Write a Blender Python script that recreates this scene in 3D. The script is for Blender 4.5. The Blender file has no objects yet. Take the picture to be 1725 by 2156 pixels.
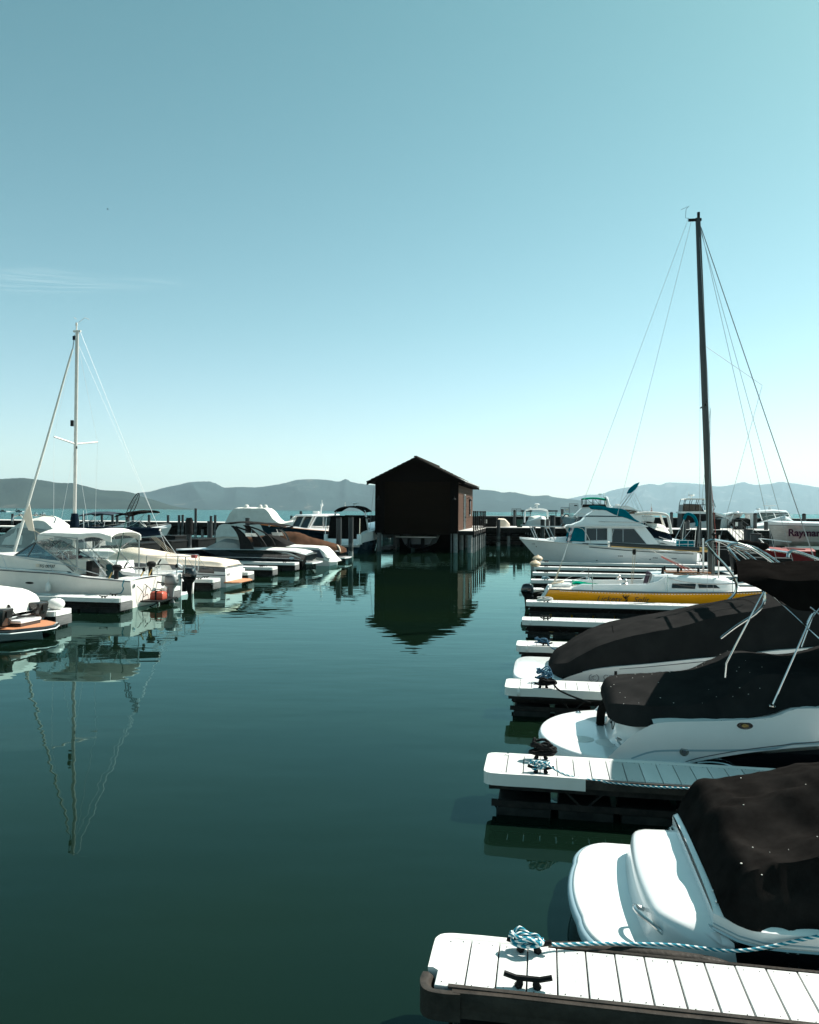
import bpy, bmesh, math, random
import numpy as np
from mathutils import Vector, Matrix, noise
sc = bpy.context.scene
PI = math.pi
random.seed(7)

# ------------------------------------------------------------------ camera
AL = math.radians(9.6)                 # the finger docks run 9.6 degrees off the picture plane
cam_d = bpy.data.cameras.new('camera')
cam = bpy.data.objects.new('camera', cam_d)
sc.collection.objects.link(cam)
sc.camera = cam
cam_d.sensor_fit = 'VERTICAL'
cam_d.sensor_height = 36.0
cam_d.lens = 36.0 * 1685.0 / 2156.0
cam_d.clip_start = 0.1
cam_d.clip_end = 60000
rho, pit = math.radians(.45), 2.5 / 1685
fw = Vector((0, math.cos(pit), -math.sin(pit)))
rt = Vector((math.cos(rho), 0, math.sin(rho)))
upv = rt.cross(fw).normalized()
rt = fw.cross(upv).normalized()
M = Matrix((rt, upv, -fw)).transposed().to_4x4()
M.translation = Vector((0, 0, 3.5))
cam.matrix_world = M

# ------------------------------------------------------------------ light
SUN_AZ, SUN_EL = math.radians(62), math.radians(47)   # azimuth from the view direction towards the right
world = bpy.data.worlds.new('World')
sc.world = world
world.use_nodes = True
nt = world.node_tree
bg = nt.nodes['Background']
sky = nt.nodes.new('ShaderNodeTexSky')
sky.sky_type = 'NISHITA'
sky.sun_disc = False
sky.sun_elevation = SUN_EL
sky.sun_rotation = SUN_AZ
sky.altitude = 1900
sky.air_density = 1.0
sky.dust_density = 3.0
sky.ozone_density = 1.0
tint = nt.nodes.new('ShaderNodeMix')
tint.data_type = 'RGBA'
tint.blend_type = 'MULTIPLY'
tint.inputs[0].default_value = 1.0
# the sky pales towards the horizon
wtc = nt.nodes.new('ShaderNodeTexCoord'); wsp = nt.nodes.new('ShaderNodeSeparateXYZ'); wr = nt.nodes.new('ShaderNodeValToRGB')
nt.links.new(wtc.outputs['Generated'], wsp.inputs[0]); nt.links.new(wsp.outputs[2], wr.inputs[0])
wr.color_ramp.interpolation = 'B_SPLINE'
wr.color_ramp.elements[0].position = .0; wr.color_ramp.elements[0].color = (.90, .80, .74, 1)
wr.color_ramp.elements[1].position = .60; wr.color_ramp.elements[1].color = (.478, .815, .540, 1)
k = wr.color_ramp.elements.new(.22); k.color = (.665, .845, .620, 1)
nt.links.new(wr.outputs[0], tint.inputs[7])
nt.links.new(sky.outputs[0], tint.inputs[6])
nt.links.new(tint.outputs[2], bg.inputs[0])
bg.inputs[1].default_value = 0.11
sun_d = bpy.data.lights.new('sun', 'SUN')
sun_d.energy = 4.6
sun_d.angle = math.radians(.53)
sun_d.color = (1.0, .955, .88)
sun = bpy.data.objects.new('sun', sun_d)
sc.collection.objects.link(sun)
sdir = Vector((math.sin(SUN_AZ) * math.cos(SUN_EL), math.cos(SUN_AZ) * math.cos(SUN_EL), math.sin(SUN_EL)))
sun.rotation_euler = sdir.to_track_quat('Z', 'Y').to_euler()
sun.location = (60, 40, 80)
sc.view_settings.view_transform = 'Standard'
sc.view_settings.look = 'None'
sc.view_settings.exposure = 1.05
sc.view_settings.gamma = 1.0
sc.cycles.max_bounces = 7
sc.cycles.transparent_max_bounces = 24
sc.cycles.volume_bounces = 0

# ------------------------------------------------------------------ materials
MATS = {}
def pbr(name, col, rough=.5, metal=0, col2=None, vs=3.0, va=.6, bump=0, bs=20, coat=0, spec=.4, stretch=None, sheen=0):
    m = bpy.data.materials.new(name)
    m.use_nodes = True
    if max(col) < .07 and rough >= .4: spec = .09
    if name.startswith('canvas'): spec = 0.0
    t = m.node_tree
    b = t.nodes['Principled BSDF']
    b.inputs['Base Color'].default_value = (*col, 1)
    b.inputs['Roughness'].default_value = rough
    b.inputs['Metallic'].default_value = metal
    b.inputs['Coat Weight'].default_value = coat
    b.inputs['Specular IOR Level'].default_value = spec
    b.inputs['Sheen Weight'].default_value = sheen
    if col2 or bump:
        tc = t.nodes.new('ShaderNodeTexCoord')
        mp = t.nodes.new('ShaderNodeMapping')
        if stretch: mp.inputs['Scale'].default_value = stretch
        t.links.new(tc.outputs['Object'], mp.inputs[0])
    if col2:
        n = t.nodes.new('ShaderNodeTexNoise')
        n.inputs['Scale'].default_value = vs
        n.inputs['Detail'].default_value = 6
        n.inputs['Roughness'].default_value = .65
        r = t.nodes.new('ShaderNodeValToRGB')
        r.color_ramp.elements[0].position = .5 - .3 * (1 - va)
        r.color_ramp.elements[1].position = .5 + .35 * (1 - va) + .02
        r.color_ramp.elements[0].color = (*col, 1)
        r.color_ramp.elements[1].color = (*col2, 1)
        t.links.new(mp.outputs[0], n.inputs[0])
        t.links.new(n.outputs[0], r.inputs[0])
        t.links.new(r.outputs[0], b.inputs['Base Color'])
        m2 = t.nodes.new('ShaderNodeMapRange')
        m2.inputs[3].default_value = max(0, rough - .08)
        m2.inputs[4].default_value = min(1, rough + .12)
        t.links.new(n.outputs[0], m2.inputs[0])
        t.links.new(m2.outputs[0], b.inputs['Roughness'])
    if bump:
        n2 = t.nodes.new('ShaderNodeTexNoise')
        n2.inputs['Scale'].default_value = bs
        n2.inputs['Detail'].default_value = 4
        bp = t.nodes.new('ShaderNodeBump')
        bp.inputs['Strength'].default_value = bump
        bp.inputs['Distance'].default_value = .02
        t.links.new(mp.outputs[0], n2.inputs[0])
        t.links.new(n2.outputs[0], bp.inputs['Height'])
        t.links.new(bp.outputs[0], b.inputs['Normal'])
    MATS[name] = m
    return m

def glassy(name, tintc, gl=.12, body=0.0, bodyc=(.8, .8, .8)):
    m = bpy.data.materials.new(name)
    m.use_nodes = True
    t = m.node_tree
    t.nodes.remove(t.nodes['Principled BSDF'])
    out = t.nodes['Material Output']
    tr = t.nodes.new('ShaderNodeBsdfTransparent')
    tr.inputs[0].default_value = (*tintc, 1)
    df = t.nodes.new('ShaderNodeBsdfDiffuse')
    df.inputs[0].default_value = (*bodyc, 1)
    g = t.nodes.new('ShaderNodeBsdfGlossy')
    g.inputs['Roughness'].default_value = .04
    mx0 = t.nodes.new('ShaderNodeMixShader')
    mx0.inputs[0].default_value = body
    t.links.new(tr.outputs[0], mx0.inputs[1]); t.links.new(df.outputs[0], mx0.inputs[2])
    fr = t.nodes.new('ShaderNodeFresnel')
    fr.inputs[0].default_value = 1.3 + gl
    mx = t.nodes.new('ShaderNodeMixShader')
    t.links.new(fr.outputs[0], mx.inputs[0])
    t.links.new(mx0.outputs[0], mx.inputs[1]); t.links.new(g.outputs[0], mx.inputs[2])
    t.links.new(mx.outputs[0], out.inputs[0])
    MATS[name] = m
    return m

pbr('gelcoat', (.80, .81, .80), .18, col2=(.74, .75, .735), vs=1.5, va=.2, coat=.4)
pbr('gelcoat_old', (.76, .71, .65), .32, col2=(.66, .61, .55), vs=2.5, va=.2, coat=.15)
pbr('deck_white', (.76, .76, .73), .5, col2=(.66, .66, .63), vs=4, va=.3, bump=.15, bs=120)
pbr('board', (.66, .67, .655), .55, col2=(.55, .56, .545), vs=3, va=.3, bump=.2, bs=90, stretch=(1, .25, 1))
pbr('vinyl_white', (.70, .69, .66), .38, col2=(.66, .65, .61), vs=5, va=.35, bump=.3, bs=9)
pbr('rubber', (.022, .02, .018), .45, col2=(.06, .05, .042), vs=6, va=.3, bump=.3, bs=25)
pbr('steel_dark', (.012, .012, .012), .6, col2=(.03, .027, .024), vs=7)
pbr('float', (.008, .009, .009), .6, col2=(.025, .027, .025), vs=4)
pbr('wood_grey', (.07, .072, .07), .8, col2=(.15, .15, .147), vs=6, va=.4, bump=.4, bs=30, stretch=(.3, .3, 4))
pbr('beam_dark', (.014, .013, .012), .8, col2=(.035, .032, .03), vs=3, bump=.3, bs=10)
pbr('pier_top', (.62, .60, .57), .8, col2=(.48, .46, .43), vs=.8, va=.3, bump=.2, bs=20)
pbr('plank_top', (.55, .53, .49), .75, col2=(.42, .40, .37), vs=2, va=.3)
pbr('canvas_black', (.008, .0072, .0068), .95, col2=(.017, .0155, .0146), vs=5, va=.4, bump=.25, bs=200, spec=.05)
pbr('canvas_ink', (.0045, .004, .0038), .95, col2=(.009, .008, .0075), vs=4, va=.4, bump=.25, bs=200)
pbr('canvas_charcoal', (.017, .0168, .0168), .9, col2=(.026, .0255, .025), vs=3, va=.4, bump=.25, bs=200, spec=.05)
pbr('canvas_grey', (.30, .31, .30), .85, col2=(.36, .37, .35), vs=2, bump=.2, bs=60)
pbr('canvas_light', (.66, .66, .62), .8, col2=(.58, .58, .54), vs=2, bump=.2, bs=50)
pbr('canvas_tan', (.74, .64, .53), .85, col2=(.66, .56, .45), vs=2, bump=.2, bs=40)
pbr('canvas_brown', (.075, .040, .026), .85, col2=(.10, .055, .036), vs=2, bump=.2, bs=40)
pbr('canvas_navy', (.005, .010, .018), .85, col2=(.010, .017, .027), vs=3, bump=.2, bs=50)
pbr('canvas_slate', (.04, .055, .07), .8, col2=(.055, .07, .085), vs=3)
pbr('canvas_teal', (.0, .11, .15), .8, col2=(.0, .14, .185), vs=3, bump=.2, bs=50)
pbr('canvas_green', (.0, .14, .085), .8, col2=(.0, .18, .11), vs=3)
pbr('canvas_cream', (.76, .75, .71), .8, col2=(.68, .67, .62), vs=4, bump=.2, bs=50)
pbr('black_gloss', (.006, .007, .009), .08, coat=.6)
pbr('black_matte', (.008, .008, .008), .5, col2=(.018, .018, .018), vs=8)
pbr('navy_gloss', (.006, .022, .035), .12, coat=.6)
pbr('yellow_gloss', (.80, .35, .008), .2, col2=(.74, .31, .007), vs=1.2, va=.2, coat=.5)
pbr('stripe_teal', (.006, .045, .055), .3)
pbr('stripe_grey', (.10, .11, .12), .3)
pbr('stripe_blue', (.30, .42, .47), .3)
pbr('chrome', (.50, .50, .49), .13, metal=1)
pbr('alu', (.62, .62, .61), .3, metal=1, col2=(.5, .5, .5), vs=10)
pbr('brushed_hull', (.52, .51, .48), .35, metal=.25, col2=(.40, .385, .35), vs=2.5, stretch=(1, 1, 3))
pbr('mast_black', (.018, .02, .019), .3, col2=(.032, .034, .032), vs=2, coat=.3)
pbr('mast_cream', (.66, .62, .57), .35, col2=(.56, .52, .48), vs=2)
pbr('wire', (.30, .32, .33), .4, metal=.6)
pbr('wire_pale', (.62, .64, .64), .4)
pbr('rope_tan', (.50, .42, .32), .85)
pbr('rope_white', (.66, .64, .60), .85)
pbr('rope_black', (.01, .01, .01), .8)
pbr('rope_red', (.40, .10, .08), .85)
pbr('teak', (.48, .21, .10), .6, col2=(.40, .16, .075), vs=3, stretch=(1, 14, 1))
pbr('trim_wood', (.30, .11, .03), .35, coat=.4)
pbr('dark_glass', (.010, .012, .013), .05, spec=.6)
pbr('brown_glass', (.030, .026, .024), .07, spec=.6)
pbr('gold', (.42, .28, .10), .35, metal=.7)
pbr('red_plastic', (.42, .07, .035), .4, col2=(.34, .05, .03), vs=4)
pbr('red_gloss', (.20, .008, .010), .3, coat=.2)
pbr('pink_red', (.26, .045, .04), .5)
pbr('outboard_grey', (.28, .285, .28), .3, col2=(.23, .235, .23), vs=3)
pbr('print_grey', (.20, .20, .21), .5)
pbr('print_script', (.05, .045, .045), .5)
pbr('print_black', (.012, .012, .014), .5)
pbr('print_wine', (.045, .012, .03), .5)
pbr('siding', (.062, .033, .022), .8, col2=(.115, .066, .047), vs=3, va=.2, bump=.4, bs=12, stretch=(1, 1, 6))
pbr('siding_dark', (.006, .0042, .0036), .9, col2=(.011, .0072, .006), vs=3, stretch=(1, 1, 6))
pbr('door_brown', (.012, .0062, .0036), .7, col2=(.016, .0088, .0052), vs=2)
pbr('shingle', (.012, .0095, .008), .95, col2=(.045, .036, .031), vs=6, bump=.6, bs=8)
pbr('flashing', (.34, .34, .33), .5, col2=(.14, .12, .11), vs=5)
pbr('concrete', (.26, .27, .265), .85, col2=(.15, .15, .145), vs=3, bump=.3, bs=12)
pbr('rock', (.09, .09, .085), .9, col2=(.17, .165, .155), vs=2, bump=.6, bs=4)
pbr('box_plastic', (.007, .008, .008), .6, col2=(.013, .014, .014), vs=2)
pbr('box_green', (.02, .055, .045), .6)
pbr('sign_white', (.7, .7, .66), .6)
pbr('skin', (.45, .25, .17), .6)
pbr('buoy', (.62, .49, .34), .6, col2=(.48, .36, .24), vs=9)
pbr('flag_cloth', (.5, .5, .52), .8, col2=(.12, .03, .05), vs=5, va=.9)
pbr('green_metal', (.02, .11, .09), .35)
pbr('net_black', (.015, .015, .016), .7)
pbr('speck', (.6, .58, .52), .8)
glassy('clear_vinyl', (.93, .95, .94), .06, .07, (.75, .78, .78))
glassy('window_glass', (.55, .68, .70), .25)
glassy('smoke_glass', (.10, .11, .12), .3)

def mat_rope(name, c1, c2, freq=26):
    m = pbr(name, c1, .85)
    t = m.node_tree; b = t.nodes['Principled BSDF']
    a = t.nodes.new('ShaderNodeAttribute'); a.attribute_name = 'along'
    w = t.nodes.new('ShaderNodeMath'); w.operation = 'MULTIPLY'; w.inputs[1].default_value = freq
    f = t.nodes.new('ShaderNodeMath'); f.operation = 'FRACT'
    r = t.nodes.new('ShaderNodeValToRGB'); r.color_ramp.interpolation = 'CONSTANT'
    r.color_ramp.elements[0].color = (*c1, 1); r.color_ramp.elements[1].color = (*c2, 1)
    r.color_ramp.elements[1].position = .6
    t.links.new(a.outputs['Fac'], w.inputs[0]); t.links.new(w.outputs[0], f.inputs[0])
    t.links.new(f.outputs[0], r.inputs[0]); t.links.new(r.outputs[0], b.inputs['Base Color'])
mat_rope('rope_teal', (.0, .17, .24), (.66, .68, .66), 17)
mat_rope('rope_blue', (.004, .04, .09), (.05, .16, .23), 30)

def mat_pile():
    m = pbr('pile', (.075, .030, .030), .42, spec=.3)
    t = m.node_tree; b = t.nodes['Principled BSDF']
    tc = t.nodes.new('ShaderNodeTexCoord'); s = t.nodes.new('ShaderNodeSeparateXYZ')
    t.links.new(tc.outputs['Object'], s.inputs[0])
    n = t.nodes.new('ShaderNodeTexNoise'); n.inputs['Scale'].default_value = 7; n.inputs['Detail'].default_value = 6
    t.links.new(tc.outputs['Object'], n.inputs[0])
    ad = t.nodes.new('ShaderNodeMath'); ad.operation = 'MULTIPLY_ADD'; ad.inputs[1].default_value = .9
    t.links.new(n.outputs[0], ad.inputs[0]); t.links.new(s.outputs[2], ad.inputs[2])
    r = t.nodes.new('ShaderNodeValToRGB')
    e = r.color_ramp.elements
    e[0].position = 0; e[0].color = (.17, .18, .17, 1)
    e[1].position = 1; e[1].color = (.036, .041, .043, 1)
    for p, c in ((.28, (.26, .27, .26)), (.36, (.03, .032, .03)), (.48, (.03, .035, .035)), (.56, (.13, .14, .14)), (.66, (.04, .045, .047))):
        k = e.new(p); k.color = (*c, 1)
    mr = t.nodes.new('ShaderNodeMapRange'); mr.inputs[1].default_value = .2; mr.inputs[2].default_value = 2.2
    t.links.new(ad.outputs[0], mr.inputs[0]); t.links.new(mr.outputs[0], r.inputs[0])
    t.links.new(r.outputs[0], b.inputs['Base Color'])
mat_pile()
def mat_board():
    m = MATS['board']; t = m.node_tree; b = t.nodes['Principled BSDF']
    src = b.inputs['Base Color'].links[0].from_socket
    a = t.nodes.new('ShaderNodeAttribute'); a.attribute_name = 'along'
    mr = t.nodes.new('ShaderNodeMapRange'); mr.inputs[3].default_value = .72; mr.inputs[4].default_value = 1.06
    t.links.new(a.outputs['Fac'], mr.inputs[0])
    mx = t.nodes.new('ShaderNodeVectorMath'); mx.operation = 'SCALE'
    t.links.new(src, mx.inputs[0]); t.links.new(mr.outputs[0], mx.inputs['Scale']); t.links.new(mx.outputs[0], b.inputs['Base Color'])
mat_board()

def mat_water():
    m = bpy.data.materials.new('water'); m.use_nodes = True
    t = m.node_tree; t.nodes.remove(t.nodes['Principled BSDF'])
    b = t.nodes.new('ShaderNodeBsdfDiffuse')
    gl = t.nodes.new('ShaderNodeBsdfGlossy'); gl.inputs['Roughness'].default_value = .015; gl.inputs['Color'].default_value = (.52, .79, .775, 1)
    fr = t.nodes.new('ShaderNodeFresnel'); fr.inputs[0].default_value = 1.333
    wmx = t.nodes.new('ShaderNodeMixShader')
    t.links.new(fr.outputs[0], wmx.inputs[0]); t.links.new(b.outputs[0], wmx.inputs[1]); t.links.new(gl.outputs[0], wmx.inputs[2])
    t.links.new(wmx.outputs[0], t.nodes['Material Output'].inputs['Surface'])
    geo = t.nodes.new('ShaderNodeNewGeometry')
    # murky green body with slow drifts of colour
    n0 = t.nodes.new('ShaderNodeTexNoise'); n0.inputs['Scale'].default_value = .16; n0.inputs['Detail'].default_value = 2
    t.links.new(geo.outputs['Position'], n0.inputs[0])
    r = t.nodes.new('ShaderNodeValToRGB')
    r.color_ramp.elements[0].position = .3; r.color_ramp.elements[0].color = (.0040, .0108, .0046, 1)
    r.color_ramp.elements[1].position = .7; r.color_ramp.elements[1].color = (.0022, .0080, .0056, 1)
    t.links.new(n0.outputs[0], r.inputs[0])
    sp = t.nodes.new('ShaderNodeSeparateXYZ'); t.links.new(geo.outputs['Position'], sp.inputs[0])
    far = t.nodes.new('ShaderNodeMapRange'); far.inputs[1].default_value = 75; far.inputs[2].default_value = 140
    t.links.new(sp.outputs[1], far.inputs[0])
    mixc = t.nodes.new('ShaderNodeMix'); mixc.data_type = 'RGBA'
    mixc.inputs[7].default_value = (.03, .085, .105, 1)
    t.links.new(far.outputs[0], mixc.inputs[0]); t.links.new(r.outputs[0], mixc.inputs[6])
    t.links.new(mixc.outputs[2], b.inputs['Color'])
    def layer(sx, sy, scale, detail):
        mp = t.nodes.new('ShaderNodeMapping'); mp.inputs['Scale'].default_value = (sx, sy, 1)
        mp.inputs['Rotation'].default_value = (0, 0, .12)
        t.links.new(geo.outputs['Position'], mp.inputs[0])
        n = t.nodes.new('ShaderNodeTexNoise'); n.inputs['Scale'].default_value = scale; n.inputs['Detail'].default_value = detail
        n.inputs['Roughness'].default_value = .5
        t.links.new(mp.outputs[0], n.inputs[0]); return n
    a = layer(.45, 1.0, 1.1, 2)
    c = layer(.30, 1.0, 3.2, 1)
    mask = layer(.6, 1.0, .10, 1)
    mr = t.nodes.new('ShaderNodeMapRange'); mr.inputs[1].default_value = .45; mr.inputs[2].default_value = .62
    mr.inputs[3].default_value = .05; mr.inputs[4].default_value = .55
    t.links.new(mask.outputs[0], mr.inputs[0])
    mul = t.nodes.new('ShaderNodeMath'); mul.operation = 'MULTIPLY'
    t.links.new(c.outputs[0], mul.inputs[0]); t.links.new(mr.outputs[0], mul.inputs[1])
    sm = t.nodes.new('ShaderNodeMath'); sm.operation = 'ADD'
    t.links.new(a.outputs[0], sm.inputs[0]); t.links.new(mul.outputs[0], sm.inputs[1])
    # open lake: proper chop
    w = layer(.25, 1.0, .9, 5)
    wm = t.nodes.new('ShaderNodeMath'); wm.operation = 'MULTIPLY'; wm.inputs[1].default_value = 26
    t.links.new(w.outputs[0], wm.inputs[0])
    mf = t.nodes.new('ShaderNodeMix'); mf.data_type = 'FLOAT'
    t.links.new(far.outputs[0], mf.inputs[0]); t.links.new(sm.outputs[0], mf.inputs[2]); t.links.new(wm.outputs[0], mf.inputs[3])
    bp = t.nodes.new('ShaderNodeBump'); bp.inputs['Strength'].default_value = 1; bp.inputs['Distance'].default_value = .0072
    t.links.new(mf.outputs[0], bp.inputs['Height'])
    t.links.new(bp.outputs[0], gl.inputs['Normal']); t.links.new(bp.outputs[0], fr.inputs['Normal'])
    MATS['water'] = m
mat_water()

def mat_hill(name, dark, pale, thr):
    m = bpy.data.materials.new(name); m.use_nodes = True
    t = m.node_tree; b = t.nodes['Principled BSDF']
    b.inputs['Roughness'].default_value = 1; b.inputs['Specular IOR Level'].default_value = 0
    geo = t.nodes.new('ShaderNodeNewGeometry')
    n = t.nodes.new('ShaderNodeTexNoise'); n.inputs['Scale'].default_value = .0013; n.inputs['Detail'].default_value = 9; n.inputs['Roughness'].default_value = .68
    t.links.new(geo.outputs['Position'], n.inputs[0])
    r = t.nodes.new('ShaderNodeValToRGB')
    e = r.color_ramp.elements
    e[0].position = .3; e[0].color = (*dark, 1)
    e[1].position = thr + .06; e[1].color = (*pale, 1)
    k = e.new(thr - .03); k.color = (dark[0] * 1.7, dark[1] * 1.6, dark[2] * 1.5, 1)
    t.links.new(n.outputs[0], r.inputs[0]); t.links.new(r.outputs[0], b.inputs['Base Color'])
    MATS[name] = m
mat_hill('hill_near', (.020, .032, .030), (.12, .115, .10), .64)
mat_hill('hill_mid', (.016, .030, .032), (.20, .175, .15), .63)
mat_hill('hill_far', (.018, .032, .037), (.15, .15, .145), .60)

# ------------------------------------------------------------------ mesh helpers
def cr(xs, ys, x):
    """smooth interpolation through a table"""
    xs = list(xs)
    if x <= xs[0]: return ys[0]
    if x >= xs[-1]: return ys[-1]
    i = max(j for j in range(len(xs) - 1) if xs[j] <= x)
    h = xs[i + 1] - xs[i]
    def sl(j):
        if j <= 0: return (ys[1] - ys[0]) / (xs[1] - xs[0])
        if j >= len(xs) - 1: return (ys[-1] - ys[-2]) / (xs[-1] - xs[-2])
        a = (ys[j] - ys[j - 1]) / (xs[j] - xs[j - 1]); b = (ys[j + 1] - ys[j]) / (xs[j + 1] - xs[j])
        return 0 if a * b <= 0 else 2 * a * b / (a + b)
    t = (x - xs[i]) / h
    m0, m1 = sl(i) * h, sl(i + 1) * h
    return (2*t**3 - 3*t*t + 1) * ys[i] + (t**3 - 2*t*t + t) * m0 + (-2*t**3 + 3*t*t) * ys[i + 1] + (t**3 - t*t) * m1

def smooth_path(pts, n=6):
    pts = [Vector(p) for p in pts]
    if len(pts) < 3: return pts
    out = []
    for i in range(len(pts) - 1):
        p0 = pts[max(i - 1, 0)]; p1 = pts[i]; p2 = pts[i + 1]; p3 = pts[min(i + 2, len(pts) - 1)]
        for k in range(n):
            t = k / n
            out.append(.5 * ((2 * p1) + (-p0 + p2) * t + (2 * p0 - 5 * p1 + 4 * p2 - p3) * t * t + (-p0 + 3 * p1 - 3 * p2 + p3) * t**3))
    out.append(pts[-1])
    return out

class MB:
    def __init__(s): s.v = []; s.f = []; s.a = []
    def add(s, vs, fs, along=None):
        o = len(s.v)
        s.v += [tuple(p) for p in vs]
        s.a += list(along) if along else [0] * len(vs)
        s.f += [tuple(i + o for i in f) for f in fs]
        return s
    def box(s, x0, x1, y0, y1, z0, z1, rz=0, c=None):
        vs = [(x, y, z) for z in (z0, z1) for x, y in ((x0, y0), (x1, y0), (x1, y1), (x0, y1))]
        if rz:
            cx, cy = c if c else ((x0 + x1) / 2, (y0 + y1) / 2)
            co, si = math.cos(rz), math.sin(rz)
            vs = [(cx + (x - cx) * co - (y - cy) * si, cy + (x - cx) * si + (y - cy) * co, z) for x, y, z in vs]
        return s.add(vs, [(0, 3, 2, 1), (4, 5, 6, 7), (0, 1, 5, 4), (1, 2, 6, 5), (2, 3, 7, 6), (3, 0, 4, 7)])
    def taper(s, x0, x1, y0, y1, z0, z1, k=.9):
        cx, cy = (x0 + x1) / 2, (y0 + y1) / 2
        vs = [(x0, y0, z1), (x1, y0, z1), (x1, y1, z1), (x0, y1, z1)]
        lo = [(cx + (x - cx) * k, cy + (y - cy) * k, z0) for x, y, z in vs]
        return s.add(lo + vs, [(0, 3, 2, 1), (4, 5, 6, 7), (0, 1, 5, 4), (1, 2, 6, 5), (2, 3, 7, 6), (3, 0, 4, 7)])
    def loft(s, rings, closed=True, cap0=True, cap1=True, along=None):
        n = len(rings[0]); vs = [p for r in rings for p in r]; fs = []
        for i in range(len(rings) - 1):
            for j in range(n if closed else n - 1):
                a, b = i * n + j, i * n + (j + 1) % n
                fs.append((a, b, b + n, a + n))
        if closed and cap0: fs.append(tuple(range(n - 1, -1, -1)))
        if closed and cap1: fs.append(tuple(range((len(rings) - 1) * n, len(rings) * n)))
        al = [along[i] for i in range(len(rings)) for _ in range(n)] if along else None
        return s.add(vs, fs, al)
    def tube(s, pts, r, n=7, smooth=0, sy=1.0):
        pts = smooth_path(pts, smooth) if smooth else [Vector(p) for p in pts]
        rr = r if isinstance(r, (list, tuple)) else None
        rings = []; al = []; L = 0
        up = Vector((0, 0, 1)); prev = None
        for i, p in enumerate(pts):
            d = (pts[min(i + 1, len(pts) - 1)] - pts[max(i - 1, 0)])
            if d.length < 1e-9: d = Vector((1, 0, 0))
            d.normalize()
            if prev is None:
                a = d.cross(up)
                if a.length < .05: a = d.cross(Vector((1, 0, 0)))
            else:
                a = prev - d * prev.dot(d)
                if a.length < 1e-6: a = d.cross(up)
            a.normalize(); b = a.cross(d); prev = a
            if i: L += (p - pts[i - 1]).length
            q = i / (len(pts) - 1)
            R = rr[0] + (rr[1] - rr[0]) * q if rr else r
            rings.append([p + a * math.cos(2 * PI * k / n) * R + b * math.sin(2 * PI * k / n) * R * sy for k in range(n)])
            al.append(L)
        # braid twist: colour follows a helix round the tube
        base = len(s.v)
        s.loft(rings, along=al)
        for i in range(len(rings)):
            for k in range(n): s.a[base + i * n + k] = al[i] + .03 * math.sin(2 * PI * k / n)
        return s
    def lathe(s, prof, c=(0, 0, 0), n=16, axis='z'):
        rings = []
        for r, h in prof:
            ring = []
            for k in range(n):
                a = 2 * PI * k / n
                p = (r * math.cos(a), r * math.sin(a), h)
                if axis == 'x': p = (p[2], p[0], p[1])
                if axis == 'y': p = (p[0], -p[2], p[1])
                ring.append((c[0] + p[0], c[1] + p[1], c[2] + p[2]))
            rings.append(ring)
        return s.loft(rings)
    def cyl(s, c, r, z0, z1, n=14, r1=None):
        return s.lathe([(r, z0), (r1 if r1 is not None else r, z1)], (c[0], c[1], 0), n)
    def plate(s, poly, y, th, axis='y', w=None):
        """polygon (x,z) extruded in y from y to y+th"""
        n = len(poly)
        f = w if w else (lambda x, z: 0)
        if axis == 'y':
            a = [(x, y + f(x, z), z) for x, z in poly]; b = [(x, y + th + f(x, z), z) for x, z in poly]
        elif axis == 'x':
            a = [(y, x, z) for x, z in poly]; b = [(y + th, x, z) for x, z in poly]
        else:
            a = [(x, z, y) for x, z in poly]; b = [(x, z, y + th) for x, z in poly]
        return s.add(a + b, [tuple(range(n - 1, -1, -1)), tuple(range(n, 2 * n))] + [(i, (i + 1) % n, (i + 1) % n + n, i + n) for i in range(n)])
    def body(s, poly, w):
        """side profile (x,z) spread across the beam with half width w(x,z)"""
        n = len(poly)
        a = [(x, -w(x, z), z) for x, z in poly]; b = [(x, w(x, z), z) for x, z in poly]
        return s.add(a + b, [tuple(range(n - 1, -1, -1)), tuple(range(n, 2 * n))] + [(i, (i + 1) % n, (i + 1) % n + n, i + n) for i in range(n)])
    def build(s, name, mat, parent=None, bevel=0, ang=38, kind=None, seg=2):
        me = bpy.data.meshes.new(name)
        me.from_pydata(s.v, [], s.f)
        at = me.attributes.new('along', 'FLOAT', 'POINT')
        at.data.foreach_set('value', s.a)
        bm = bmesh.new(); bm.from_mesh(me)
        bmesh.ops.recalc_face_normals(bm, faces=bm.faces)
        if bevel:
            es = [e for e in bm.edges if len(e.link_faces) == 2 and e.calc_face_angle(0) > .6]
            bmesh.ops.bevel(bm, geom=es, offset=bevel, segments=seg, profile=.5, affect='EDGES', clamp_overlap=True)
        bm.to_mesh(me); bm.free()
        me.materials.append(MATS[mat])
        me.polygons.foreach_set('use_smooth', [True] * len(me.polygons))
        me.set_sharp_from_angle(angle=math.radians(ang))
        o = bpy.data.objects.new(name, me)
        sc.collection.objects.link(o)
        if parent is not None: o.parent = parent
        if kind: o['kind'] = kind
        return o

def W(u, v, z=0):
    """dock grid (u along the fingers to the right, v away from the camera) to world"""
    return Vector((.25 + u * math.cos(AL) + v * math.sin(AL), 5.69 - u * math.sin(AL) + v * math.cos(AL), z))

def tag(o, label, cat, group=None):
    o['label'] = label; o['category'] = cat
    if group: o['group'] = group
    return o

def thing(name, label, cat, u, v, z=0, rot=0, group=None):
    o = bpy.data.objects.new(name, None)
    o.empty_display_size = .3
    sc.collection.objects.link(o)
    o.location = W(u, v, z); o.rotation_euler = (0, 0, rot - AL)
    return tag(o, label, cat, group)

def copy_tree(o, parent=None):
    c = o.copy(); sc.collection.objects.link(c)
    if parent is not None: c.parent = parent
    for ch in [x for x in o.children]: copy_tree(ch, c)
    return c

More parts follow.
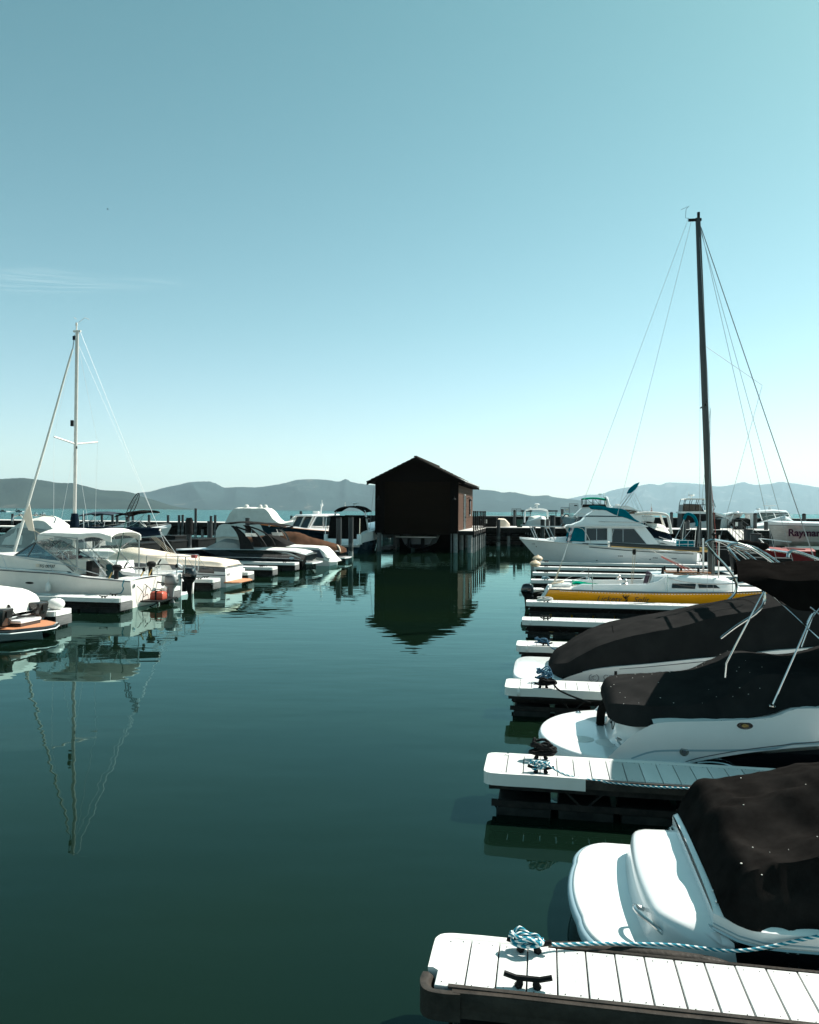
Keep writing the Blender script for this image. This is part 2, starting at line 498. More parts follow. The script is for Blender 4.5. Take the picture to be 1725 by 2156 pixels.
def dup(o, label, u, v, z=0, rot=0):
    c = copy_tree(o)
    c.location = W(u, v, z); c.rotation_euler = (0, 0, rot - AL)
    c['label'] = label
    return c

def text(txt, size, mat, parent, loc, rot, shear=0, name='lettering', offset=0, spacing=1.0):
    cu = bpy.data.curves.new(name, 'FONT')
    cu.body = txt; cu.size = size; cu.shear = shear; cu.extrude = .003; cu.offset = offset; cu.space_character = spacing
    tmp = bpy.data.objects.new(name, cu)
    me = bpy.data.meshes.new_from_object(tmp)
    bpy.data.objects.remove(tmp)
    me.materials.clear(); me.materials.append(MATS[mat])
    o = bpy.data.objects.new(name, me); sc.collection.objects.link(o)
    o.parent = parent; o.location = loc; o.rotation_euler = rot
    return o

# ------------------------------------------------------------------ boat helpers
class Hull:
    def __init__(s, L, B, sheer, rake=.7, tm=.45, p=2.4, tw=.88, wl=.9, z0=-.15, trk=0.0, keel=-.4, n=30, wp=.75, bw=0.0):
        s.__dict__.update(locals())
        s.sx = [q[0] for q in sheer]; s.sz = [q[1] for q in sheer]
    def zs(s, t): return cr(s.sx, s.sz, t)
    def hb(s, t):
        b = s.tw + (1 - s.tw) * math.sin(PI / 2 * min(1, t / s.tm))
        if t > s.tm: b *= max(s.bw, (1 - ((t - s.tm) / (1 - s.tm))**s.p))
        return s.B / 2 * b
    def hw(s, t):
        b = s.wl * (s.tw + (1 - s.tw) * math.sin(PI / 2 * min(1, t / s.tm)))
        if t > s.tm: b *= max(0, (1 - ((t - s.tm) / (1 - s.tm))**(s.p * s.wp)))
        return s.B / 2 * b
    def S(s, t, q, side=1, off=0):
        w, b = s.hw(t), s.hb(t)
        z = s.z0 + (s.zs(t) - s.z0) * q
        y = w + (b - w) * max(q, 0)**1.1 + off
        k = max(0, (t - .45) / .55)
        x = s.L * t - s.rake * (1 - q) * k * k * (3 - 2 * k) + s.trk * (q) * max(0, 1 - t * 6)
        return (x, side * y, z)
    def ts(s, t0=0, t1=1):
        n = max(2, int(s.n * (t1 - t0)))
        return [t0 + (t1 - t0) * i / n for i in range(n + 1)]
    def shell(s, mb, q0=0, q1=1, t0=0, t1=1, bottom=True, nq=6):
        f0 = q0 if callable(q0) else (lambda t: q0); f1 = q1 if callable(q1) else (lambda t: q1)
        T = s.ts(t0, t1)
        for side in (-1, 1):
            rings = [[s.S(t, f0(t) + (f1(t) - f0(t)) * j / nq, side) for j in range(nq + 1)] for t in T]
            mb.loft(rings, closed=False)
        if bottom:
            rings = []
            for t in T:
                a = s.S(t, 0, -1); b = s.S(t, 0, 1)
                rings.append([a, (a[0], a[1] * .55, s.keel * .75 + s.z0 * .25), (a[0], 0, s.keel), (b[0], b[1] * .55, s.keel * .75 + s.z0 * .25), b])
            mb.loft(rings, closed=False)
        if t0 == 0:
            ring = [s.S(0, f0(0) + (f1(0) - f0(0)) * j / nq, -1) for j in range(nq + 1)] + [s.S(0, f1(0) + (f0(0) - f1(0)) * j / nq, 1) for j in range(nq + 1)]
            mb.add(ring, [tuple(range(len(ring)))])
        return mb
    def deck(s, mb, camber=.06, t0=0, t1=1, cock=None, rim=0.0, m=10):
        """cock=(t0,t1,floor_z,half_width or inset)"""
        T = s.ts(t0, t1)
        if cock:
            T += [cock[0] - .002, cock[0], cock[1], cock[1] + .002]
            T = sorted(T)
        rings = []
        for t in T:
            x, b, z = s.S(t, 1)
            ins = cock and cock[0] <= t <= cock[1]
            hwid = max(.05, b - cock[3]) if cock else 0
            ring = []
            ys = [1, .94]
            ring = [(x, -b, z), (x, -b * .96, z + rim)]
            if cock: ring += [(x, -hwid - .001, z + rim + camber * .3), (x, -hwid, cock[2] if ins else z + camber * .5 + rim)]
            for k in range(m + 1):
                y = -1 + 2 * k / m
                yy = y * (hwid * .98 if cock else b * .9)
                ring.append((x, yy, cock[2] if ins else z + rim + camber * (1 - y * y) + camber * .3))
            if cock: ring += [(x, hwid, cock[2] if ins else z + camber * .5 + rim), (x, hwid + .001, z + rim + camber * .3)]
            ring += [(x, b * .96, z + rim), (x, b, z)]
            rings.append(ring)
        mb.loft(rings, closed=False)
        return mb
    def stripe(s, mb, q0, q1, t0=0, t1=1, off=.006, sides=(-1, 1), nq=2):
        f0 = q0 if callable(q0) else (lambda t: q0); f1 = q1 if callable(q1) else (lambda t: q1)
        T = s.ts(t0, t1)
        for side in sides:
            rings = [[s.S(t, f0(t) + (f1(t) - f0(t)) * j / nq, side, off) for j in range(nq + 1)] for t in T]
            rings = [r + [s.S(t, f0(t) + (f1(t) - f0(t)) * (nq - j) / nq, side, off - .004) for j in range(nq + 1)] for r, t in zip(rings, T)]
            mb.loft(rings, closed=True)
        return mb
    def rail(s, mb, r, q=1, t0=0, t1=1, off=.01, aft=True, dz=0, sides=(-1, 1)):
        T = s.ts(t0, t1)
        for side in sides:
            mb.tube([Vector(s.S(t, q, side, off)) + Vector((0, 0, dz)) for t in T], r, 6)
        if aft and t0 == 0:
            a = Vector(s.S(0, q, -1, off)); b = Vector(s.S(0, q, 1, off))
            a.z += dz; b.z += dz; a.x -= .01; b.x -= .01
            mb.tube([a, b], r, 6)
        return mb

def cover(mb, st, n=60, amp=.02, seed=0, m=9, flat=False, fs=2.2, hang=3):
    """st: rows (x, w_skirt, z_skirt, w_edge, z_edge, z_ridge). A stretched canvas with creases."""
    xs = [r[0] for r in st]
    col = [[r[k] for r in st] for k in range(1, 6)]
    rings = []
    rnd = Vector((seed * 7.3, seed * 3.1, seed * 1.7))
    for i in range(n + 1):
        x = xs[0] + (xs[-1] - xs[0]) * i / n
        ws, zk, we, ze, zr = [cr(xs, c, x) for c in col]
        half = []
        for k in range(hang + 1):
            q = k / hang
            half.append((ws + (we - ws) * q**.8, zk + (ze - zk) * q))
        top = []
        for k in range(1, m + 1):
            q = k / m
            top.append((we * (1 - q), ze + (zr - ze) * (q if flat else math.sin(q * PI / 2))))
        h = half + top
        prof = [(-y, z) for y, z in h] + [(y, z) for y, z in reversed(h[:-1])]
        ring = []
        for y, z in prof:
            p = Vector((x, y, z))
            nz = noise.noise(Vector((x * fs, y * fs * .45, z * fs)) + rnd)
            fold = abs(noise.noise(Vector((x * fs * 2.1 + y * 1.2, y * fs * .5, z * fs * 1.1)) + rnd * 1.9))
            d = amp * (nz + .55 * (.35 - fold) * 2)
            ring.append((x + d * .25, y + d * (1 if y > 0 else -1) * .8, z + d))
        rings.append(ring)
    mb.loft(rings, closed=False)
    for ring in (rings[0], rings[-1]):
        mb.add(ring, [tuple(range(len(ring)))])
    return mb

def bimini(root, x0, x1, w, z, mat, arch=.22, drop=.12, base=None, legs=True, legmat='chrome', lr=.013, th=.03, slope=0, name='bimini_top', sag=.05):
    mb = MB(); rings = []; n = 14; m = 12
    for i in range(n + 1):
        q = i / n; x = x0 + (x1 - x0) * q
        zz = z + slope * q - drop * (2 * q - 1)**2 - sag * abs(math.sin(3 * PI * q)) * .6
        top = [(x, -w + 2 * w * k / m, zz + arch * (1 - (2 * k / m - 1)**2)) for k in range(m + 1)]
        bot = [(a, b, c - th) for a, b, c in reversed(top)]
        rings.append([(x, -w, zz - .09)] + top + [(x, w, zz - .09)] + bot)
    mb.loft(rings)
    c = mb.build(name, mat, root)
    if legs:
        bx, bw, bz = base
        for sgn in (-1, 1):
            f = MB()
            for xx in (x0 + .04, (x0 + x1) / 2, x1 - .04):
                q = (xx - x0) / (x1 - x0)
                zz = z + slope * q - drop * (2 * q - 1)**2 - .05
                f.tube([(bx, sgn * bw, bz), (xx, sgn * w * .99, zz)], lr, 6)
            f.tube([(x0 + .04, sgn * w, z - .15), (bx - .5, sgn * bw, bz)], lr * .6, 5)
            f.build('bimini_frame', legmat, root)
    return c

def wrail(root, pts, base_z, r=.014, name='bow_rail', mat='chrome', every=1):
    f = MB(); f.tube(pts, r, 6, 4)
    for p in pts[::every]:
        f.tube([(p[0], p[1] * .97, base_z if not callable(base_z) else base_z(p[0])), p], r * .8, 5)
    return f.build(name, mat, root)

def cleat_mb(mb, x, y, z, s=1.0, rz=0):
    h = .048 * s; l = .135 * s
    co, si = math.cos(rz), math.sin(rz)
    T = lambda a, b, c: (x + a * co - b * si, y + a * si + b * co, z + c)
    for k in (-.045 * s, .045 * s):
        mb.tube([T(k * 1.25, 0, 0), T(k, 0, h * .5), T(k * 1.1, 0, h)], [.026 * s, .019 * s], 6)
    mb.tube([T(-l, 0, h + .022 * s), T(-l * .5, 0, h + .004), T(l * .5, 0, h + .004), T(l, 0, h + .022 * s)], .016 * s, 7)
    return mb

# ================================================================== THE SETTING
def grid_sheet(x0, x1, y0, y1, z, name, mat, kind='structure'):
    mb = MB(); mb.add([(x0, y0, z), (x1, y0, z), (x1, y1, z), (x0, y1, z)], [(0, 1, 2, 3)])
    return mb.build(name, mat, None, kind=kind)
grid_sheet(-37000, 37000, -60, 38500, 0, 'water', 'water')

HA = [(-3600, 90), (-3000, 120), (-2158, 120), (-1891, 101), (-1695, 117), (-1535, 110), (-1457, 114), (-1361, 104), (-1318, 97), (-1275, 97), (-1215, 85), (-1143, 70), (-1079, 68), (-1035, 60), (-1013, 51), (-948, 32), (-859, 6), (-800, 1)]
HB = [(-2500, 1), (-2123, 10), (-1962, 69), (-1825, 109), (-1751, 119), (-1658, 145), (-1565, 165), (-1478, 185), (-1360, 191), (-1315, 180), (-1245, 149), (-1142, 154), (-1049, 153), (-930, 167), (-828, 187), (-751, 207), (-658, 211), (-540, 205), (-479, 196), (-431, 213), (-392, 194), (-241, 174), (88, 162), (421, 153), (562, 144), (632, 131), (681, 135), (783, 118), (838, 109), (930, 114), (963, 104), (1055, 93), (1209, 75), (1402, 44), (1594, 8), (1700, 1)]
HC = [(900, 2), (1264, 38), (1833, 142), (2346, 199), (2489, 226), (2681, 266), (2837, 271), (3008, 326), (3151, 362), (3393, 396), (3614, 436), (3735, 420), (3884, 460), (4169, 452), (4411, 433), (4625, 406), (4832, 432), (5002, 473), (5166, 435), (5423, 455), (5558, 481), (5757, 461), (5964, 431), (6142, 404), (7032, 489), (8100, 391), (9169, 456), (10400, 330)]
def hills(prof, dist, depth, mat, seed, nx=620, ny=30):
    K = 2.6
    xs = [p[0] for p in prof]; hs = [p[1] for p in prof]
    rings = []
    for i in range(nx + 1):
        X = xs[0] + (xs[-1] - xs[0]) * i / nx
        H = cr(xs, hs, X)
        ring = []
        for j in range(ny + 1):
            q = j / ny * 1.5
            Y = dist - depth + depth * q
            k = (q**.8 if q < 1 else 1 - (q - 1) * 1.2)
            carve = noise.fractal(Vector((X / 480 + seed, Y / 700, seed)), 1.0, 2.0, 5)
            spur = abs(noise.noise(Vector((X / 330 + seed, Y / 1500 + seed, 0))))
            fine = noise.noise(Vector((X / 14, Y / 22, seed))) * .022 + noise.noise(Vector((X / 45, Y / 60, seed))) * .03
            f = 1 - (.52 * spur + .22 * max(0, carve)) * min(1, 4 * abs(1 - q)) * (1 if q < 1 else .3) - abs(fine) * .6
            ring.append((K * X * (Y / dist if q < 1 else 1), K * Y, K * H * k * f - 1.0 if q > 0 else -.6))
        rings.append(ring)
    mb = MB(); mb.loft(rings, closed=False)
    return mb.build('hills', mat, None, kind='structure', ang=180)
hills(HA, 3000, 420, 'hill_near', 3.3)
hills(HB, 5400, 900, 'hill_mid', 8.1)
hills(HC, 12000, 1500, 'hill_far', 5.7)

# the air: one even volume round the camera, the marina, the lake and the hills
mb = MB(); mb.box(-37500, 37500, -70, 39000, -1.2, 1500)
hz = mb.build('haze', 'water', None, kind='stuff')
hm = bpy.data.materials.new('haze'); hm.use_nodes = True
t = hm.node_tree; t.nodes.remove(t.nodes['Principled BSDF'])
pv = t.nodes.new('ShaderNodeVolumePrincipled')
pv.inputs['Color'].default_value = (.63, .88, 1.0, 1)
pv.inputs['Density'].default_value = 2.6e-5
pv.inputs['Anisotropy'].default_value = .2
t.links.new(pv.outputs[0], t.nodes['Material Output'].inputs['Volume'])
hz.data.materials.clear(); hz.data.materials.append(hm)

# a thin wisp of cloud far off to the left
def cloud():
    m = bpy.data.materials.new('cloud'); m.use_nodes = True
    t = m.node_tree; t.nodes.remove(t.nodes['Principled BSDF'])
    tr = t.nodes.new('ShaderNodeBsdfTransparent'); df = t.nodes.new('ShaderNodeBsdfDiffuse'); df.inputs[0].default_value = (.95, .95, .95, 1)
    mx = t.nodes.new('ShaderNodeMixShader')
    a = t.nodes.new('ShaderNodeAttribute'); a.attribute_name = 'along'
    tc = t.nodes.new('ShaderNodeTexCoord'); mp = t.nodes.new('ShaderNodeMapping'); mp.inputs['Scale'].default_value = (.0003, .0003, .003)
    n = t.nodes.new('ShaderNodeTexNoise'); n.inputs['Scale'].default_value = 1; n.inputs['Detail'].default_value = 6
    t.links.new(tc.outputs['Object'], mp.inputs[0]); t.links.new(mp.outputs[0], n.inputs[0])
    r = t.nodes.new('ShaderNodeMapRange'); r.inputs[1].default_value = .42; r.inputs[2].default_value = .75; r.inputs[4].default_value = .13
    t.links.new(n.outputs[0], r.inputs[0])
    mu = t.nodes.new('ShaderNodeMath'); mu.operation = 'MULTIPLY'
    t.links.new(r.outputs[0], mu.inputs[0]); t.links.new(a.outputs['Fac'], mu.inputs[1])
    t.links.new(mu.outputs[0], mx.inputs[0]); t.links.new(tr.outputs[0], mx.inputs[1]); t.links.new(df.outputs[0], mx.inputs[2])
    t.links.new(mx.outputs[0], t.nodes['Material Output'].inputs[0])
    MATS['cloud'] = m
    Y = 42000; mb = MB(); vs = []; al = []; N = 40
    for i in range(N + 1):
        q = i / N
        X = -26500 + 14600 * q
        Zc = 12520 - 1070 * q + 110 * math.sin(q * 9)
        wd = 80 + 400 * math.sin(PI * q)**.5
        for k in range(7):
            s = k / 6 * 2 - 1
            vs.append((X, Y + 9000 * s, Zc * (Y + 9000 * s) / Y + wd * s * .25 + wd * s)); al.append((1 - s * s) * min(1, 3 * (1 - q)) * (.35 + .65 * q))
    fs = [(i * 7 + k, i * 7 + k + 1, (i + 1) * 7 + k + 1, (i + 1) * 7 + k) for i in range(N) for k in range(6)]
    mb.add(vs, fs, al)
    o = mb.build('cloud', 'cloud', None, kind='structure')
cloud()

def local(o, u=0, v=0, z=0, rot=0):
    o.location = W(u, v, z); o.rotation_euler = (0, 0, rot - AL); return o

# ------------------------------------------------------------------ fixed piers and breakwater
def pier(label, u0, u1, v0, v1, z, top, step=4.2, beam=.45, cat='pier', backing=True):
    t = thing('pier', label, cat, u0, v0, 0)
    L, Wd = u1 - u0, v1 - v0
    mb = MB(); x = 0
    while x < L:
        mb.box(x, min(x + .29, L), -.06, Wd, z - .05, z); x += .3
    mb.build('decking', top, t)
    mb = MB()
    mb.box(0, L, .0, .16, z - .05 - beam, z - .055); mb.box(0, L, Wd - .3, Wd - .14, z - .05 - beam, z - .055)
    mb.box(0, L, Wd / 2 - .1, Wd / 2 + .1, z - .05 - beam, z - .055)
    x = step * .3
    while x < L:
        mb.box(x - .15, x + .15, .2, Wd - .35, z - .1 - beam * 1.7, z - .052 - beam); x += step
    mb.build('beam', 'beam_dark', t)
    if backing:
        mb = MB(); x = 0  # dark boards added to stand for the shade beneath the deck
        while x < L: mb.box(x, x + .24, Wd - .9, Wd - .85, .12, z - .5 - .05 * (int(x * 7) % 3)); x += .26
        mb.build('shade_backing', 'steel_dark', t)
        mb = MB()
        for zz in (.5, 1.0): mb.box(0, L, .50, .62, zz, zz + .14)
        mb.build('walers', 'beam_dark', t)
    x = step * .3; k = 0
    while x < L and k < 60:
        for y in (.45, Wd - .6):
            mb = MB(); mb.cyl((x, y), .17, -1, z - .1 - beam * 1.7, 12); mb.build('support_pile', 'concrete', t)
        x += step; k += 1
    return t
pier('wide grey plank pier running behind the boathouse out to the right', -12, 60, 75.5, 83.5, 1.9, 'pier_top', 7.0)
pier('long pale pier crossing the left background in front of the open lake', -76, -15.5, 86.5, 92.5, 1.9, 'pier_top', 5.6)

def breakwater():
    t = thing('breakwater', 'dark sheet pile breakwater wall closing the harbour beyond the boathouse', 'wall', -29, 112)
    mb = MB(); x = 0; k = 0; ring = []
    while x < 110:
        d = .22 if k % 2 else 0
        mb.box(x, x + .52, d, d + .5, -1, 2.62); x += .5; k += 1
    mb.build('sheet_piling', 'beam_dark', t)
    mb = MB(); mb.box(-.1, 110, -.12, .85, 2.62, 2.78); mb.build('cap_beam', 'steel_dark', t)
    mb = MB(); x = 1.2
    while x < 110: mb.box(x, x + .10, -.14, -.1, 2.2, 2.30); x += 2.4
    mb.build('bolt_plates', 'alu', t)
    # raised walkway on the wall
    mb = MB(); mb.box(20, 110, .9, 3.4, 2.5, 2.85); mb.build('walkway', 'plank_top', t)
    return t
breakwater()
def lakefront_rock():
    rr = random.Random(5); mb = MB()
    for i in range(150):
        x = rr.uniform(-11, 30); y = rr.uniform(79, 83); r = rr.uniform(.3, .75); z = rr.uniform(-.2, .75)
        o = len(mb.v); n = 7; rings = []
        for a in (-.9, -.4, .2, .75):
            rings.append([(x + r * math.cos(a) * math.cos(2*PI*k/n) * rr.uniform(.8, 1.2), y + r * math.cos(a) * math.sin(2*PI*k/n) * rr.uniform(.8, 1.2), z + r * .8 * a) for k in range(n)])
        mb.loft(rings)
    o = mb.build('riprap', 'rock', None, ang=20, kind='stuff'); o.location = W(0, 0); o.rotation_euler = (0, 0, -AL)
lakefront_rock()

# ------------------------------------------------------------------ boathouse
def boathouse():
    t = thing('boathouse', 'dark brown shingle-roofed boathouse standing on piles over the water', 'boathouse', -10.05, 61.4)
    hw, D, zb, ze, za = 3.55, 13.4, 1.86, 6.1, 7.86
    # front wall: gable with posts either side of the opening
    mb = MB()
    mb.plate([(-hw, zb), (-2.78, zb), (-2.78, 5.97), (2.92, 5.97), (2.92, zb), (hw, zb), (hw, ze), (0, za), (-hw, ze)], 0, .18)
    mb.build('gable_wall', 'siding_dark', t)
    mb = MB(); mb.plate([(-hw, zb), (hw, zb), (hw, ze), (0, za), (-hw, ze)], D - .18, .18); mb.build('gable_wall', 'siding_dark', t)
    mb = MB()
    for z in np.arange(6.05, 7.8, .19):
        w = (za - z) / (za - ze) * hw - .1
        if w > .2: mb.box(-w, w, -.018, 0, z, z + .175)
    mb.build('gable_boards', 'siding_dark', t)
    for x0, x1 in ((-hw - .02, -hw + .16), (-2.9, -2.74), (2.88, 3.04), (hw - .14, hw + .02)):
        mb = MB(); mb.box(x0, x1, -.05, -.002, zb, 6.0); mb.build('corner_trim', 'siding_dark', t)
    # right wall: rough boards
    rr = random.Random(4)
    for side, nm in ((1, 'side_wall'), (-1, 'side_wall')):
        mb = MB(); z = zb
        xw = side * (hw - .001)
        mb.box(min(xw, xw - side * .1), max(xw, xw - side * .1), .181, D - .181, zb, ze)
        while z < ze - .1:
            y = .02
            while y < D:
                l = rr.uniform(.9, 2.6); y1 = min(D, y + l); jit = rr.uniform(0, .012)
                a, b = sorted((xw + side * .004, xw + side * (.03 + jit)))
                mb.box(a, b, y, y1 - .012, z + rr.uniform(0, .012), z + .245)
                y = y1
            z += .26
        mb.build(nm, 'siding', t)
    # roller door with slats
    mb = MB(); z = 1.52
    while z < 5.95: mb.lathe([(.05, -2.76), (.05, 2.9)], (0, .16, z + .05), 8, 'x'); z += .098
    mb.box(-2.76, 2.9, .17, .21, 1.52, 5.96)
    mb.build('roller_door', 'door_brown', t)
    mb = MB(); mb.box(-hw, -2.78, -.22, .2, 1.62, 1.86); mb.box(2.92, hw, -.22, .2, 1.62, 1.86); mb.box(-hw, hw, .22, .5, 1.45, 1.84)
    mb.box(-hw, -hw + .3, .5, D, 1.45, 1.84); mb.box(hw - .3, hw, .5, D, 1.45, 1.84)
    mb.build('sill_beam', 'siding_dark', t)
    # roof
    for side in (-1, 1):
        s = side; slope = (za - ze) / hw; L = hw + .62
        rf = MB()
        n = 11
        for k in range(n):
            a0, a1 = L * k / n, L * (k + 1) / n + .03
            z0 = za + .16 - slope * a0; z1 = za + .16 - slope * a1
            x0, x1 = s * a0, s * a1
            lift = .035
            m = 26
            for j in range(m):
                y0 = -.75 + (D + 1.5) * j / m; y1 = y0 + (D + 1.5) / m - .01
                dz = rr.uniform(0, .022)
                vs = [(x0, y0, z0), (x1, y0, z1 + lift + dz), (x1, y1, z1 + lift + dz), (x0, y1, z0), (x0, y0, z0 - .05), (x1, y0, z1 - .02), (x1, y1, z1 - .02), (x0, y1, z0 - .05)]
                rf.add(vs, [(0, 1, 2, 3), (7, 6, 5, 4), (0, 4, 5, 1), (1, 5, 6, 2), (2, 6, 7, 3), (3, 7, 4, 0)])
        rf.build('roof', 'shingle', t, ang=20)
        mb = MB()
        q = [(0, za + .1), (s * L, za + .1 - slope * L), (s * L, za - .14 - slope * L), (0, za - .14)]
        mb.plate(q, -.74, .05); mb.plate(q, D + .69, .05)
        mb.plate([(0, za + .10), (s * L, za + .1 - slope * L), (s * L, za + .03 - slope * L), (0, za + .03)], -.69, D + 1.38)
        mb.build('fascia', 'siding_dark', t)
    mb = MB(); L = hw + .62; zl = za + .2 - slope * L
    mb.add([(L - .55, -.76, zl + .55 * slope + .02), (L + .04, -.76, zl), (L + .04, D + .76, zl), (L - .55, D + .76, zl + .55 * slope + .02),
            (L - .55, -.76, zl + .55 * slope), (L + .04, -.76, zl - .03), (L + .04, D + .76, zl - .03), (L - .55, D + .76, zl + .55 * slope)],
           [(0, 1, 2, 3), (7, 6, 5, 4), (0, 4, 5, 1), (1, 5, 6, 2), (2, 6, 7, 3), (3, 7, 4, 0)])
    mb.build('eave_flashing', 'flashing', t)
    mb = MB(); mb.box(-.12, .12, -.8, D + .8, za + .16, za + .26); mb.build('ridge_cap', 'shingle', t)
    # rafter tails under the eave
    mb = MB()
    for y in np.arange(.1, D, .62):
        mb.box(hw + .04, hw + .58, y, y + .08, ze - .42, ze - .30)
    mb.build('rafter_tails', 'siding_dark', t)
    # barn lamps
    def lamp(x, y, z, dx, dy):
        l = MB(); l.tube([(x, y, z), (x + dx * .12, y + dy * .12, z + .12), (x + dx * .3, y + dy * .3, z + .14), (x + dx * .36, y + dy * .36, z)], .022, 7, 4)
        l.lathe([(.03, .04), (.06, .0), (.17, -.14), (.17, -.16)], (x + dx * .36, y + dy * .36, z), 14)
        return l.build('barn_lamp', 'black_matte', t)
    lamp(-3.2, -.05, 4.6, 0, -1); lamp(3.27, -.05, 4.6, 0, -1); lamp(hw + .03, 7.0, 4.62, 1, 0)
    # side door, window slot
    mb = MB(); mb.box(hw + .04, hw + .09, 4.3, 5.3, 1.88, 4.9); d = mb.build('side_door', 'stripe_teal', t)
    mb = MB(); mb.box(hw + .04, hw + .13, 4.16, 4.29, 1.88, 5.02); mb.box(hw + .04, hw + .13, 5.31, 5.42, 1.88, 5.02); mb.box(hw + .04, hw + .13, 4.29, 5.31, 4.91, 5.02)
    mb.build('door_frame', 'flashing', t)
    mb = MB(); mb.lathe([(.04, 0), (.04, .06)], (hw + .1, 5.1, 2.95), 8, 'x'); mb.build('handle', 'black_matte', d)
    mb = MB(); mb.box(hw + .04, hw + .14, 9.5, 9.95, 3.2, 4.6); w = mb.build('window', 'dark_glass', t)
    mb = MB(); mb.box(hw + .05, hw + .17, 9.38, 10.07, 4.61, 4.72); mb.box(hw + .05, hw + .17, 9.38, 10.07, 3.06, 3.19); mb.build('sill', 'flashing', w)
    mb = MB(); mb.box(hw + .04, hw + .1, 6.1, 6.25, 2.9, 3.1); mb.build('switch_box', 'siding', t)
    # side walkway
    mb = MB(); y = 0
    while y < D + .8: mb.box(hw + .045, hw + 1.35, y, y + .28, zb - .04, zb); y += .29
    mb.build('side_walkway', 'pier_top', t)
    mb = MB(); mb.box(hw + .05, hw + 1.33, .02, D + .8, 1.5, 1.81); mb.build('walkway_beam', 'beam_dark', t)
    mb = MB(); mb.box(-hw, hw, 10.4, 10.5, -.5, 1.44); mb.build('shade_boards', 'siding_dark', t)  # dark wall added so the space under the house looks shaded
    for x, y in ((-3.25, 0), (3.33, 0), (4.55, .1), (-2.6, 4), (-1.6, 8), (-.9, 11.5), (3.3, 5), (3.3, 10), (-3.2, 8.5), (1.2, 12.5), (4.55, 5), (4.55, 10)):
        mb = MB(); mb.cyl((x, y + .2), .20, -1, 1.6, 14); mb.build('support_pile', 'concrete', t)
    for x, y in ((-3.0, -.05), (3.08, -.05)):
        mb = MB(); mb.box(x - .13, x - .03, y - .06, y + .06, -.5, 1.62); mb.build('corner_post', 'wood_grey', t)
    return t
boathouse()

# ------------------------------------------------------------------ piles
def pile_proto(h, r=.17, cap='flat'):
    t = thing('mooring_pile', 'pile', 'pile', 0, 0)
    mb = MB(); mb.cyl((0, 0), r, -1.2, h - .03, 18); mb.build('sleeve', 'pile', t)
    mb = MB()
    if cap == 'flat': mb.lathe([(r * 1.03, h - .05), (r * 1.03, h - .01), (r * .9, h + .015)], n=18)
    elif cap == 'cone': mb.lathe([(r * 1.05, h - .06), (r * 1.05, h), (r * .7, h + .09), (.01, h + .12)], n=18)
    else: mb.lathe([(r * 1.5, h - 1.1), (r * 1.5, h - .12), (r * 1.2, h - .12), (r * 1.2, h)], n=18)
    mb.build('cap', 'black_matte', t)
    return t
def pile(u, v, h, label, group, r=.17, cap='flat'):
    t = pile_proto(h, r, cap); t.location = W(u, v); t['label'] = label; t['group'] = group; return t

G1 = 'pair of grey guide piles left of the boathouse'
pile(-13.68, 49.45, 2.96, 'left and nearer of the two grey piles standing in open water left of the boathouse', G1, .19)
pile(-13.75, 53.3, 2.98, 'right and farther of the two grey piles standing in open water left of the boathouse', G1, .19)
G2 = 'piles on the long left pier'
ordn = ['first', 'second', 'third', 'fourth', 'fifth', 'sixth', 'seventh', 'eighth', 'ninth', 'tenth', 'eleventh', 'twelfth', 'thirteenth', 'fourteenth', 'fifteenth', 'sixteenth']
for k, (u, z) in enumerate([(-65.99, 2.73), (-63.67, 2.75), (-62.0, 2.72), (-56.14, 2.81), (-53.66, 2.73), (-52.23, 2.7), (-51.6, 2.7), (-49.52, 2.72), (-47.37, 2.74), (-44.86, 2.73), (-43.42, 2.74), (-42.95, 2.78), (-41.27, 3.57), (-39.3, 2.67), (-38.75, 2.78), (-36.0, 2.81)]):
    pile(u, 86.2, z, ('%s dark pile from the left edge along the long lake pier' % ordn[k]) if k != 12 else 'tallest dark pile on the long lake pier, above the boat bow', G2, .16)
G3 = 'piles beside the left floating walkway'
pile(-24.3, 36, 2.55, 'short grey pile behind the white canopy of the moored cruiser', G3, .2)
pile(-36.8, 62, 2.74, 'black pile rising beside the landing net and the bowrider', G3, .19)
pile(-22.9, 45, 2.92, 'thick black pile with a stepped cap above the dock boxes', G3, .17, 'step')
pile(-23.6, 50, 2.61, 'plain grey pile left of the wakeboard boat tower', G3, .2)
pile(-24.55, 60, 2.76, 'dark pile seen behind the wakeboard boat tower', G3, .19)
pile(-20.81, 66, 2.72, 'dark pile in front of the navy picnic boat windows', G3, .19)
pile(-22.04, 76, 2.94, 'grey pile just right of the picnic boat cabin', G3, .2)
G4 = 'black posts in a row beside the boathouse walkway'
for k, v in enumerate((61.2, 63.3, 65.5, 68.2, 70.6, 72.9, 75.0)):
    t = thing('fender_post', '%s thin black post from the nearest in the row beside the boathouse' % ordn[k], 'post', -5.15 - .01 * k, v, 0, 0, G4)
    mb = MB(); mb.cyl((0, 0), .066, -1, 1.3, 12); mb.build('pale_sleeve', 'concrete', t)
    mb = MB(); mb.cyl((0, 0), .068, 1.3, 3.42, 12); mb.lathe([(.082, 3.4), (.082, 3.5), (.03, 3.54)], n=12); mb.build('black_post', 'black_matte', t)
G5 = 'dark piles along the right pier'
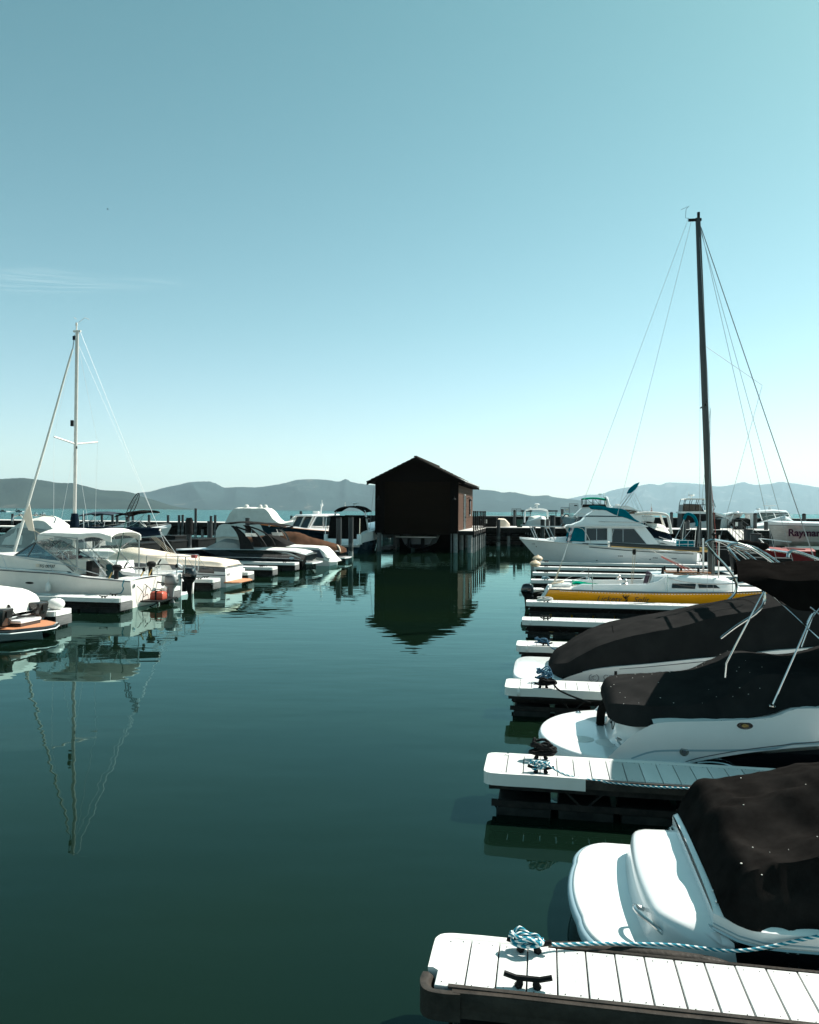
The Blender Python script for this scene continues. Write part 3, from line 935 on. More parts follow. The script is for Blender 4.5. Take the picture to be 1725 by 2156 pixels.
for u, v, z, r, lb, c in [(-3.89, 75.2, 2.68, .19, 'dark pile right of the row of black posts, by the dock box', 'flat'),
        (-2.61, 84, 3.57, .15, 'slim dark pile left of the white boat behind the pier', 'cone'),
        (-.39, 75.2, 1.99, .2, 'low dark pile under the bow rail of the flybridge boat', 'flat'),
        (.51, 70, 2.77, .2, 'dark pile in front of the white boat behind the pier', 'flat'),
        (.98, 77, 2.75, .17, 'grey pile between the white boat and the tall twin piles', 'flat'),
        (1.45, 75, 3.16, .27, 'thickest dark pile, standing right of the white boat behind the pier', 'flat'),
        (2.59, 84, 3.8, .16, 'dark pile left of the metal gate on the breakwater', 'flat'),
        (14.15, 84, 3.48, .16, 'tall slim dark pile with pointed cap right of the white arch boat', 'cone'),
        (12.43, 66, 2.67, .22, 'dark pile behind the folded teal canopy of the flybridge boat', 'flat'),
        (14.65, 77, 2.74, .2, 'grey pile left of the large flybridge yacht hull', 'flat'),
        (14.45, 70, 2.76, .2, 'dark pile in front of the large flybridge yacht', 'flat'),
        (18.7, 85, 3.46, .16, 'dark pile with pointed cap beside the large flybridge yacht bow', 'cone'),
        (15.12, 55, 2.37, .33, 'thick grey pile in front of the gangway foot', 'flat'),
        (14.39, 50, 2.17, .36, 'shortest thick grey pile, right of the gangway foot', 'flat'),
        (22.66, 84, 3.45, .19, 'tall dark pile beside the hardtop boat', 'cone'),
        (21.96, 77, 2.71, .2, 'short grey pile right of the hardtop boat', 'flat'),
        (19.65, 66, 2.6, .27, 'black pile left of the bare metal hull with dark lettering', 'flat'),
        (27.8, 85, 3.44, .2, 'dark pile in front of the sport cruiser windscreen', 'cone'),
        (19.59, 77, 2.73, .2, 'grey pile behind the gangway handrail', 'flat')]:
    pile(u, v, z, lb, G5, r, c)
G6 = 'dark piles along the breakwater'
for u, v, z, lb in [(-36, 112, 3.3, 'tall dark pile standing behind the picnic boat roof'), (-37.5, 112, 2.6, 'short dark pile just left of the tall one behind the picnic boat'), (-16.9, 88, 3.6, 'slim dark pile between the black canvas cruiser and the boathouse')]:
    pile(u, v, z, lb, G6, .2, 'flat')
# slim mooring pile by the outer right fingers and the pale one at the flybridge bow
pile(.02, 42.6, .62, 'stubby pale pile under the tan mooring buoys at the outer finger', 'pale piles', .12)

# ------------------------------------------------------------------ floating finger docks
def board_deck(L, Wd, y0, z=.48, bw=.195, seed=0):
    rr = random.Random(seed); mb = MB(); x = .03
    while x < L - .1:
        j = rr.uniform(-.0015, .0015)
        mb.box(x, x + bw - .009, y0 + rr.uniform(0, .006), y0 + Wd - rr.uniform(0, .006), z - .03, z + j)
        mb.a[-8:] = [rr.random()] * 8
        x += bw
    return mb
def bumper_path(L, y0, y1, z, l0, l1):
    r = .10
    return [(l0, y0, z), (.12, y0, z), (.03, y0 + .03, z), (-.02, y0 + .12, z), (-.02, y1 - .12, z), (.03, y1 - .03, z), (.12, y1, z), (l1, y1, z)]
def d_tube(mb, pts, w, h):
    """flat-backed padding strip along a path, rounded outside"""
    P = smooth_path(pts, 5); rings = []
    for i, p in enumerate(P):
        d = (P[min(i + 1, len(P) - 1)] - P[max(i - 1, 0)]).normalized()
        nrm = Vector((d.y, -d.x, 0)); nrm.normalize()
        k = noise.noise(Vector((p.x * 3, p.y * 3, 1))) * .008
        prof = [(-.035, h * .5), (0, h * .52), (w * .6, h * .40), (w, h * .1), (w, -h * .25), (w * .6, -h * .5), (0, -h * .55), (-.035, -h * .5)]
        rings.append([p + nrm * (a + k) + Vector((0, 0, b + k)) for a, b in prof])
    mb.loft(rings)
    return mb
def finger(name, label, L=9.6, Wd=.70, bump='vinyl_white', near_len=9.6, far_len=9.6, endboard=False, side='right', seed=1, edge=None):
    """local x runs from the outer end to the walkway, y=0 is the far edge, y=-Wd the near edge (for left ones mirrored by rotation)"""
    t = thing('finger_dock', label, 'floating dock', 0, 0)
    board_deck(L, Wd - .04, -Wd + .02, seed=seed).build('decking', 'board', t, bevel=.004, seg=1)
    mb = MB()
    for y in (-Wd, -.05):
        mb.box(.03, L, y, y + .05, .30, .449); mb.box(.06, L, y + .004, y + .046, .10, .17)
        x = .9
        while x < L - 1:
            for a, b in ((x, x + .16), (x + .42, x + .26)):
                mb.tube([(a, y + .025, .31), (b, y + .025, .16)], .014, 5)
            x += 1.45
    mb.box(.03, .08, -Wd + .05, -.05, .28, .449)
    mb.box(.08, L, -.13, -.10, .10, .40)  # dark plate added to keep the gaps below the deck in shade
    for x in np.arange(.5, L, 1.4): mb.box(x, x + .06, -Wd + .05, -.05, .36, .449)
    mb.build('frame', 'steel_dark', t)
    x = .12
    while x < L - .5:
        mb = MB(); mb.box(x, x + .62, -Wd + .01, -.01, -.22, .098); mb.build('float', 'float', t, bevel=.03, seg=2); x += .70
    if edge:
        mb = MB(); mb.box(near_len, L, -Wd - .035, -Wd - .002, .37, .475); mb.box(far_len, L, .002, .035, .37, .475)
        mb.build('rub_rail', edge, t, bevel=.01)
    mb = MB()
    r = .055
    P = ([(near_len, -Wd, .405)] + ([(1.2, -Wd, .405)] if near_len > 1.3 else []) + ([(.2, -Wd, .405)] if near_len > .25 else []) + ([(.05, -Wd + .012, .405), (.008, -Wd + .05, .405), (.0, -Wd + .12, .405)] if near_len > .1 else [])
         + [(.0, -.12, .405), (.008, -.05, .405), (.05, -.012, .405), (.2, 0, .405)] + ([(1.2, 0, .405)] if far_len > 1.3 else []) + [(far_len, 0, .405)])
    if near_len < .1: P = P[1:]; P.insert(0, (.0, -Wd + .2, .405))
    d_tube(mb, [(a, b, c + .015) for a, b, c in P], .055, .14)
    mb.build('bumper', bump, t, ang=50)
    if endboard:
        mb = MB(); mb.box(-.045, -.004, -Wd + .03, -.03, .06, .33)
        mb.build('end_board', 'wood_grey', t, bevel=.01)
        mb = MB()
        for y in (-Wd * .72, -Wd * .35): mb.box(-.035, -.01, y - .02, y + .02, -.1, .06)
        mb.build('end_bracket', 'steel_dark', t)
    for y, s in ((-Wd + .10, 1), (-.10, 1)):
        mb = MB(); cleat_mb(mb, .62, y, .48, 1.12); mb.build('cleat', 'black_matte', t)
    return t

VR = [0, 4.36, 8.86, 13.22, 17.54, 22.07, 26.5, 30.8, 35.06, 39.3, 43.5]
LR = ['nearest white finger dock, black rubber bumper on its near corner',
      'second nearest finger dock, white boards between the two black-covered boats',
      'finger dock with blue rope heap and black rope, before the largest dark cover',
      'finger dock with flat blue rope, poking out left of the largest dark cover',
      'empty-looking finger dock with two bare cleats just above the largest dark cover',
      'finger dock touching the near side of the yellow sailboat',
      'finger dock end showing behind the black outboard of the yellow sailboat',
      'finger dock with a small teal rope heap, behind the yellow sailboat cockpit',
      'finger dock with bare cleat, third behind the yellow sailboat',
      'thin sunlit finger dock second below the teal-canvas flybridge boat',
      'finger dock right under the hull of the teal-canvas flybridge boat']
gR = 'white finger docks on the right'
d0 = finger('finger_dock', LR[2], seed=3)
d0['group'] = gR
local(d0, .08, VR[2])
for k in range(3, 11):
    dup(d0, LR[k], .10 + .008 * k, VR[k])
dA = finger('finger_dock', LR[0], near_len=.05, far_len=.75, seed=1, edge='rubber', Wd=.62); local(dA, 0, 0); dA['group'] = gR
mb = MB(); d_tube(mb, [(.20, -.63, .39), (.10, -.64, .39), (-.00, -.615, .385), (-.035, -.53, .38), (-.03, -.44, .38)], .055, .175); mb.build('corner_bumper', 'rubber', dA, ang=50)
mb = MB(); d_tube(mb, [(9.6, -.62, .40), (3, -.62, .40), (.15, -.62, .40)], .045, .16); mb.build('side_bumper', 'rubber', dA, ang=50)
mb = MB(); mb.box(.12, 9.6, -.618, -.585, .478, .492); mb.build('edge_trim', 'rubber', dA)
mb = MB(); mb.tube([(.72, .075, .40), (.95, .085, .425), (1.4, .09, .43), (1.8, .085, .42), (1.95, .07, .40)], [.055, .05], 10, 4); mb.build('side_fender', 'rubber', dA, ang=60)
def screws(d, L, y0, y1, seed):
    rr = random.Random(seed); mb = MB(); x = .03
    while x < L:
        for y in (y0, y1):
            for dx in (.045, .14):
                mb.lathe([(.0038, -.001), (.0038, .0012)], (x + dx + rr.uniform(-.006, .006), y + rr.uniform(-.008, .008), .482), 6)
        x += .195
    o = mb.build('screws', 'steel_dark', d); o['kind'] = 'stuff'
screws(dA, 4.0, -.555, -.06, 3)
dB = finger('finger_dock', LR[1], near_len=1.12, far_len=9.6, seed=2, edge='rubber', Wd=.74); local(dB, .06, VR[1]); dB['group'] = gR
screws(dB, 4.5, -.67, -.06, 4)

VL = [16.4, 20.0, 23.7, 27.6, 31.7, 35.2, 39.0, 42.2, 46.0]
LL = ['left finger dock with the round white fender on it, nearest on the left',
      'left finger dock under the near side of the white cruiser with clear curtains',
      'left finger dock whose grey end shows right of the grey outboard',
      'left finger dock with teal rope in front of the tan-covered boat transom',
      'left finger dock carrying a small white step box, right of the tan-covered boat',
      'low bare left finger dock just nearer than the black wakeboard boat',
      'left finger dock along the near side of the black wakeboard boat',
      'left finger dock end between the black wakeboard boat and the white-covered boat',
      'left finger dock end by the brown-covered boat, nearest the two grey piles']
gL = 'white finger docks on the left'
e0 = finger('finger_dock', LL[0], endboard=True, seed=9, Wd=.86); e0['group'] = gL
# rotated by pi: local y=0 becomes the near edge, so set the origin one width nearer
local(e0, -13.33, VL[0] - .86, 0, PI)
for k in range(1, 9): dup(e0, LL[k], -13.33, VL[k] - .86, 0, PI)

def walkway(label, u0, u1, v0, v1):
    t = thing('floating_walkway', label, 'floating dock', u0, v0)
    mb = MB(); y = 0; Wd = u1 - u0
    while y < v1 - v0: mb.box(0, Wd, y, y + .185, .45, .48); y += .19
    mb.build('decking', 'board', t)
    mb = MB(); mb.box(.0, .06, 0, v1 - v0, .1, .448); mb.box(Wd - .06, Wd, 0, v1 - v0, .1, .448); mb.box(.2, Wd - .2, 0, v1 - v0, -.2, .35)
    mb.build('frame', 'steel_dark', t)
walkway('long floating walkway linking the left finger docks', -25.2, -22.95, 8, 80)
walkway('long floating walkway linking the right finger docks', 9.75, 12.2, -4, 62)

# ================================================================== RIGHT HAND BOATS
def rope_coil(u, v, z, mat, label, seed=0, r=.11, n=7, tr=.013, tail=None, flat=.6, cat='rope', group='mooring ropes'):
    rr = random.Random(seed)
    t = thing('mooring_rope', label, cat, u, v, z, 0, group)
    pts = []
    for i in range(n * 9):
        a = i * 2 * PI / 9
        k = r * (.65 + .45 * rr.random())
        tl = .5 * math.sin(i * .45 + seed)
        pts.append((k * math.cos(a) * 1.25, k * math.sin(a) * .55 + .03 * tl, .02 + flat * .1 * (1 + math.sin(a * .5 + tl)) * rr.uniform(.4, 1.0) + .004 * i / n))
    mb = MB(); mb.tube(pts, tr, 7, 3); mb.build('coil', mat, t, ang=80)
    if tail:
        mb = MB(); mb.tube([pts[-1]] + [(a - u, b - v, c - z) for a, b, c in tail], tr, 8, 7); mb.build('line', mat, t, ang=80)
    return t

def snaps(pts, root, r=.011, name='snap_button'):
    for p in pts:
        mb = MB(); mb.lathe([(r, -.004), (r, .003), (r * .5, .006)], p, 8, 'y'); mb.build(name, 'chrome', root)

def specks(root, pts, name='spots'):
    mb = MB()
    for (x, y, z, r) in pts:
        mb.lathe([(r, -.002), (r * .8, .002), (.001, .003)], (x, y, z), 6)
    o = mb.build(name, 'speck', root); o['kind'] = 'stuff'; return o

# ---- boat 1: nearest, white runabout with black cover, stern to the left
def boat_near():
    u0, v0 = .95, 1.38
    t = thing('runabout', 'nearest white runabout under a baggy black cover, wide white swim platform', 'motorboat', u0, v0, 0, 0, 'covered boats on the right')
    # swim platform (rounded slab)
    def slab(mb, x0, x1, hw, z0, z1, rad=.5, inset=0, xs=1.25, n=10):
        """x0 aft edge, rounded aft corners"""
        pts = []
        hw = hw - inset; x0 += inset
        for k in range(n + 1):
            a = PI / 2 * k / n
            pts.append((x0 + rad * .55 * (1 - math.sin(a)**.9) + .10 * ((hw - rad + rad * math.cos(PI/2 - a)) / hw)**2 * 0, -(hw - rad + rad * math.cos(a))))
        out = []
        # aft edge slightly bowed
        side = [(x1, -hw), (x0 + rad * .62, -hw)]
        for k in range(1, n + 1):
            a = PI / 2 * k / n
            out.append((x0 + rad * .62 * (1 - math.sin(a)), -hw + rad * (1 - math.cos(a))))
        bow = [(x0 - .055 * (1 - (y / (hw - rad))**2), y) for y in np.linspace(-(hw - rad), hw - rad, 13)[1:-1]]
        poly = side + out + bow + [(x, -y) for x, y in reversed(out)] + [(x, -y) for x, y in reversed(side)]
        return poly
    P = slab(None, .04, 1.0, 1.02, 0, 0)
    mb = MB(); rings = []
    for z, s in ((.02, .93), (.10, .975), (.16, .995), (.185, 1.0)):
        rings.append([((x - 1) * s + 1, y * s, z) for x, y in P])
    mb.loft(rings, cap1=True); mb.build('platform_underside', 'black_gloss', t)
    mb = MB(); rings = []
    for z, s in ((.185, 1.0), (.20, 1.012), (.235, 1.012), (.25, 1.0), (.262, .985)):
        rings.append([((x - 1) * s + 1, y * s, z) for x, y in P])
    mb.loft(rings); mb.build('rub_strake', 'stripe_blue', t, ang=60)
    mb = MB(); rings = []
    for z, s in ((.255, .972), (.275, .965), (.283, .95), (.286, .93)):
        rings.append([((x - 1) * s + 1, y * s, z) for x, y in P])
    mb.loft(rings); mb.build('swim_platform', 'gelcoat', t, ang=60)
    # stepped bench across the transom
    mb = MB(); rings = []
    for y in np.linspace(-1.06, .98, 25):
        e = max(0, (abs(y + .04) - .72) / .30)
        e2 = min(1, e)**2.2
        bow = .10 * (1 - (y / 1.05)**2)
        x0 = .62 - bow + .42 * e2 * (1 if y < 0 else .5)
        h = .52 - .10 * e2
        rings.append([(x0 - .05, y, .27), (x0 - .015, y, .32), (x0 + .0, y, .40), (x0 + .012, y, h - .045), (x0 + .04, y, h - .012), (x0 + .10, y, h),
                      (1.02, y, h + .01), (1.15, y, h + .05), (1.25, y, h + .12), (1.25, y, .27)])
    mb.loft(rings); mb.build('transom_bench', 'gelcoat', t, ang=70)
    # hull
    H = Hull(5.0, 2.46, [(0, .60), (.3, .66), (.7, .80), (1, 1.0)], rake=.8, tm=.35, p=2.4, tw=.96, wl=.9, z0=-.1, n=36)
    hroot = .98
    def S(tt, q, side=1, off=0):
        x, y, z = Hull.S(H, tt, q, side, off)
        # round the after quarter
        k = max(0, 1 - tt / .07)
        return (x + hroot, y * (1 - .20 * k**2.2) - .0, z)
    H.S = S
    mb = MB(); H.shell(mb, 0, .82); mb.build('hull', 'black_gloss', t)
    mb = MB(); H.shell(mb, .83, 1.0, bottom=False, nq=3); mb.build('gunwale', 'gelcoat', t)
    mb = MB(); H.deck(mb, .03, rim=.02); mb.build('side_deck', 'gelcoat', t)
    mb = MB(); H.rail(mb, .016, .84, off=.012, aft=False)
    mb.tube([S(0, .84, s, .012) for s in (-1,)] + [(hroot - .03, y, S(0, .84, 1)[2]) for y in np.linspace(-.9, .9, 9)] + [S(0, .84, 1, .012)], .016, 7)
    mb.build('chrome_rail', 'chrome', t)
    mb = MB(); H.stripe(mb, .885, .90, 0, .8, off=.006); mb.build('pin_stripe', 'stripe_blue', t)
    # cover; x is aft to bow, laced down with snaps
    rows = [(1.03, 1.05, .63, .97, .66, .68), (1.11, 1.13, .62, 1.02, .80, .86), (1.22, 1.17, .60, 1.0, .94, 1.0), (1.40, 1.17, .59, .94, .98, 1.07),
            (1.75, 1.15, .62, .94, 1.04, 1.20), (2.2, 1.13, .76, .98, 1.16, 1.34), (2.9, 1.14, .80, .98, 1.26, 1.45), (3.8, 1.0, .84, .8, 1.3, 1.48), (5.0, .6, .9, .4, 1.1, 1.2)]
    mb = MB(); cover(mb, rows, n=150, amp=.050, seed=3, m=18, fs=1.7, hang=8, flat=True)
    # big slack folds
    V = []
    for (x, y, z) in mb.v:
        if z > .7:
            a = max(0, 1 - abs((y + .35) - (x - 1.7) * .25) / .35)
            z -= .17 * a * math.exp(-((x - 2.0) / .55)**2)
            b = max(0, 1 - abs((y - .35) + (x - 1.5) * .1) / .22)
            z -= .07 * b * math.exp(-((x - 2.1) / .8)**2)
            c = max(0, 1 - abs((y + .75) - (x - 2.3) * .4) / .2)
            z += .05 * c
            z += .016 * math.sin(9 * (x * .8 + y * 1.3) + 3 * noise.noise(Vector((x * 2, y * 2, 5)))) * max(0, noise.noise(Vector((x * 1.3, y * 1.1, 9))) + .15)
        V.append((x, y, z))
    mb.v = V
    mb.build('canvas_cover', 'canvas_black', t, ang=75)
    snaps([(1.02 + .01 * k, -.86 + .17 * k, .645) for k in range(11)], t)
    snaps([(1.35, -1.12, .61), (1.62, -1.13, .64), (1.95, -1.14, .73)], t)
    rr = random.Random(11)
    # bird lime spots resting on the canvas
    g = MB()
    o = [c for c in t.children if c.name.startswith('canvas_cover')][0]
    vs = [v.co for v in o.data.vertices if v.co.z > .8]
    pts = [(p.x, p.y, p.z + .004, rr.uniform(.003, .010)) for p in rr.sample(vs, 46)]
    specks(t, pts)
    # grab handle on the bench
    mb = MB(); mb.tube([(.54, -.56, .40), (.47, -.58, .43), (.48, -.70, .44), (.58, -.84, .42), (.64, -.86, .38)], .017, 8, 6)
    mb.lathe([(.028, 0), (.028, .008)], (.70, -.86, .36), 8, 'x')
    mb.build('grab_handle', 'chrome', t)
    mb = MB(); cleat_mb(mb, 2.12, -1.17, .70, .9, -.05); mb.build('cleat', 'chrome', t)
    mb = MB(); mb.tube([(1.45, -1.14, .31), (1.45, -1.24, .31), (1.52, -1.24, .31), (1.52, -1.14, .31)], .012, 6); mb.build('tow_eye', 'chrome', t)
    text('2', .12, 'gelcoat', t, (1.62, -1.19, .28), (PI / 2, 0, 0))
    return t
boat_near()
rope_coil(.60, -.10, .50, 'rope_teal', 'teal and white rope tangled on the nearest dock, running to the nearest boat', 2, .085, 5, .0125, flat=.35,
          tail=[(.80, -.05, .52), (1.05, .02, .515), (1.25, .08, .50), (1.6, .13, .50), (2.05, .14, .50), (2.5, .16, .62), (2.9, .18, .74), (3.03, .20, .78)])
rope_coil(.66, 3.74, .50, 'rope_teal', 'teal and white rope heaped on the second dock, trailing along its edge', 5, .085, 5, .012, flat=.35,
          tail=[(.95, 3.66, .50), (1.3, 3.60, .47), (1.9, 3.58, .45), (2.6, 3.57, .47), (3.6, 3.55, .5)])
rope_coil(.70, 4.22, .52, 'rope_black', 'thick black rope wound on the far cleat of the second dock', 8, .12, 7, .018, flat=.8)
rope_coil(.78, 8.22, .52, 'rope_black', 'black rope wound on the near cleat, its line dropping to the swim platform', 12, .12, 6, .016,
          tail=[(.95, 8.1, .50), (1.15, 7.85, .46), (1.45, 7.5, .44)], flat=.5)
rope_coil(.72, 8.72, .52, 'rope_blue', 'heap of speckled blue rope on the far cleat above the black rope', 15, .11, 7, .012, flat=1.0)
rope_coil(.66, 12.7, .50, 'rope_blue', 'blue rope loosely knotted on the dock left of the largest dark cover', 21, .13, 5, .012,
          tail=[(.85, 12.5, .48), (1.1, 12.3, .40), (1.2, 12.1, .36)])
rope_coil(.75, 30.2, .50, 'rope_teal', 'small teal rope heap on the dock behind the yellow sailboat stern', 25, .14, 4, .02)
rope_coil(2.6, 30.2, .50, 'rope_teal', 'second small teal rope bundle farther along the dock behind the yellow sailboat', 26, .08, 3, .02)
rope_coil(.72, 21.45, .50, 'rope_white', 'pale rope coiled flat over the cleat beside the yellow hull', 31, .20, 6, .018, flat=.7)

# ---- boat 2: white and black sterndrive with black cover and bimini
def boat_mid():
    u0, v0 = .62, 6.0
    t = thing('sterndrive_boat', 'white and black boat with black cover, raised black bimini and round swim platform', 'motorboat', u0, v0, 0, 0, 'covered boats on the right')
    # round platform
    def ring(z, s, dx=0):
        pts = []
        for k in range(33):
            a = PI / 2 + PI * k / 32
            pts.append((1.22 + dx + 1.2 * s * math.cos(a) * 1.0, 1.36 * s * math.sin(a)))
        pts += [(1.9, -1.36 * s), (1.9, 1.36 * s)]
        return [(x, y, z) for x, y in pts]
    mb = MB(); mb.loft([ring(.0, .90), ring(.16, .955), ring(.24, .985), ring(.25, 1.0), ring(.30, 1.005), ring(.32, 1.0)]); mb.build('platform_skirt', 'gelcoat', t, ang=50)
    mb = MB(); mb.loft([ring(.32, .992), ring(.365, .99), ring(.385, .975), ring(.39, .955)]); mb.build('swim_platform', 'gelcoat', t, ang=50)
    mb = MB(); mb.lathe([(.15, .388), (.15, .394), (.14, .396)], (.62, -.45, 0), 20); mb.build('ladder_hatch', 'deck_white', t)
    mb = MB(); mb.lathe([(.17, .388), (.17, .394), (.155, .397)], (.95, -.55, 0), 24); mb.build('round_hatch', 'deck_white', t)
    for k in range(3):
        mb = MB(); mb.box(1.02 + .04 * k, 1.06 + .04 * k, -.66 + .05 * k, -.64 + .05 * k, .397, .401); mb.build('hatch_slot', 'black_matte', t)
    for x, y in ((.62, 1.02), (1.0, 1.08)):
        mb = MB(); mb.lathe([(.045, .39), (.045, .397)], (x, y, 0), 12); mb.tube([(x - .03, y, .40), (x, y, .425), (x + .03, y, .40)], .008, 5); mb.build('deck_fitting', 'chrome', t)
    for sgn in (1, -1):
        mb = MB(); cleat_mb(mb, 1.28, sgn * 1.18, .39, 1.0); mb.build('cleat', 'black_matte' if sgn < 0 else 'chrome', t)
    # hull with a swooping quarter
    H = Hull(6.6, 2.62, [(0, .36), (.055, .72), (.10, .88), (.22, .95), (.30, 1.02), (.345, 1.14), (.45, 1.17), (.6, 1.14), (1, 1.25)], rake=1.0, tm=.35, p=2.4, tw=.97, wl=.88, z0=-.1, n=70)
    def S(tt, q, side=1, off=0):
        x, y, z = Hull.S(H, tt, q, side, off); return (x + .85, y, z)
    H.S = S
    def dk(tt):   # top of the black area
        zb = cr([0, .10, .18, .30, .5, 1], [.05, .20, .40, .58, .74, .9], tt)
        return (zb - H.z0) / (H.zs(tt) - H.z0)
    mb = MB(); H.shell(mb, 0, lambda q: dk(q)); mb.build('hull', 'black_gloss', t)
    mb = MB(); H.shell(mb, lambda q: dk(q), 1.0, bottom=False, nq=8); mb.build('topsides', 'gelcoat', t)
    mb = MB(); H.stripe(mb, lambda q: dk(q) - .012, lambda q: dk(q) + .02, 0, .9, off=.012); mb.build('trim_strip', 'chrome', t)
    mb = MB(); H.stripe(mb, lambda q: min(.9, dk(q) + .055), lambda q: min(.91, dk(q) + .066), 0, .9, off=.004); mb.build('pin_stripe', 'stripe_grey', t)
    mb = MB(); H.stripe(mb, lambda q: .60 + .1 * q, lambda q: .625 + .1 * q, .05, .8, off=.003); mb.build('accent_stripe', 'stripe_blue', t)
    mb = MB(); H.deck(mb, .03, t0=.09); mb.build('deck', 'gelcoat', t)
    # transom moulding between walk-throughs
    mb = MB(); rings = []
    for y in np.linspace(-.98, 1.02, 21):
        e = min(1, max(0, (abs(y) - .45) / .55))
        x0 = 1.0 + .30 * e**1.8
        h = .92 - .22 * e**3
        rings.append([(x0 - .04, y, .385), (x0, y, .42), (x0 + .03, y, .55), (x0 + .05, y, h - .12), (x0 + .12, y, h - .02), (x0 + .25, y, h), (1.9, y, h), (1.9, y, .385)])
    mb.loft(rings); mb.build('transom', 'gelcoat', t, ang=70)
    for y in (-.62, -.30):
        mb = MB(); mb.tube([(1.02, y, .82), (.99, y - .01, .70), (1.0, y - .03, .60), (1.03, y - .04, .72), (1.04, y - .02, .82)], .006, 5, 4); mb.build('cover_strap', 'black_matte', t)
    mb = MB(); mb.tube([(1.10, -.78, .50), (1.04, -.80, .52), (1.10, -.92, .46), (1.26, -1.0, .42), (1.30, -1.0, .42)], .017, 8, 5); mb.build('grab_handle', 'chrome', t)
    # cover
    rows = [(.93, .72, .78, .62, .90, .92), (1.02, .92, .76, .80, 1.00, 1.03), (1.2, 1.06, .76, .95, 1.02, 1.08), (1.5, 1.16, .80, 1.03, 1.03, 1.17), (1.8, 1.22, .90, 1.06, 1.06, 1.26), (2.15, 1.22, .93, 1.04, 1.10, 1.30),
            (2.55, 1.24, .97, .95, 1.30, 1.40), (2.8, 1.24, 1.03, .86, 1.44, 1.50), (3.1, 1.24, 1.14, .85, 1.46, 1.52), (3.5, 1.23, 1.14, .86, 1.44, 1.49), (4.0, 1.2, 1.13, .86, 1.56, 1.62), (4.7, 1.05, 1.14, .75, 1.75, 1.80), (5.3, .9, 1.16, .5, 1.5, 1.6), (6.6, .45, 1.2, .3, 1.3, 1.35)]
    mb = MB(); cover(mb, rows, n=120, amp=.024, seed=6, m=12, fs=1.9, hang=6, flat=True); mb.build('canvas_cover', 'canvas_charcoal', t, ang=40)
    mb = MB()
    rings = []
    for i in range(9):
        q = i / 8; y = .30 + .10 * q
        x = 1.02 - .16 * q + .02 * math.sin(i); z = .98 - .62 * q
        w = .16 - .08 * q
        rings.append([(x - .03, y - w, z), (x + .02 * math.sin(i * 1.4), y - w * .3, z), (x - .04, y + w * .3, z), (x, y + w, z), (x + .07, y + w, z), (x + .07, y - w, z)])
    mb.loft(rings); mb.build('cover_flap', 'canvas_black', t, ang=60)
    o = [c for c in t.children if c.name.startswith('canvas_cover')][0]
    rr = random.Random(21)
    vs = [v.co for v in o.data.vertices if v.co.z > 1.0 and v.co.x < 3]
    specks(t, [(p.x, p.y, p.z + .004, rr.uniform(.003, .009)) for p in rr.sample(vs, 40)])
    # badges
    for (x, z, r, sx) in ((1.82, .52, .055, 1), (2.52, .90, .045, 2.1)):
        tt = (x - .85) / 6.6
        q = (z - H.z0) / (H.zs(tt) - H.z0)
        p = H.S(tt, q, -1, .006)
        mb = MB(); mb.lathe([(r, 0), (r, .012), (r * .8, .018), (r * .75, .012), (.001, .012)], (0, 0, 0), 20, 'y')
        mb.v = [(a * sx + p[0], -b + p[1], c + p[2]) for a, b, c in mb.v]
        bd = mb.build('badge', 'chrome', t)
        mb = MB(); mb.lathe([(r * .45, 0), (.001, .008)], (0, 0, 0), 10, 'y'); mb.v = [(a * sx + p[0], -b + p[1] - .013, c + p[2]) for a, b, c in mb.v]; mb.build('emblem', 'gold' if sx > 1 else 'stripe_grey', bd)
    mb = MB(); q = H.S(.205, .47, -1, .01)
    mb.tube([(q[0] - .22, q[1] - .01, q[2]), (q[0] - .08, q[1] - .05, q[2] + .03), (q[0] + .08, q[1] - .05, q[2] + .02), (q[0] + .22, q[1] - .01, q[2] - .03)], .014, 6, 4)
    mb.tube([(q[0] - .22, q[1] - .01, q[2] - .02), (q[0], q[1] - .02, q[2] - .03), (q[0] + .2, q[1] - .01, q[2] - .04)], .009, 6); mb.build('bow_cleat', 'chrome', t)
    snaps([(2.25, -1.29, .94), (2.75, -1.30, .99), (3.35, -1.28, 1.10), (3.75, -1.27, 1.11)], t)
    # bimini: hooped canvas, near side hangs lower
    X0, X1 = 2.48, 5.2
    mb = MB(); rings = []
    for i in range(61):
        x = X0 + (X1 - X0) * i / 60
        zt = cr([2.48, 2.7, 3.1, 3.6, 4.4, 5.2], [2.70, 2.74, 2.70, 2.73, 2.72, 2.70], x)
        zb = cr([2.48, 2.71, 2.95, 3.18, 3.5, 5.2], [2.66, 2.57, 2.43, 2.31, 2.30, 2.30], x)
        top = [(x, -1.14, zb), (x, -1.16, zb * .6 + zt * .4 - .02), (x, -1.12, zt - .03)]
        for k in range(13):
            y = -1.06 + 2.30 * k / 12; q = k / 12
            z = zt + .12 * math.sin(PI * q) + .0 * q + .010 * noise.noise(Vector((x * 4, y * 2, 3)))
            top.append((x + .46 * q * max(0, 1 - (x - X0) / 1.5), y, z))
        top.append((top[-1][0], 1.27, top[-1][2] - .12))
        bot = [(a, b * .985, c - .03) for a, b, c in reversed(top[2:])] + [(x, -1.10, zb)]
        rings.append(top + bot)
    mb.loft(rings); mb.build('bimini_top', 'canvas_ink', t, ang=45)
    mb = MB(); r = .0115
    mb.tube([(2.80, -1.10, 2.58), (2.44, -1.14, 1.86), (2.34, -1.10, 1.62), (2.33, -1.08, 1.44)], r, 8)
    mb.build('bimini_strut', 'chrome', t); mb = MB()
    mb.tube([(3.42, -1.14, 2.36), (3.30, -1.15, 2.20), (2.86, -1.20, 1.14)], r, 8)
    mb.build('bimini_strut', 'chrome', t); mb = MB()
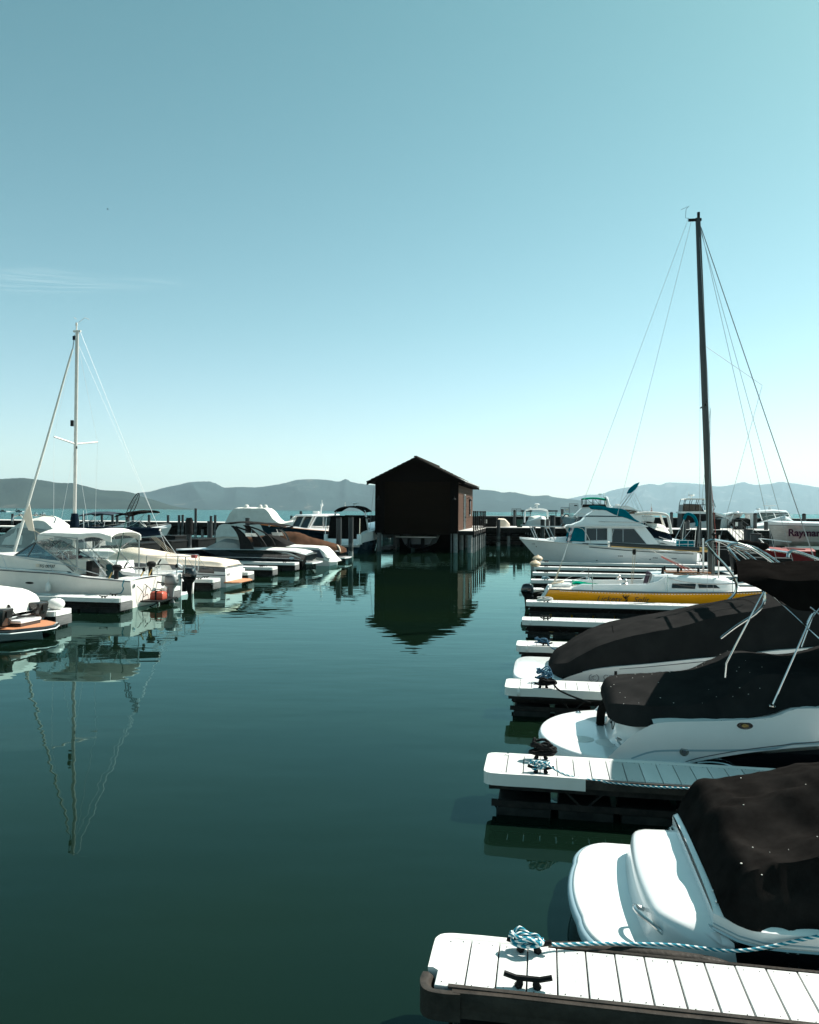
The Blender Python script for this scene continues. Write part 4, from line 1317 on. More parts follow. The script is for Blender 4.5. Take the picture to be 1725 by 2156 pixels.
    mb.tube([(2.80, -1.10, 2.56), (3.49, -1.12, 1.89), (4.1, -1.05, 1.3)], r, 8)
    mb.tube([(3.30, -1.14, 2.36), (3.9, -1.1, 1.85)], r, 8)
    mb.build('bimini_strut', 'chrome', t); mb = MB()
    for y in (1.18,):
        mb.tube([(4.3, y, 2.7), (3.9, y, 1.5)], r, 8)
    mb.build('bimini_frame', 'chrome', t)
    mb = MB(); mb.tube([(3.33, -1.15, 2.28), (3.27, -1.15, 2.14)], .02, 8); mb.lathe([(.05, 1.13), (.05, 1.145), (.02, 1.16)], (2.86, -1.2, 0), 14); mb.build('hinge', 'chrome', t)
    return t
boat_mid()

# ---- boat 3: large dark cover with polished tower behind
def emblem(root, x, y, z, r):
    e = MB()
    e.tube([(x + r * math.cos(a), y, z + r * .9 * math.sin(a)) for a in np.linspace(.5 * PI + .45, 2.5 * PI - .45, 40)], r * .05, 5)
    for a in np.linspace(.5 * PI + .7, 2.5 * PI - .7, 22):
        e.tube([(x + r * 1.0 * math.cos(a), y, z + r * .9 * math.sin(a)), (x + r * 1.2 * math.cos(a + .1), y, z + r * 1.08 * math.sin(a + .1))], r * .06, 4)
    for k in (-.25, .15):
        e.tube([(x + k * r + r * .42 * math.cos(a), y, z + r * .48 * math.sin(a) + k * r * .4) for a in np.linspace(.7, 5.4, 14)], r * .055, 5)
    e.build('laurel_emblem', 'print_grey', root)
def boat_tower():
    u0, v0 = .1, 10.7
    t = thing('bowrider', 'white hulled boat beneath the largest dark cover, polished steel tower above it', 'motorboat', u0, v0, 0, 0, 'covered boats on the right')
    def ring(z, s):
        pts = []
        for k in range(25):
            a = PI / 2 + PI * k / 24
            c, sn = math.cos(a), math.sin(a)
            pts.append((.45 + .45 * s * math.copysign(abs(c)**.6, c), 1.22 * s * math.copysign(abs(sn)**.55, sn)))
        return [(x, y, z) for x, y in pts + [(1.4, -1.22 * s), (1.4, 1.22 * s)]]
    mb = MB(); mb.loft([ring(.05, .9), ring(.22, .97), ring(.25, 1.0), ring(.33, 1.0), ring(.36, .98), ring(.37, .95)]); mb.build('swim_platform', 'gelcoat', t, ang=50)
    H = Hull(8.2, 2.62, [(0, .34), (.03, .46), (.09, .62), (.2, .75), (.34, .92), (.5, 1.1), (1, 1.4)], rake=1.2, tm=.35, p=2.4, tw=.97, wl=.88, z0=-.1, n=60)
    def S(tt, q, side=1, off=0):
        x, y, z = Hull.S(H, tt, q, side, off); return (x + .82, y, z)
    H.S = S
    mb = MB(); H.shell(mb); H.deck(mb, .03, t0=.06); mb.build('hull', 'gelcoat', t)
    mb = MB(); H.stripe(mb, .93, .945, .14, .9, off=.004, sides=(-1,)); mb.build('pin_stripe', 'stripe_grey', t)
    p = H.S(.085, .78, -1, .012); emblem(t, p[0], p[1] - .006, .45, .08)
    p = H.S(.12, .78, -1, .012); text('COBALT', .13, 'print_grey', t, (1.68, p[1] - .014, .43), (PI / 2, 0, .0), name='hull_lettering')
    rows = [(.70, .30, .36, .24, .46, .50), (.78, .66, .30, .60, .56, .60), (.88, .96, .32, .90, .62, .70), (1.05, 1.18, .37, 1.10, .68, .82), (1.22, 1.23, .44, 1.15, .80, .92), (1.68, 1.25, .58, 1.16, 1.06, 1.12), (2.3, 1.26, .68, 1.14, 1.25, 1.30), (3.05, 1.27, .78, 1.10, 1.42, 1.47),
            (3.7, 1.27, .92, 1.04, 1.60, 1.65), (4.3, 1.26, 1.0, 1.0, 1.72, 1.79), (4.9, 1.22, 1.05, .95, 1.84, 1.90), (5.6, 1.12, 1.1, .85, 1.92, 1.97), (6.4, .98, 1.15, .7, 1.9, 1.95), (8.2, .45, 1.3, .2, 1.55, 1.6), (9.0, .12, 1.35, .05, 1.42, 1.45)]
    mb = MB(); cover(mb, rows, n=130, amp=.020, seed=9, m=12, fs=1.3, hang=6, flat=True)
    mb.build('canvas_cover', 'canvas_charcoal', t, ang=40)
    def seam(x0, dx):
        q = [(y, cr([r[0] for r in rows], [r[5] for r in rows], x0 + dx * y) + .012 - (.10 * (y / .75)**2)) for y in np.linspace(-.62, .6, 9)]
        m = MB(); m.tube([(x0 + dx * y, y, z) for y, z in q], .004, 4); m.build('seam', 'canvas_black', t)
    seam(1.95, .05); seam(4.45, -.1)
    for x in (1.88,):
        mb = MB(); mb.box(x, x + .05, -1.275, -1.262, .50, .66); mb.build('cover_strap', 'black_matte', t)
    mb = MB(); mb.box(.95, 1.12, -1.10, -.95, .36, .42); mb.build('tie_strap', 'black_matte', t)
    # tower: two side frames, cross bars
    rear = [(3.85, 1.24), (4.12, 1.46), (4.45, 1.70), (4.60, 1.90), (4.58, 2.14), (4.40, 2.40), (4.12, 2.70), (4.0, 2.86), (4.04, 2.93), (4.16, 2.95)]
    fwd = [(4.16, 2.95), (4.40, 2.86), (4.72, 2.64), (5.0, 2.40), (5.6, 1.9)]
    for y in (-1.15, 1.1):
        mb = MB()
        mb.tube([(a - .1, y * (1 - .06 * (z - 1.2)), z) for a, z in rear], .028, 9, 5)
        mb.tube([(a - .1, y * (1 - .06 * (z - 1.2)), z) for a, z in fwd], .028, 9, 5)
        mb.tube([(a + .05, y * .86, z - .02) for a, z in fwd], .020, 8, 5)
        mb.build('tower_frame', 'chrome', t)
    mb = MB()
    mb.tube([(4.06, 1.0, 2.95), (4.06, -1.0, 2.95)], .024, 8); mb.tube([(4.34, 1.0, 2.84), (4.34, -1.0, 2.84)], .020, 8)
    mb.tube([(4.42, .95, 2.78), (4.42, -.95, 2.78)], .012, 8)
    mb.tube([(4.45, .2, 2.86), (4.7, .1, 2.72), (4.86, .05, 2.60), (4.86, .05, 2.52)], .018, 8, 4)
    mb.tube([(4.36, 1.0, 2.14), (4.55, 1.0, 2.18), (4.95, .98, 2.08), (5.4, .9, 2.0)], .020, 8, 4)
    mb.tube([(4.9, -1.08, 2.72), (4.93, -1.06, 2.80), (5.05, -1.04, 2.82), (5.5, -1.0, 2.66), (6.2, -.9, 2.4)], .03, 9, 5)
    mb.tube([(4.93, -1.06, 2.80), (4.93, 1.0, 2.80)], .02, 8)
    mb.build('tower_crossbars', 'chrome', t)
    mb = MB(); rings = []
    for i in range(31):
        y = -.92 + 1.86 * i / 30; q = i / 30
        R = .068 * (1 + .18 * noise.noise(Vector((y * 6, 1, 1)))) * (1 if .03 < q < .97 else .6)
        rings.append([(4.56 + R * math.cos(a) * 1.25, y, 2.90 + R * math.sin(a) + .008 * math.sin(a * 3 + y * 9)) for a in np.linspace(0, 2 * PI, 13)[:-1]])
    mb.loft(rings); mb.build('rolled_canvas', 'canvas_black', t, ang=70)
    mb = MB(); mb.cyl((4.05, 1.0), .014, 2.96, 3.03, 8); mb.lathe([(.015, 3.02), (.042, 3.05), (.042, 3.075), (.02, 3.10)], (4.05, 1.0, 0), 12); mb.build('anchor_light', 'black_matte', t)
    return t
boat_tower()

# ---- yellow racing sailboat
def sail_yellow():
    u0, v0 = .40, 23.75
    t = thing('sailboat', 'yellow hulled sailboat with white deck and tall black mast leaning back', 'sailboat', u0, v0)
    L, B = 9.9, 2.75
    H = Hull(L, B, [(0, .80), (.3, .78), (.6, .82), (1, .98)], rake=1.1, tm=.42, p=2.0, tw=.80, wl=.80, z0=-.1, n=50, trk=0, wp=.8)
    S0 = Hull.S
    def S(tt, q, side=1, off=0):
        x, y, z = S0(H, tt, q, side, off)
        k = max(0, 1 - tt * 7)
        return (x + k * (.50 * q - .02), y, z)
    H.S = S
    mb = MB(); H.shell(mb, 0, .985); mb.build('hull', 'yellow_gloss', t)
    mb = MB()
    a = [H.S(0, q, -1) for q in np.linspace(0, 1, 5)] + [H.S(0, q, 1) for q in np.linspace(1, 0, 5)]
    a = [(x - .012, y * .96, z) for x, y, z in a]; b = [(x - .03, y, z) for x, y, z in a]
    mb.loft([a, b]); mb.build('transom', 'deck_white', t)
    mb = MB(); H.deck(mb, .05, cock=(.13, .40, .58, .55)); mb.build('deck', 'gelcoat_old', t)
    for sgn in (-1, 1):
        mb = MB(); rings = []
        for i in range(51):
            tt = i / 50; p = H.S(tt, 1, sgn, -.02)
            rings.append([(p[0], p[1] - .008, p[2]), (p[0], p[1] + .008, p[2]), (p[0], p[1] + .008, p[2] + .035), (p[0], p[1] - .008, p[2] + .035)])
        mb.loft(rings); mb.build('toe_rail', 'stripe_grey', t)
    mb = MB(); i = .06
    while i < .98:
        p = H.S(i, .965, -1, .006); mb.box(p[0] - .03, p[0] + .03, p[1] - .004, p[1], p[2] - .012, p[2] + .008); i += .0105
    o = mb.build('rail_slots', 'gelcoat_old', t); o['kind'] = 'stuff'
    # coaming
    mb = MB()
    for sgn in (-1, 1):
        rings = []
        for x, h in ((1.25, .86), (1.6, .99), (2.6, 1.01), (3.8, 1.05), (4.15, 1.16), (4.35, 1.3)):
            y = sgn * (.93 if x > 1.5 else .85)
            rings.append([(x, y - .11, .80), (x, y - .08, h), (x, y + .08, h), (x, y + .11, .80)])
        mb.loft(rings)
    mb.build('cockpit_coaming', 'gelcoat', t, ang=50)
    mb = MB(); mb.box(.62, 1.25, -.45, .45, .84, .94); mb.build('stern_locker', 'gelcoat', t, bevel=.03)
    # cabin trunk
    mb = MB(); rings = []
    for x, w, h in ((4.0, .84, 1.36), (4.3, .86, 1.38), (5.0, .85, 1.36), (5.9, .78, 1.33), (6.5, .70, 1.25), (6.75, .60, 1.12), (7.0, .5, .90), (7.05, .48, .86)):
        rings.append([(x, -w - .09, .80), (x, -w, h - .09), (x, -w + .07, h - .02), (x, -w * .5, h + .02), (x, 0, h + .04), (x, w * .5, h + .02), (x, w - .07, h - .02), (x, w, h - .09), (x, w + .09, .80)])
    mb.loft(rings); mb.build('cabin', 'gelcoat', t, ang=40)
    mb = MB(); mb.plate([(4.02, .80), (3.80, .82), (3.98, 1.36), (4.05, 1.36)], -.80, .02); mb.plate([(4.02, .80), (3.80, .82), (3.98, 1.36), (4.05, 1.36)], .78, .02); mb.build('cabin_end', 'gelcoat', t)
    mb = MB(); rings = [[(3.93 - .12 * k, -.45, 1.40 - .45 * k), (3.93 - .12 * k, .45, 1.40 - .45 * k), (3.96 - .12 * k, .45, 1.41 - .45 * k), (3.96 - .12 * k, -.45, 1.41 - .45 * k)] for k in (0, .5, 1)]
    mb.loft(rings); mb.build('companionway', 'print_wine', t)
    for poly in ([(4.62, 1.10), (4.60, .93), (5.36, .92), (5.40, 1.08), (5.34, 1.10)], [(5.47, 1.10), (5.50, .95), (6.20, .95), (6.02, 1.09)]):
        mb = MB(); mb.plate(poly, -.97, .02, w=lambda x, z: .05 + max(0, x - 5.2) * .11 - (1.02 - z) * .3); mb.build('cabin_window', 'dark_glass', t)
    mb = MB()
    for x in (4.7, 5.2, 5.7): mb.tube([(x, -.62, 1.385), (x + .45, -.62, 1.375)], .02, 6)
    mb.build('grab_rail', 'trim_wood', t)
    mb = MB(); mb.box(4.5, 6.0, -.35, .35, 1.41, 1.45); mb.build('hatch_cover', 'trim_wood', t, bevel=.01)
    for x, y in ((3.05, -.93), (3.0, .93), (4.35, -.55), (4.55, .4), (4.9, -.3), (5.1, .3), (5.6, -.2)):
        z = 1.01 if x < 4 else 1.39; s = 1 if x < 4 else .55
        mb = MB(); mb.lathe([(.10 * s, z), (.11 * s, z + .03), (.07 * s, z + .07), (.08 * s, z + .16), (.05 * s, z + .2)], (x, y, 0), 12); mb.build('winch', 'alu' if x < 4 else 'black_matte', t)
    # stanchions and lifelines
    pos = [.195, .21, .445, .62, .8, .93]
    for sgn in (-1, 1):
        tops = []
        for q in (.195, .445, .66, .86):
            p = H.S(q, 1, sgn, -.05); mb = MB(); mb.tube([p, (p[0], p[1], p[2] + .62)], .014, 6); mb.build('stanchion', 'chrome', t); tops.append((p[0], p[1], p[2] + .60))
        st = H.S(.03, 1, sgn, -.08)
        mb = MB(); mb.tube([st] + tops, .006, 5)
        mb.tube([(st[0], st[1], st[2])] + [(a, b, c - .28) for a, b, c in tops], .005, 5); mb.build('lifeline', 'wire_pale', t)
    mb = MB(); q = H.L - 1.0
    mb.tube([(8.4, -.62, .95), (8.5, -.60, 1.5), (9.4, -.2, 1.58), (9.6, 0, 1.58), (9.4, .2, 1.58), (8.5, .60, 1.5), (8.4, .62, .95)], .014, 6, 4); mb.build('pulpit', 'chrome', t)
    # mast with rake
    m0, m1 = Vector((6.08, 0, 1.34)), Vector((5.52, 0, 13.86))
    mb = MB(); rings = []
    for i in range(13):
        q = i / 12; p = m0.lerp(m1, q); r = 1 - .25 * q**3
        rings.append([p + Vector((.115 * r * math.cos(a), .075 * r * math.sin(a), 0)) for a in np.linspace(0, 2 * PI, 13)[:-1]])
    mb.loft(rings); mast = mb.build('mast', 'mast_black', t)
    mb = MB(); p = m1
    mb.box(p.x - .32, p.x + .12, -.04, .04, p.z - .1, p.z - .02); mb.cyl((p.x + .02, 0), .05, p.z, p.z + .2, 8)
    mb.tube([(p.x - .3, 0, p.z), (p.x - .42, 0, p.z + .03), (p.x - .40, 0, p.z + .34), (p.x - .3, 0, p.z + .44)], .007, 5)
    mb.tube([(p.x - .58, 0, p.z + .32), (p.x - .35, 0, p.z + .42)], .006, 5); mb.build('masthead', 'black_matte', mast)
    sp = m0.lerp(m1, .475)
    mb = MB(); mb.tube([(sp.x, 0, sp.z), (sp.x - .14, -1.0, sp.z - .02)], [.04, .02], 6); mb.tube([(sp.x, 0, sp.z), (sp.x + .02, 1.0, sp.z + .02)], [.04, .02], 6); mb.build('spreader', 'black_matte', mast)
    def wire(a, b, r=.007, mat='wire', name='stay', n=1):
        mb = MB(); mb.tube([a, b], r, 5); mb.build(name, mat, t)
    wire((.60, 0, .85), (m1.x - .32, 0, m1.z), .006, 'wire_pale'); wire((2.62, 0, 2.42), (m1.x - .2, 0, m1.z), .006, 'wire_pale', 'topping_lift')
    wire((9.75, 0, 1.0), (5.62, 0, 13.55), .017)
    wire((9.05, .25, 1.0), (5.62, 0, 13.4), .008); wire((8.35, -.3, .95), (5.62, 0, 13.5), .008)
    wire((m0.lerp(m1, .645).x, 0, 9.42), (7.70, 0, 7.95), .008); wire((7.70, 0, 7.95), (6.1, -.3, 1.9), .006)
    for sgn in (-1, 1):
        wire((5.9, sgn * 1.22, .84), (sp.x - .06 * (1 if sgn < 0 else -.2), sgn, sp.z), .006); wire((sp.x - .06 * (1 if sgn < 0 else -.2), sgn, sp.z), (5.55, 0, 13.5), .006)
        wire((5.7, sgn * 1.2, .84), (6.0, 0, 7.2), .006)
    wire((5.80, -.02, 1.4), (5.75, -.2, 2.62), .035, 'gelcoat', 'spinnaker_pole'); wire((6.18, -.6, .92), (6.20, -.62, 2.75), .022, 'gelcoat_old', 'spinnaker_pole')
    wire((6.35, .1, 1.3), (5.75, .05, 8), .012, 'rope_red', 'halyard')
    # boom, black below gold
    mb = MB(); b0, b1 = Vector((2.55, 0, 2.36)), Vector((5.66, 0, 2.22)); rings = []
    for i in range(9):
        q = i / 8; p = b0.lerp(b1, q); rings.append([p + Vector((0, .055 * math.cos(a), .085 * math.sin(a))) for a in np.linspace(0, 2 * PI, 11)[:-1]])
    mb.loft(rings); bo = mb.build('boom', 'mast_black', t)
    mb = MB(); mb.tube([b0 + Vector((.1, -.02, -.065)), b1 + Vector((0, -.02, -.065))], .032, 6); mb.build('boom_track', 'gold', bo)
    mb = MB(); mb.tube([b1, b1 + Vector((.27, 0, -.01))], .08, 8); mb.build('gooseneck', 'gold', bo)
    mb = MB(); mb.tube([b0 - Vector((.02, 0, 0)), b0 + Vector((.05, 0, 0))], .1, 8); mb.build('boom_end', 'gelcoat_old', bo)
    for dx in (0, .09):
        wire((3.42 + dx, dx, 2.22), (3.34 + dx * .5, .02, .72), .012, 'rope_tan', 'mainsheet')
    mb = MB(); mb.lathe([(.05, 2.0), (.07, 2.08), (.05, 2.2)], (3.45, .03, 0), 8); mb.lathe([(.06, .70), (.08, .8), (.05, .92)], (3.36, .03, 0), 8); mb.build('block', 'black_matte', t)
    # backstay tackle from the stern
    for dy in (-.16, -.05, .06, .17):
        wire((.62 + dy * .3, dy, .86), (.95, dy * .3, 1.75), .008, 'rope_tan', 'backstay_tackle')
    wire((.95, 0, 1.75), (1.12, 0, 2.35), .012, 'wire_pale', 'backstay_bridle')
    wire((4.05, .1, 2.16), (5.6, .05, 1.45), .010, 'rope_white', 'vang_line'); wire((4.4, .1, 1.95), (5.5, .15, 1.42), .016, 'rope_red', 'vang_tackle')
    wire((4.35, -.1, 1.95), (5.35, -.05, 1.42), .012, 'rope_red', 'vang_tackle')
    # flag-like windex on backstay
    mb = MB(); mb.plate([(1.10, 2.40), (1.22, 2.50), (1.34, 3.05), (1.25, 2.98), (1.14, 2.62)], -.01, .02); mb.build('pennant', 'flag_cloth', t)
    mb = MB(); rings = [[(1.3 + .9 * q, -.25 + .1 * math.sin(q * 7), .93 + .05 * math.sin(q * 9)), (1.3 + .9 * q, .35, 1.02 - .12 * q), (1.3 + .9 * q, .4, .86)] for q in np.linspace(0, 1, 8)]
    mb.loft(rings); mb.build('sail_bag', 'canvas_green', t)
    mb = MB(); mb.tube([(.56, -.45, .95), (.9, -.3, .99), (.98, .2, 1.0), (.75, .35, .97)], .03, 6, 3); mb.build('stern_gear', 'rope_tan', t)
    mb = MB(); mb.tube([(4.42, -1.12, 1.30), (5.0, -1.2, 1.17), (6.0, -1.2, 1.12), (7.0, -1.12, 1.20), (8.0, -.9, 1.38)], .024, 7, 5); mb.build('side_pole', 'alu', t)
    # name
    S1 = text('Lickety', .27, 'print_script', t, (2.06, -1.318, .455), (PI / 2, 0, -.018), .4, 'name_lettering', -.001, 1.05)
    S2 = text('Split', .27, 'print_script', t, (3.28, -1.340, .455), (PI / 2, 0, -.01), .4, 'name_lettering', -.001, 1.05)
    mb = MB(); x, y, z = 3.02, -1.345, .42
    for pts in ([(0, .02), (.03, .10), (0, .18)], [(0, .16), (-.06, .22), (-.07, .28)], [(.01, .14), (.07, .20), (.13, .26)], [(.02, .06), (.07, .09), (.06, .15)], [(0, .16), (.02, .22), (.05, .25)], [(-.01, .05), (-.06, .02)]):
        mb.tube([(x + a, y, z + b) for a, b in pts], [.022, .010], 5, 3)
    mb.build('dancer_mark', 'print_black', t)
    # outboard on a bracket
    return t
sail_yellow()

def outboard(label, u, v, z, rot, cowl, leg, S=1.0, tilt=0, stripe=None, txt=None, group='outboard motors', tiller=True, parent=None):
    t = thing('outboard_motor', label, 'outboard motor', u, v, z, rot, group)
    t.rotation_euler = (0, tilt, rot - AL)
    def L(prof):   # rounded box rings: (z, x0, x1, w)
        rings = []
        for z_, x0, x1, w in prof:
            cx, hx = (x0 + x1) / 2, (x1 - x0) / 2
            rings.append([((cx + hx * math.copysign(abs(math.cos(a))**.6, math.cos(a))) * S, w * math.copysign(abs(math.sin(a))**.6, math.sin(a)) * S, z_ * S) for a in np.linspace(0, 2 * PI, 17)[:-1]])
        return rings
    mb = MB(); mb.loft(L([(.55, -.17, .20, .12), (.58, -.21, .24, .15), (.66, -.22, .25, .16), (.80, -.19, .23, .155), (.88, -.14, .19, .13), (.91, -.06, .12, .08)])); c = mb.build('cowling', cowl, t, ang=50)
    mb = MB(); mb.loft(L([(.42, -.12, .16, .09), (.50, -.16, .20, .12), (.555, -.20, .235, .148)])); mb.build('lower_cowl', leg, t, ang=50)
    mb = MB(); mb.loft(L([(-.32, -.10, .05, .02), (-.18, -.12, .06, .035), (-.12, -.14, .07, .06), (.0, -.07, .05, .03), (.1, -.06, .08, .035), (.42, -.10, .14, .07)])); mb.build('leg', leg, t, ang=50)
    mb = MB(); mb.loft([[(-.26 * S, .10 * S * math.cos(a), -.11 * S + .02 * S * math.sin(a)) for a in np.linspace(0, 2 * PI, 9)[:-1]], [(.08 * S, .06 * S * math.cos(a), -.11 * S + .02 * S * math.sin(a)) for a in np.linspace(0, 2 * PI, 9)[:-1]]]); mb.build('cavitation_plate', leg, t)
    mb = MB()
    for k in range(3):
        a = k * 2 * PI / 3
        mb.add([(-.13 * S, 0, -.22 * S), (-.15 * S, .10 * S * math.cos(a), -.22 * S + .10 * S * math.sin(a)), (-.12 * S, .10 * S * math.cos(a + .7), -.22 * S + .10 * S * math.sin(a + .7)), (-.125 * S, .02 * S, -.22 * S)], [(0, 1, 2, 3)])
    mb.build('propeller', leg, t)
    mb = MB(); mb.box(.12 * S, .24 * S, -.09 * S, .09 * S, .12 * S, .46 * S); mb.build('clamp_bracket', 'alu' if cowl != 'black_gloss' else 'black_matte', t, bevel=.01)
    if tiller:
        mb = MB(); mb.tube([(.15 * S, 0, .55 * S), (.45 * S, .03 * S, .60 * S), (.62 * S, .03 * S, .63 * S)], [.022 * S, .028 * S], 7); mb.build('tiller', 'black_matte', t)
    if stripe:
        mb = MB(); mb.loft(L([(.552, -.212, .242, .152), (.568, -.214, .245, .155)])); mb.build('trim_band', stripe, t)
    return t
outboard('black outboard motor hanging off the stern of the yellow sailboat', .08, 23.8, -.02, 0, 'black_gloss', 'black_matte', 1.0)
t = thing('buoy', 'upper of the two tan mooring buoys at the end of the outer dock', 'buoy', .30, 43.0, .5, 0, 'tan mooring buoys')
mb = MB(); mb.lathe([(.02, .02), (.2, .05), (.30, .16), (.30, .22), (.2, .33), (.06, .38), (.03, .42)], n=16); mb.build('float_ball', 'buoy', t); mb = MB(); mb.tube([(0, 0, .36), (.05, 0, .46), (0, .04, .44)], .012, 5); mb.build('eyelet', 'rope_white', t)
t2 = copy_tree(t); t2.location = W(.2, 38.9, .45); t2['label'] = 'lower and nearer of the two tan mooring buoys at the outer dock ends'

# ---- flybridge cruiser with teal canvas
def flybridge():
    u0, v0 = 9.72, 46.0
    X = lambda u: u0 - u
    t = thing('flybridge_cruiser', 'white flybridge cruiser with teal canvas and teal stripes, its bow pointing left', 'motorboat', u0, v0, 0, PI)
    H = Hull(10.6, 3.3, [(0, 1.14), (.35, 1.30), (.55, 1.47), (.75, 1.62), (1, 1.78)], rake=1.7, tm=.5, p=2.3, tw=.9, wl=.86, z0=-.12, n=48)
    mb = MB(); H.shell(mb); mb.build('hull', 'gelcoat', t)
    mb = MB(); H.deck(mb, .08, cock=(.03, .2, .7, .25)); mb.build('deck', 'gelcoat', t)
    mb = MB(); H.rail(mb, .035, .985, off=.02); mb.build('rub_rail', 'gelcoat_old', t)
    mb = MB(); H.stripe(mb, .90, .935, .02, .60, off=.012); mb.build('sheer_stripe', 'stripe_teal', t)
    mb = MB(); mb.loft([[(X(u), -w, z0), (X(u), -w * .8, z1), (X(u), w * .8, z1), (X(u), w, z0)] for u, w, z0, z1 in ((.7, .3, 1.72, 1.76), (1.1, .75, 1.66, 1.88), (2.0, 1.0, 1.6, 1.92), (3.3, 1.2, 1.55, 1.94))]); mb.build('foredeck_trunk', 'gelcoat', t, ang=50)
    # house
    hw = lambda x, z: 1.36 - .13 * (z - 1.4)
    house = [(X(2.35), 1.45), (X(2.42), 2.58), (X(6.72), 2.66), (X(7.66), 1.42)]
    mb = MB(); mb.body(house, hw); mb.build('cabin', 'gelcoat', t)
    mb = MB(); mb.body([(X(2.0), 1.72), (X(2.28), 2.60), (X(3.14), 2.58), (X(3.14), 1.68)], lambda x, z: hw(x, z) + .035); mb.build('windscreen_cover', 'canvas_teal', t)
    for poly in ([(X(3.22), 2.50), (X(4.48), 2.52), (X(4.48), 1.80), (X(3.22), 1.76)], [(X(4.76), 2.50), (X(6.06), 2.50), (X(6.80), 1.60), (X(4.76), 1.66)]):
        for s in (1, -1):
            mb = MB()
            n = len(poly); pr_ = poly
            mb.add([(x, s * (hw(x, z) + .012), z) for x, z in pr_] + [(x, s * (hw(x, z) - .02), z) for x, z in pr_], [tuple(range(n))] + [(i, (i + 1) % n, (i + 1) % n + n, i + n) for i in range(n)])
            w_ = mb.build('side_window', 'brown_glass', t)
            mb = MB(); mb.tube([(x, s * (hw(x, z) + .015), z) for x, z in pr_ + pr_[:1]], .022, 5)
            xm = pr_[0][0] + (pr_[1][0] - pr_[0][0]) * .5 if n == 4 and pr_[0][0] > X(4) else X(5.42)
            mb.tube([(xm, s * (hw(xm, 2.5) + .018), 2.5), (xm, s * (hw(xm, 1.75) + .018), 1.72)], .016, 5); mb.build('window_frame', 'alu', w_)
    for z0, z1, a, b in ((2.63, 2.70, 2.6, 6.75), (1.50, 1.58, 2.6, 7.6)):
        mb = MB(); mb.body([(X(a), z0), (X(a), z1), (X(b - (.08 if z0 > 2 else 0)), z1), (X(b), z0)], lambda x, z: hw(x, z) + .012 + (.03 if z0 > 2 else 0)); mb.build('teal_stripe', 'stripe_teal', t)
    # flybridge
    fw_ = lambda x, z: 1.34 - .12 * (z - 2.6)
    mb = MB(); mb.body([(X(1.95), 2.60), (X(2.1), 2.705), (X(6.85), 2.70), (X(6.92), 2.64)], lambda x, z: 1.42); mb.build('flybridge_floor', 'gelcoat', t)
    mb = MB(); mb.body([(X(2.35), 2.71), (X(2.95), 2.95), (X(3.35), 3.38), (X(3.72), 3.62), (X(4.4), 3.66), (X(5.3), 3.45), (X(6.0), 3.05), (X(6.75), 2.71)], fw_); mb.build('flybridge', 'gelcoat', t)
    mb = MB(); mb.body([(X(3.15), 3.22), (X(3.22), 3.30), (X(5.5), 3.29), (X(5.6), 3.22)], lambda x, z: fw_(x, z) + .01); mb.build('teal_stripe', 'stripe_teal', t)
    mb = MB(); mb.body([(X(3.45), 3.90), (X(3.62), 3.70), (X(4.4), 3.62), (X(4.9), 3.36), (X(5.6), 3.16), (X(6.72), 2.74), (X(6.1), 3.12), (X(5.55), 3.66), (X(5.3), 3.74), (X(4.6), 3.80), (X(4.0), 3.90)], lambda x, z: fw_(x, z) + .035); mb.build('flybridge_cover', 'canvas_teal', t, bevel=.03)
    mb = MB(); mb.tube([(X(3.95), 1.38, 2.94), (X(6.75), 1.36, 2.90)], .022, 6); mb.tube([(X(4.3), 1.36, 2.90), (X(4.3), 1.30, 2.9)], .02, 6); mb.build('hand_rail', 'alu', t)
    # folded bimini pointing up and aft
    for s in (-1.15, 1.15):
        mb = MB()
        mb.tube([(X(5.25), s, 3.75), (X(5.95), s, 4.75)], .016, 5); mb.tube([(X(5.40), s, 3.70), (X(6.05), s, 4.72)], .016, 5)
        mb.tube([(X(6.10), s, 4.70), (X(6.62), s, 3.6)], .012, 5); mb.tube([(X(6.0), s, 4.65), (X(6.35), s, 3.7)], .009, 5)
        mb.build('bimini_frame', 'alu', t)
    mb = MB(); rings = []
    for i in range(9):
        q = i / 8; c = Vector((X(5.88) - .50 * q, 0, 4.72 + .62 * q)); r = .13 * (math.sin(PI * min(.95, q * .85 + .12)))
        rings.append([(c.x + r * .8 * math.cos(a), 1.22 * math.copysign(abs(math.sin(a))**.3, math.sin(a)), c.z + r * .4 * math.cos(a)) for a in np.linspace(0, 2 * PI, 15)[:-1]])
    mb.loft(rings); mb.build('folded_bimini', 'canvas_teal', t, ang=60)
    mb = MB(); mb.tube([(X(u), 1.15, z) for u, z in ((5.7, 3.5), (6.0, 3.62), (6.9, 3.6))], .014, 5); mb.tube([(X(6.9), 1.15, 3.6), (X(6.75), 1.2, 2.75)], .012, 5); mb.tube([(X(6.6), 1.15, 3.6), (X(6.62), 1.2, 2.8)], .012, 5); mb.build('ladder_rail', 'alu', t)
    # bow rail
    pts = [(X(2.3), 1.35, 1.9), (X(1.94), 1.32, 2.50), (X(.7), .98, 2.56), (X(-.5), .42, 2.62), (X(-.8), 0, 2.64), (X(-.5), -.42, 2.62), (X(.7), -.98, 2.56), (X(1.94), -1.32, 2.5), (X(2.3), -1.35, 1.9)]
    mb = MB(); mb.tube(pts, .026, 6, 4)
    for u, w, z in ((-.25, .5, 2.6), (-.1, .55, 2.6), (.72, .98, 2.56), (.95, 1.05, 2.55)):
        for s in (-1, 1): mb.tube([(X(u), s * w, z), (X(u + .38), s * (w + .08), 1.75)], .022, 5)
    mb.tube([(X(3.5), 1.45, 1.62), (X(3.0), 1.4, 2.48), (X(2.2), 1.36, 2.55)], .022, 5, 3)
    mb.build('bow_rail', 'alu', t)
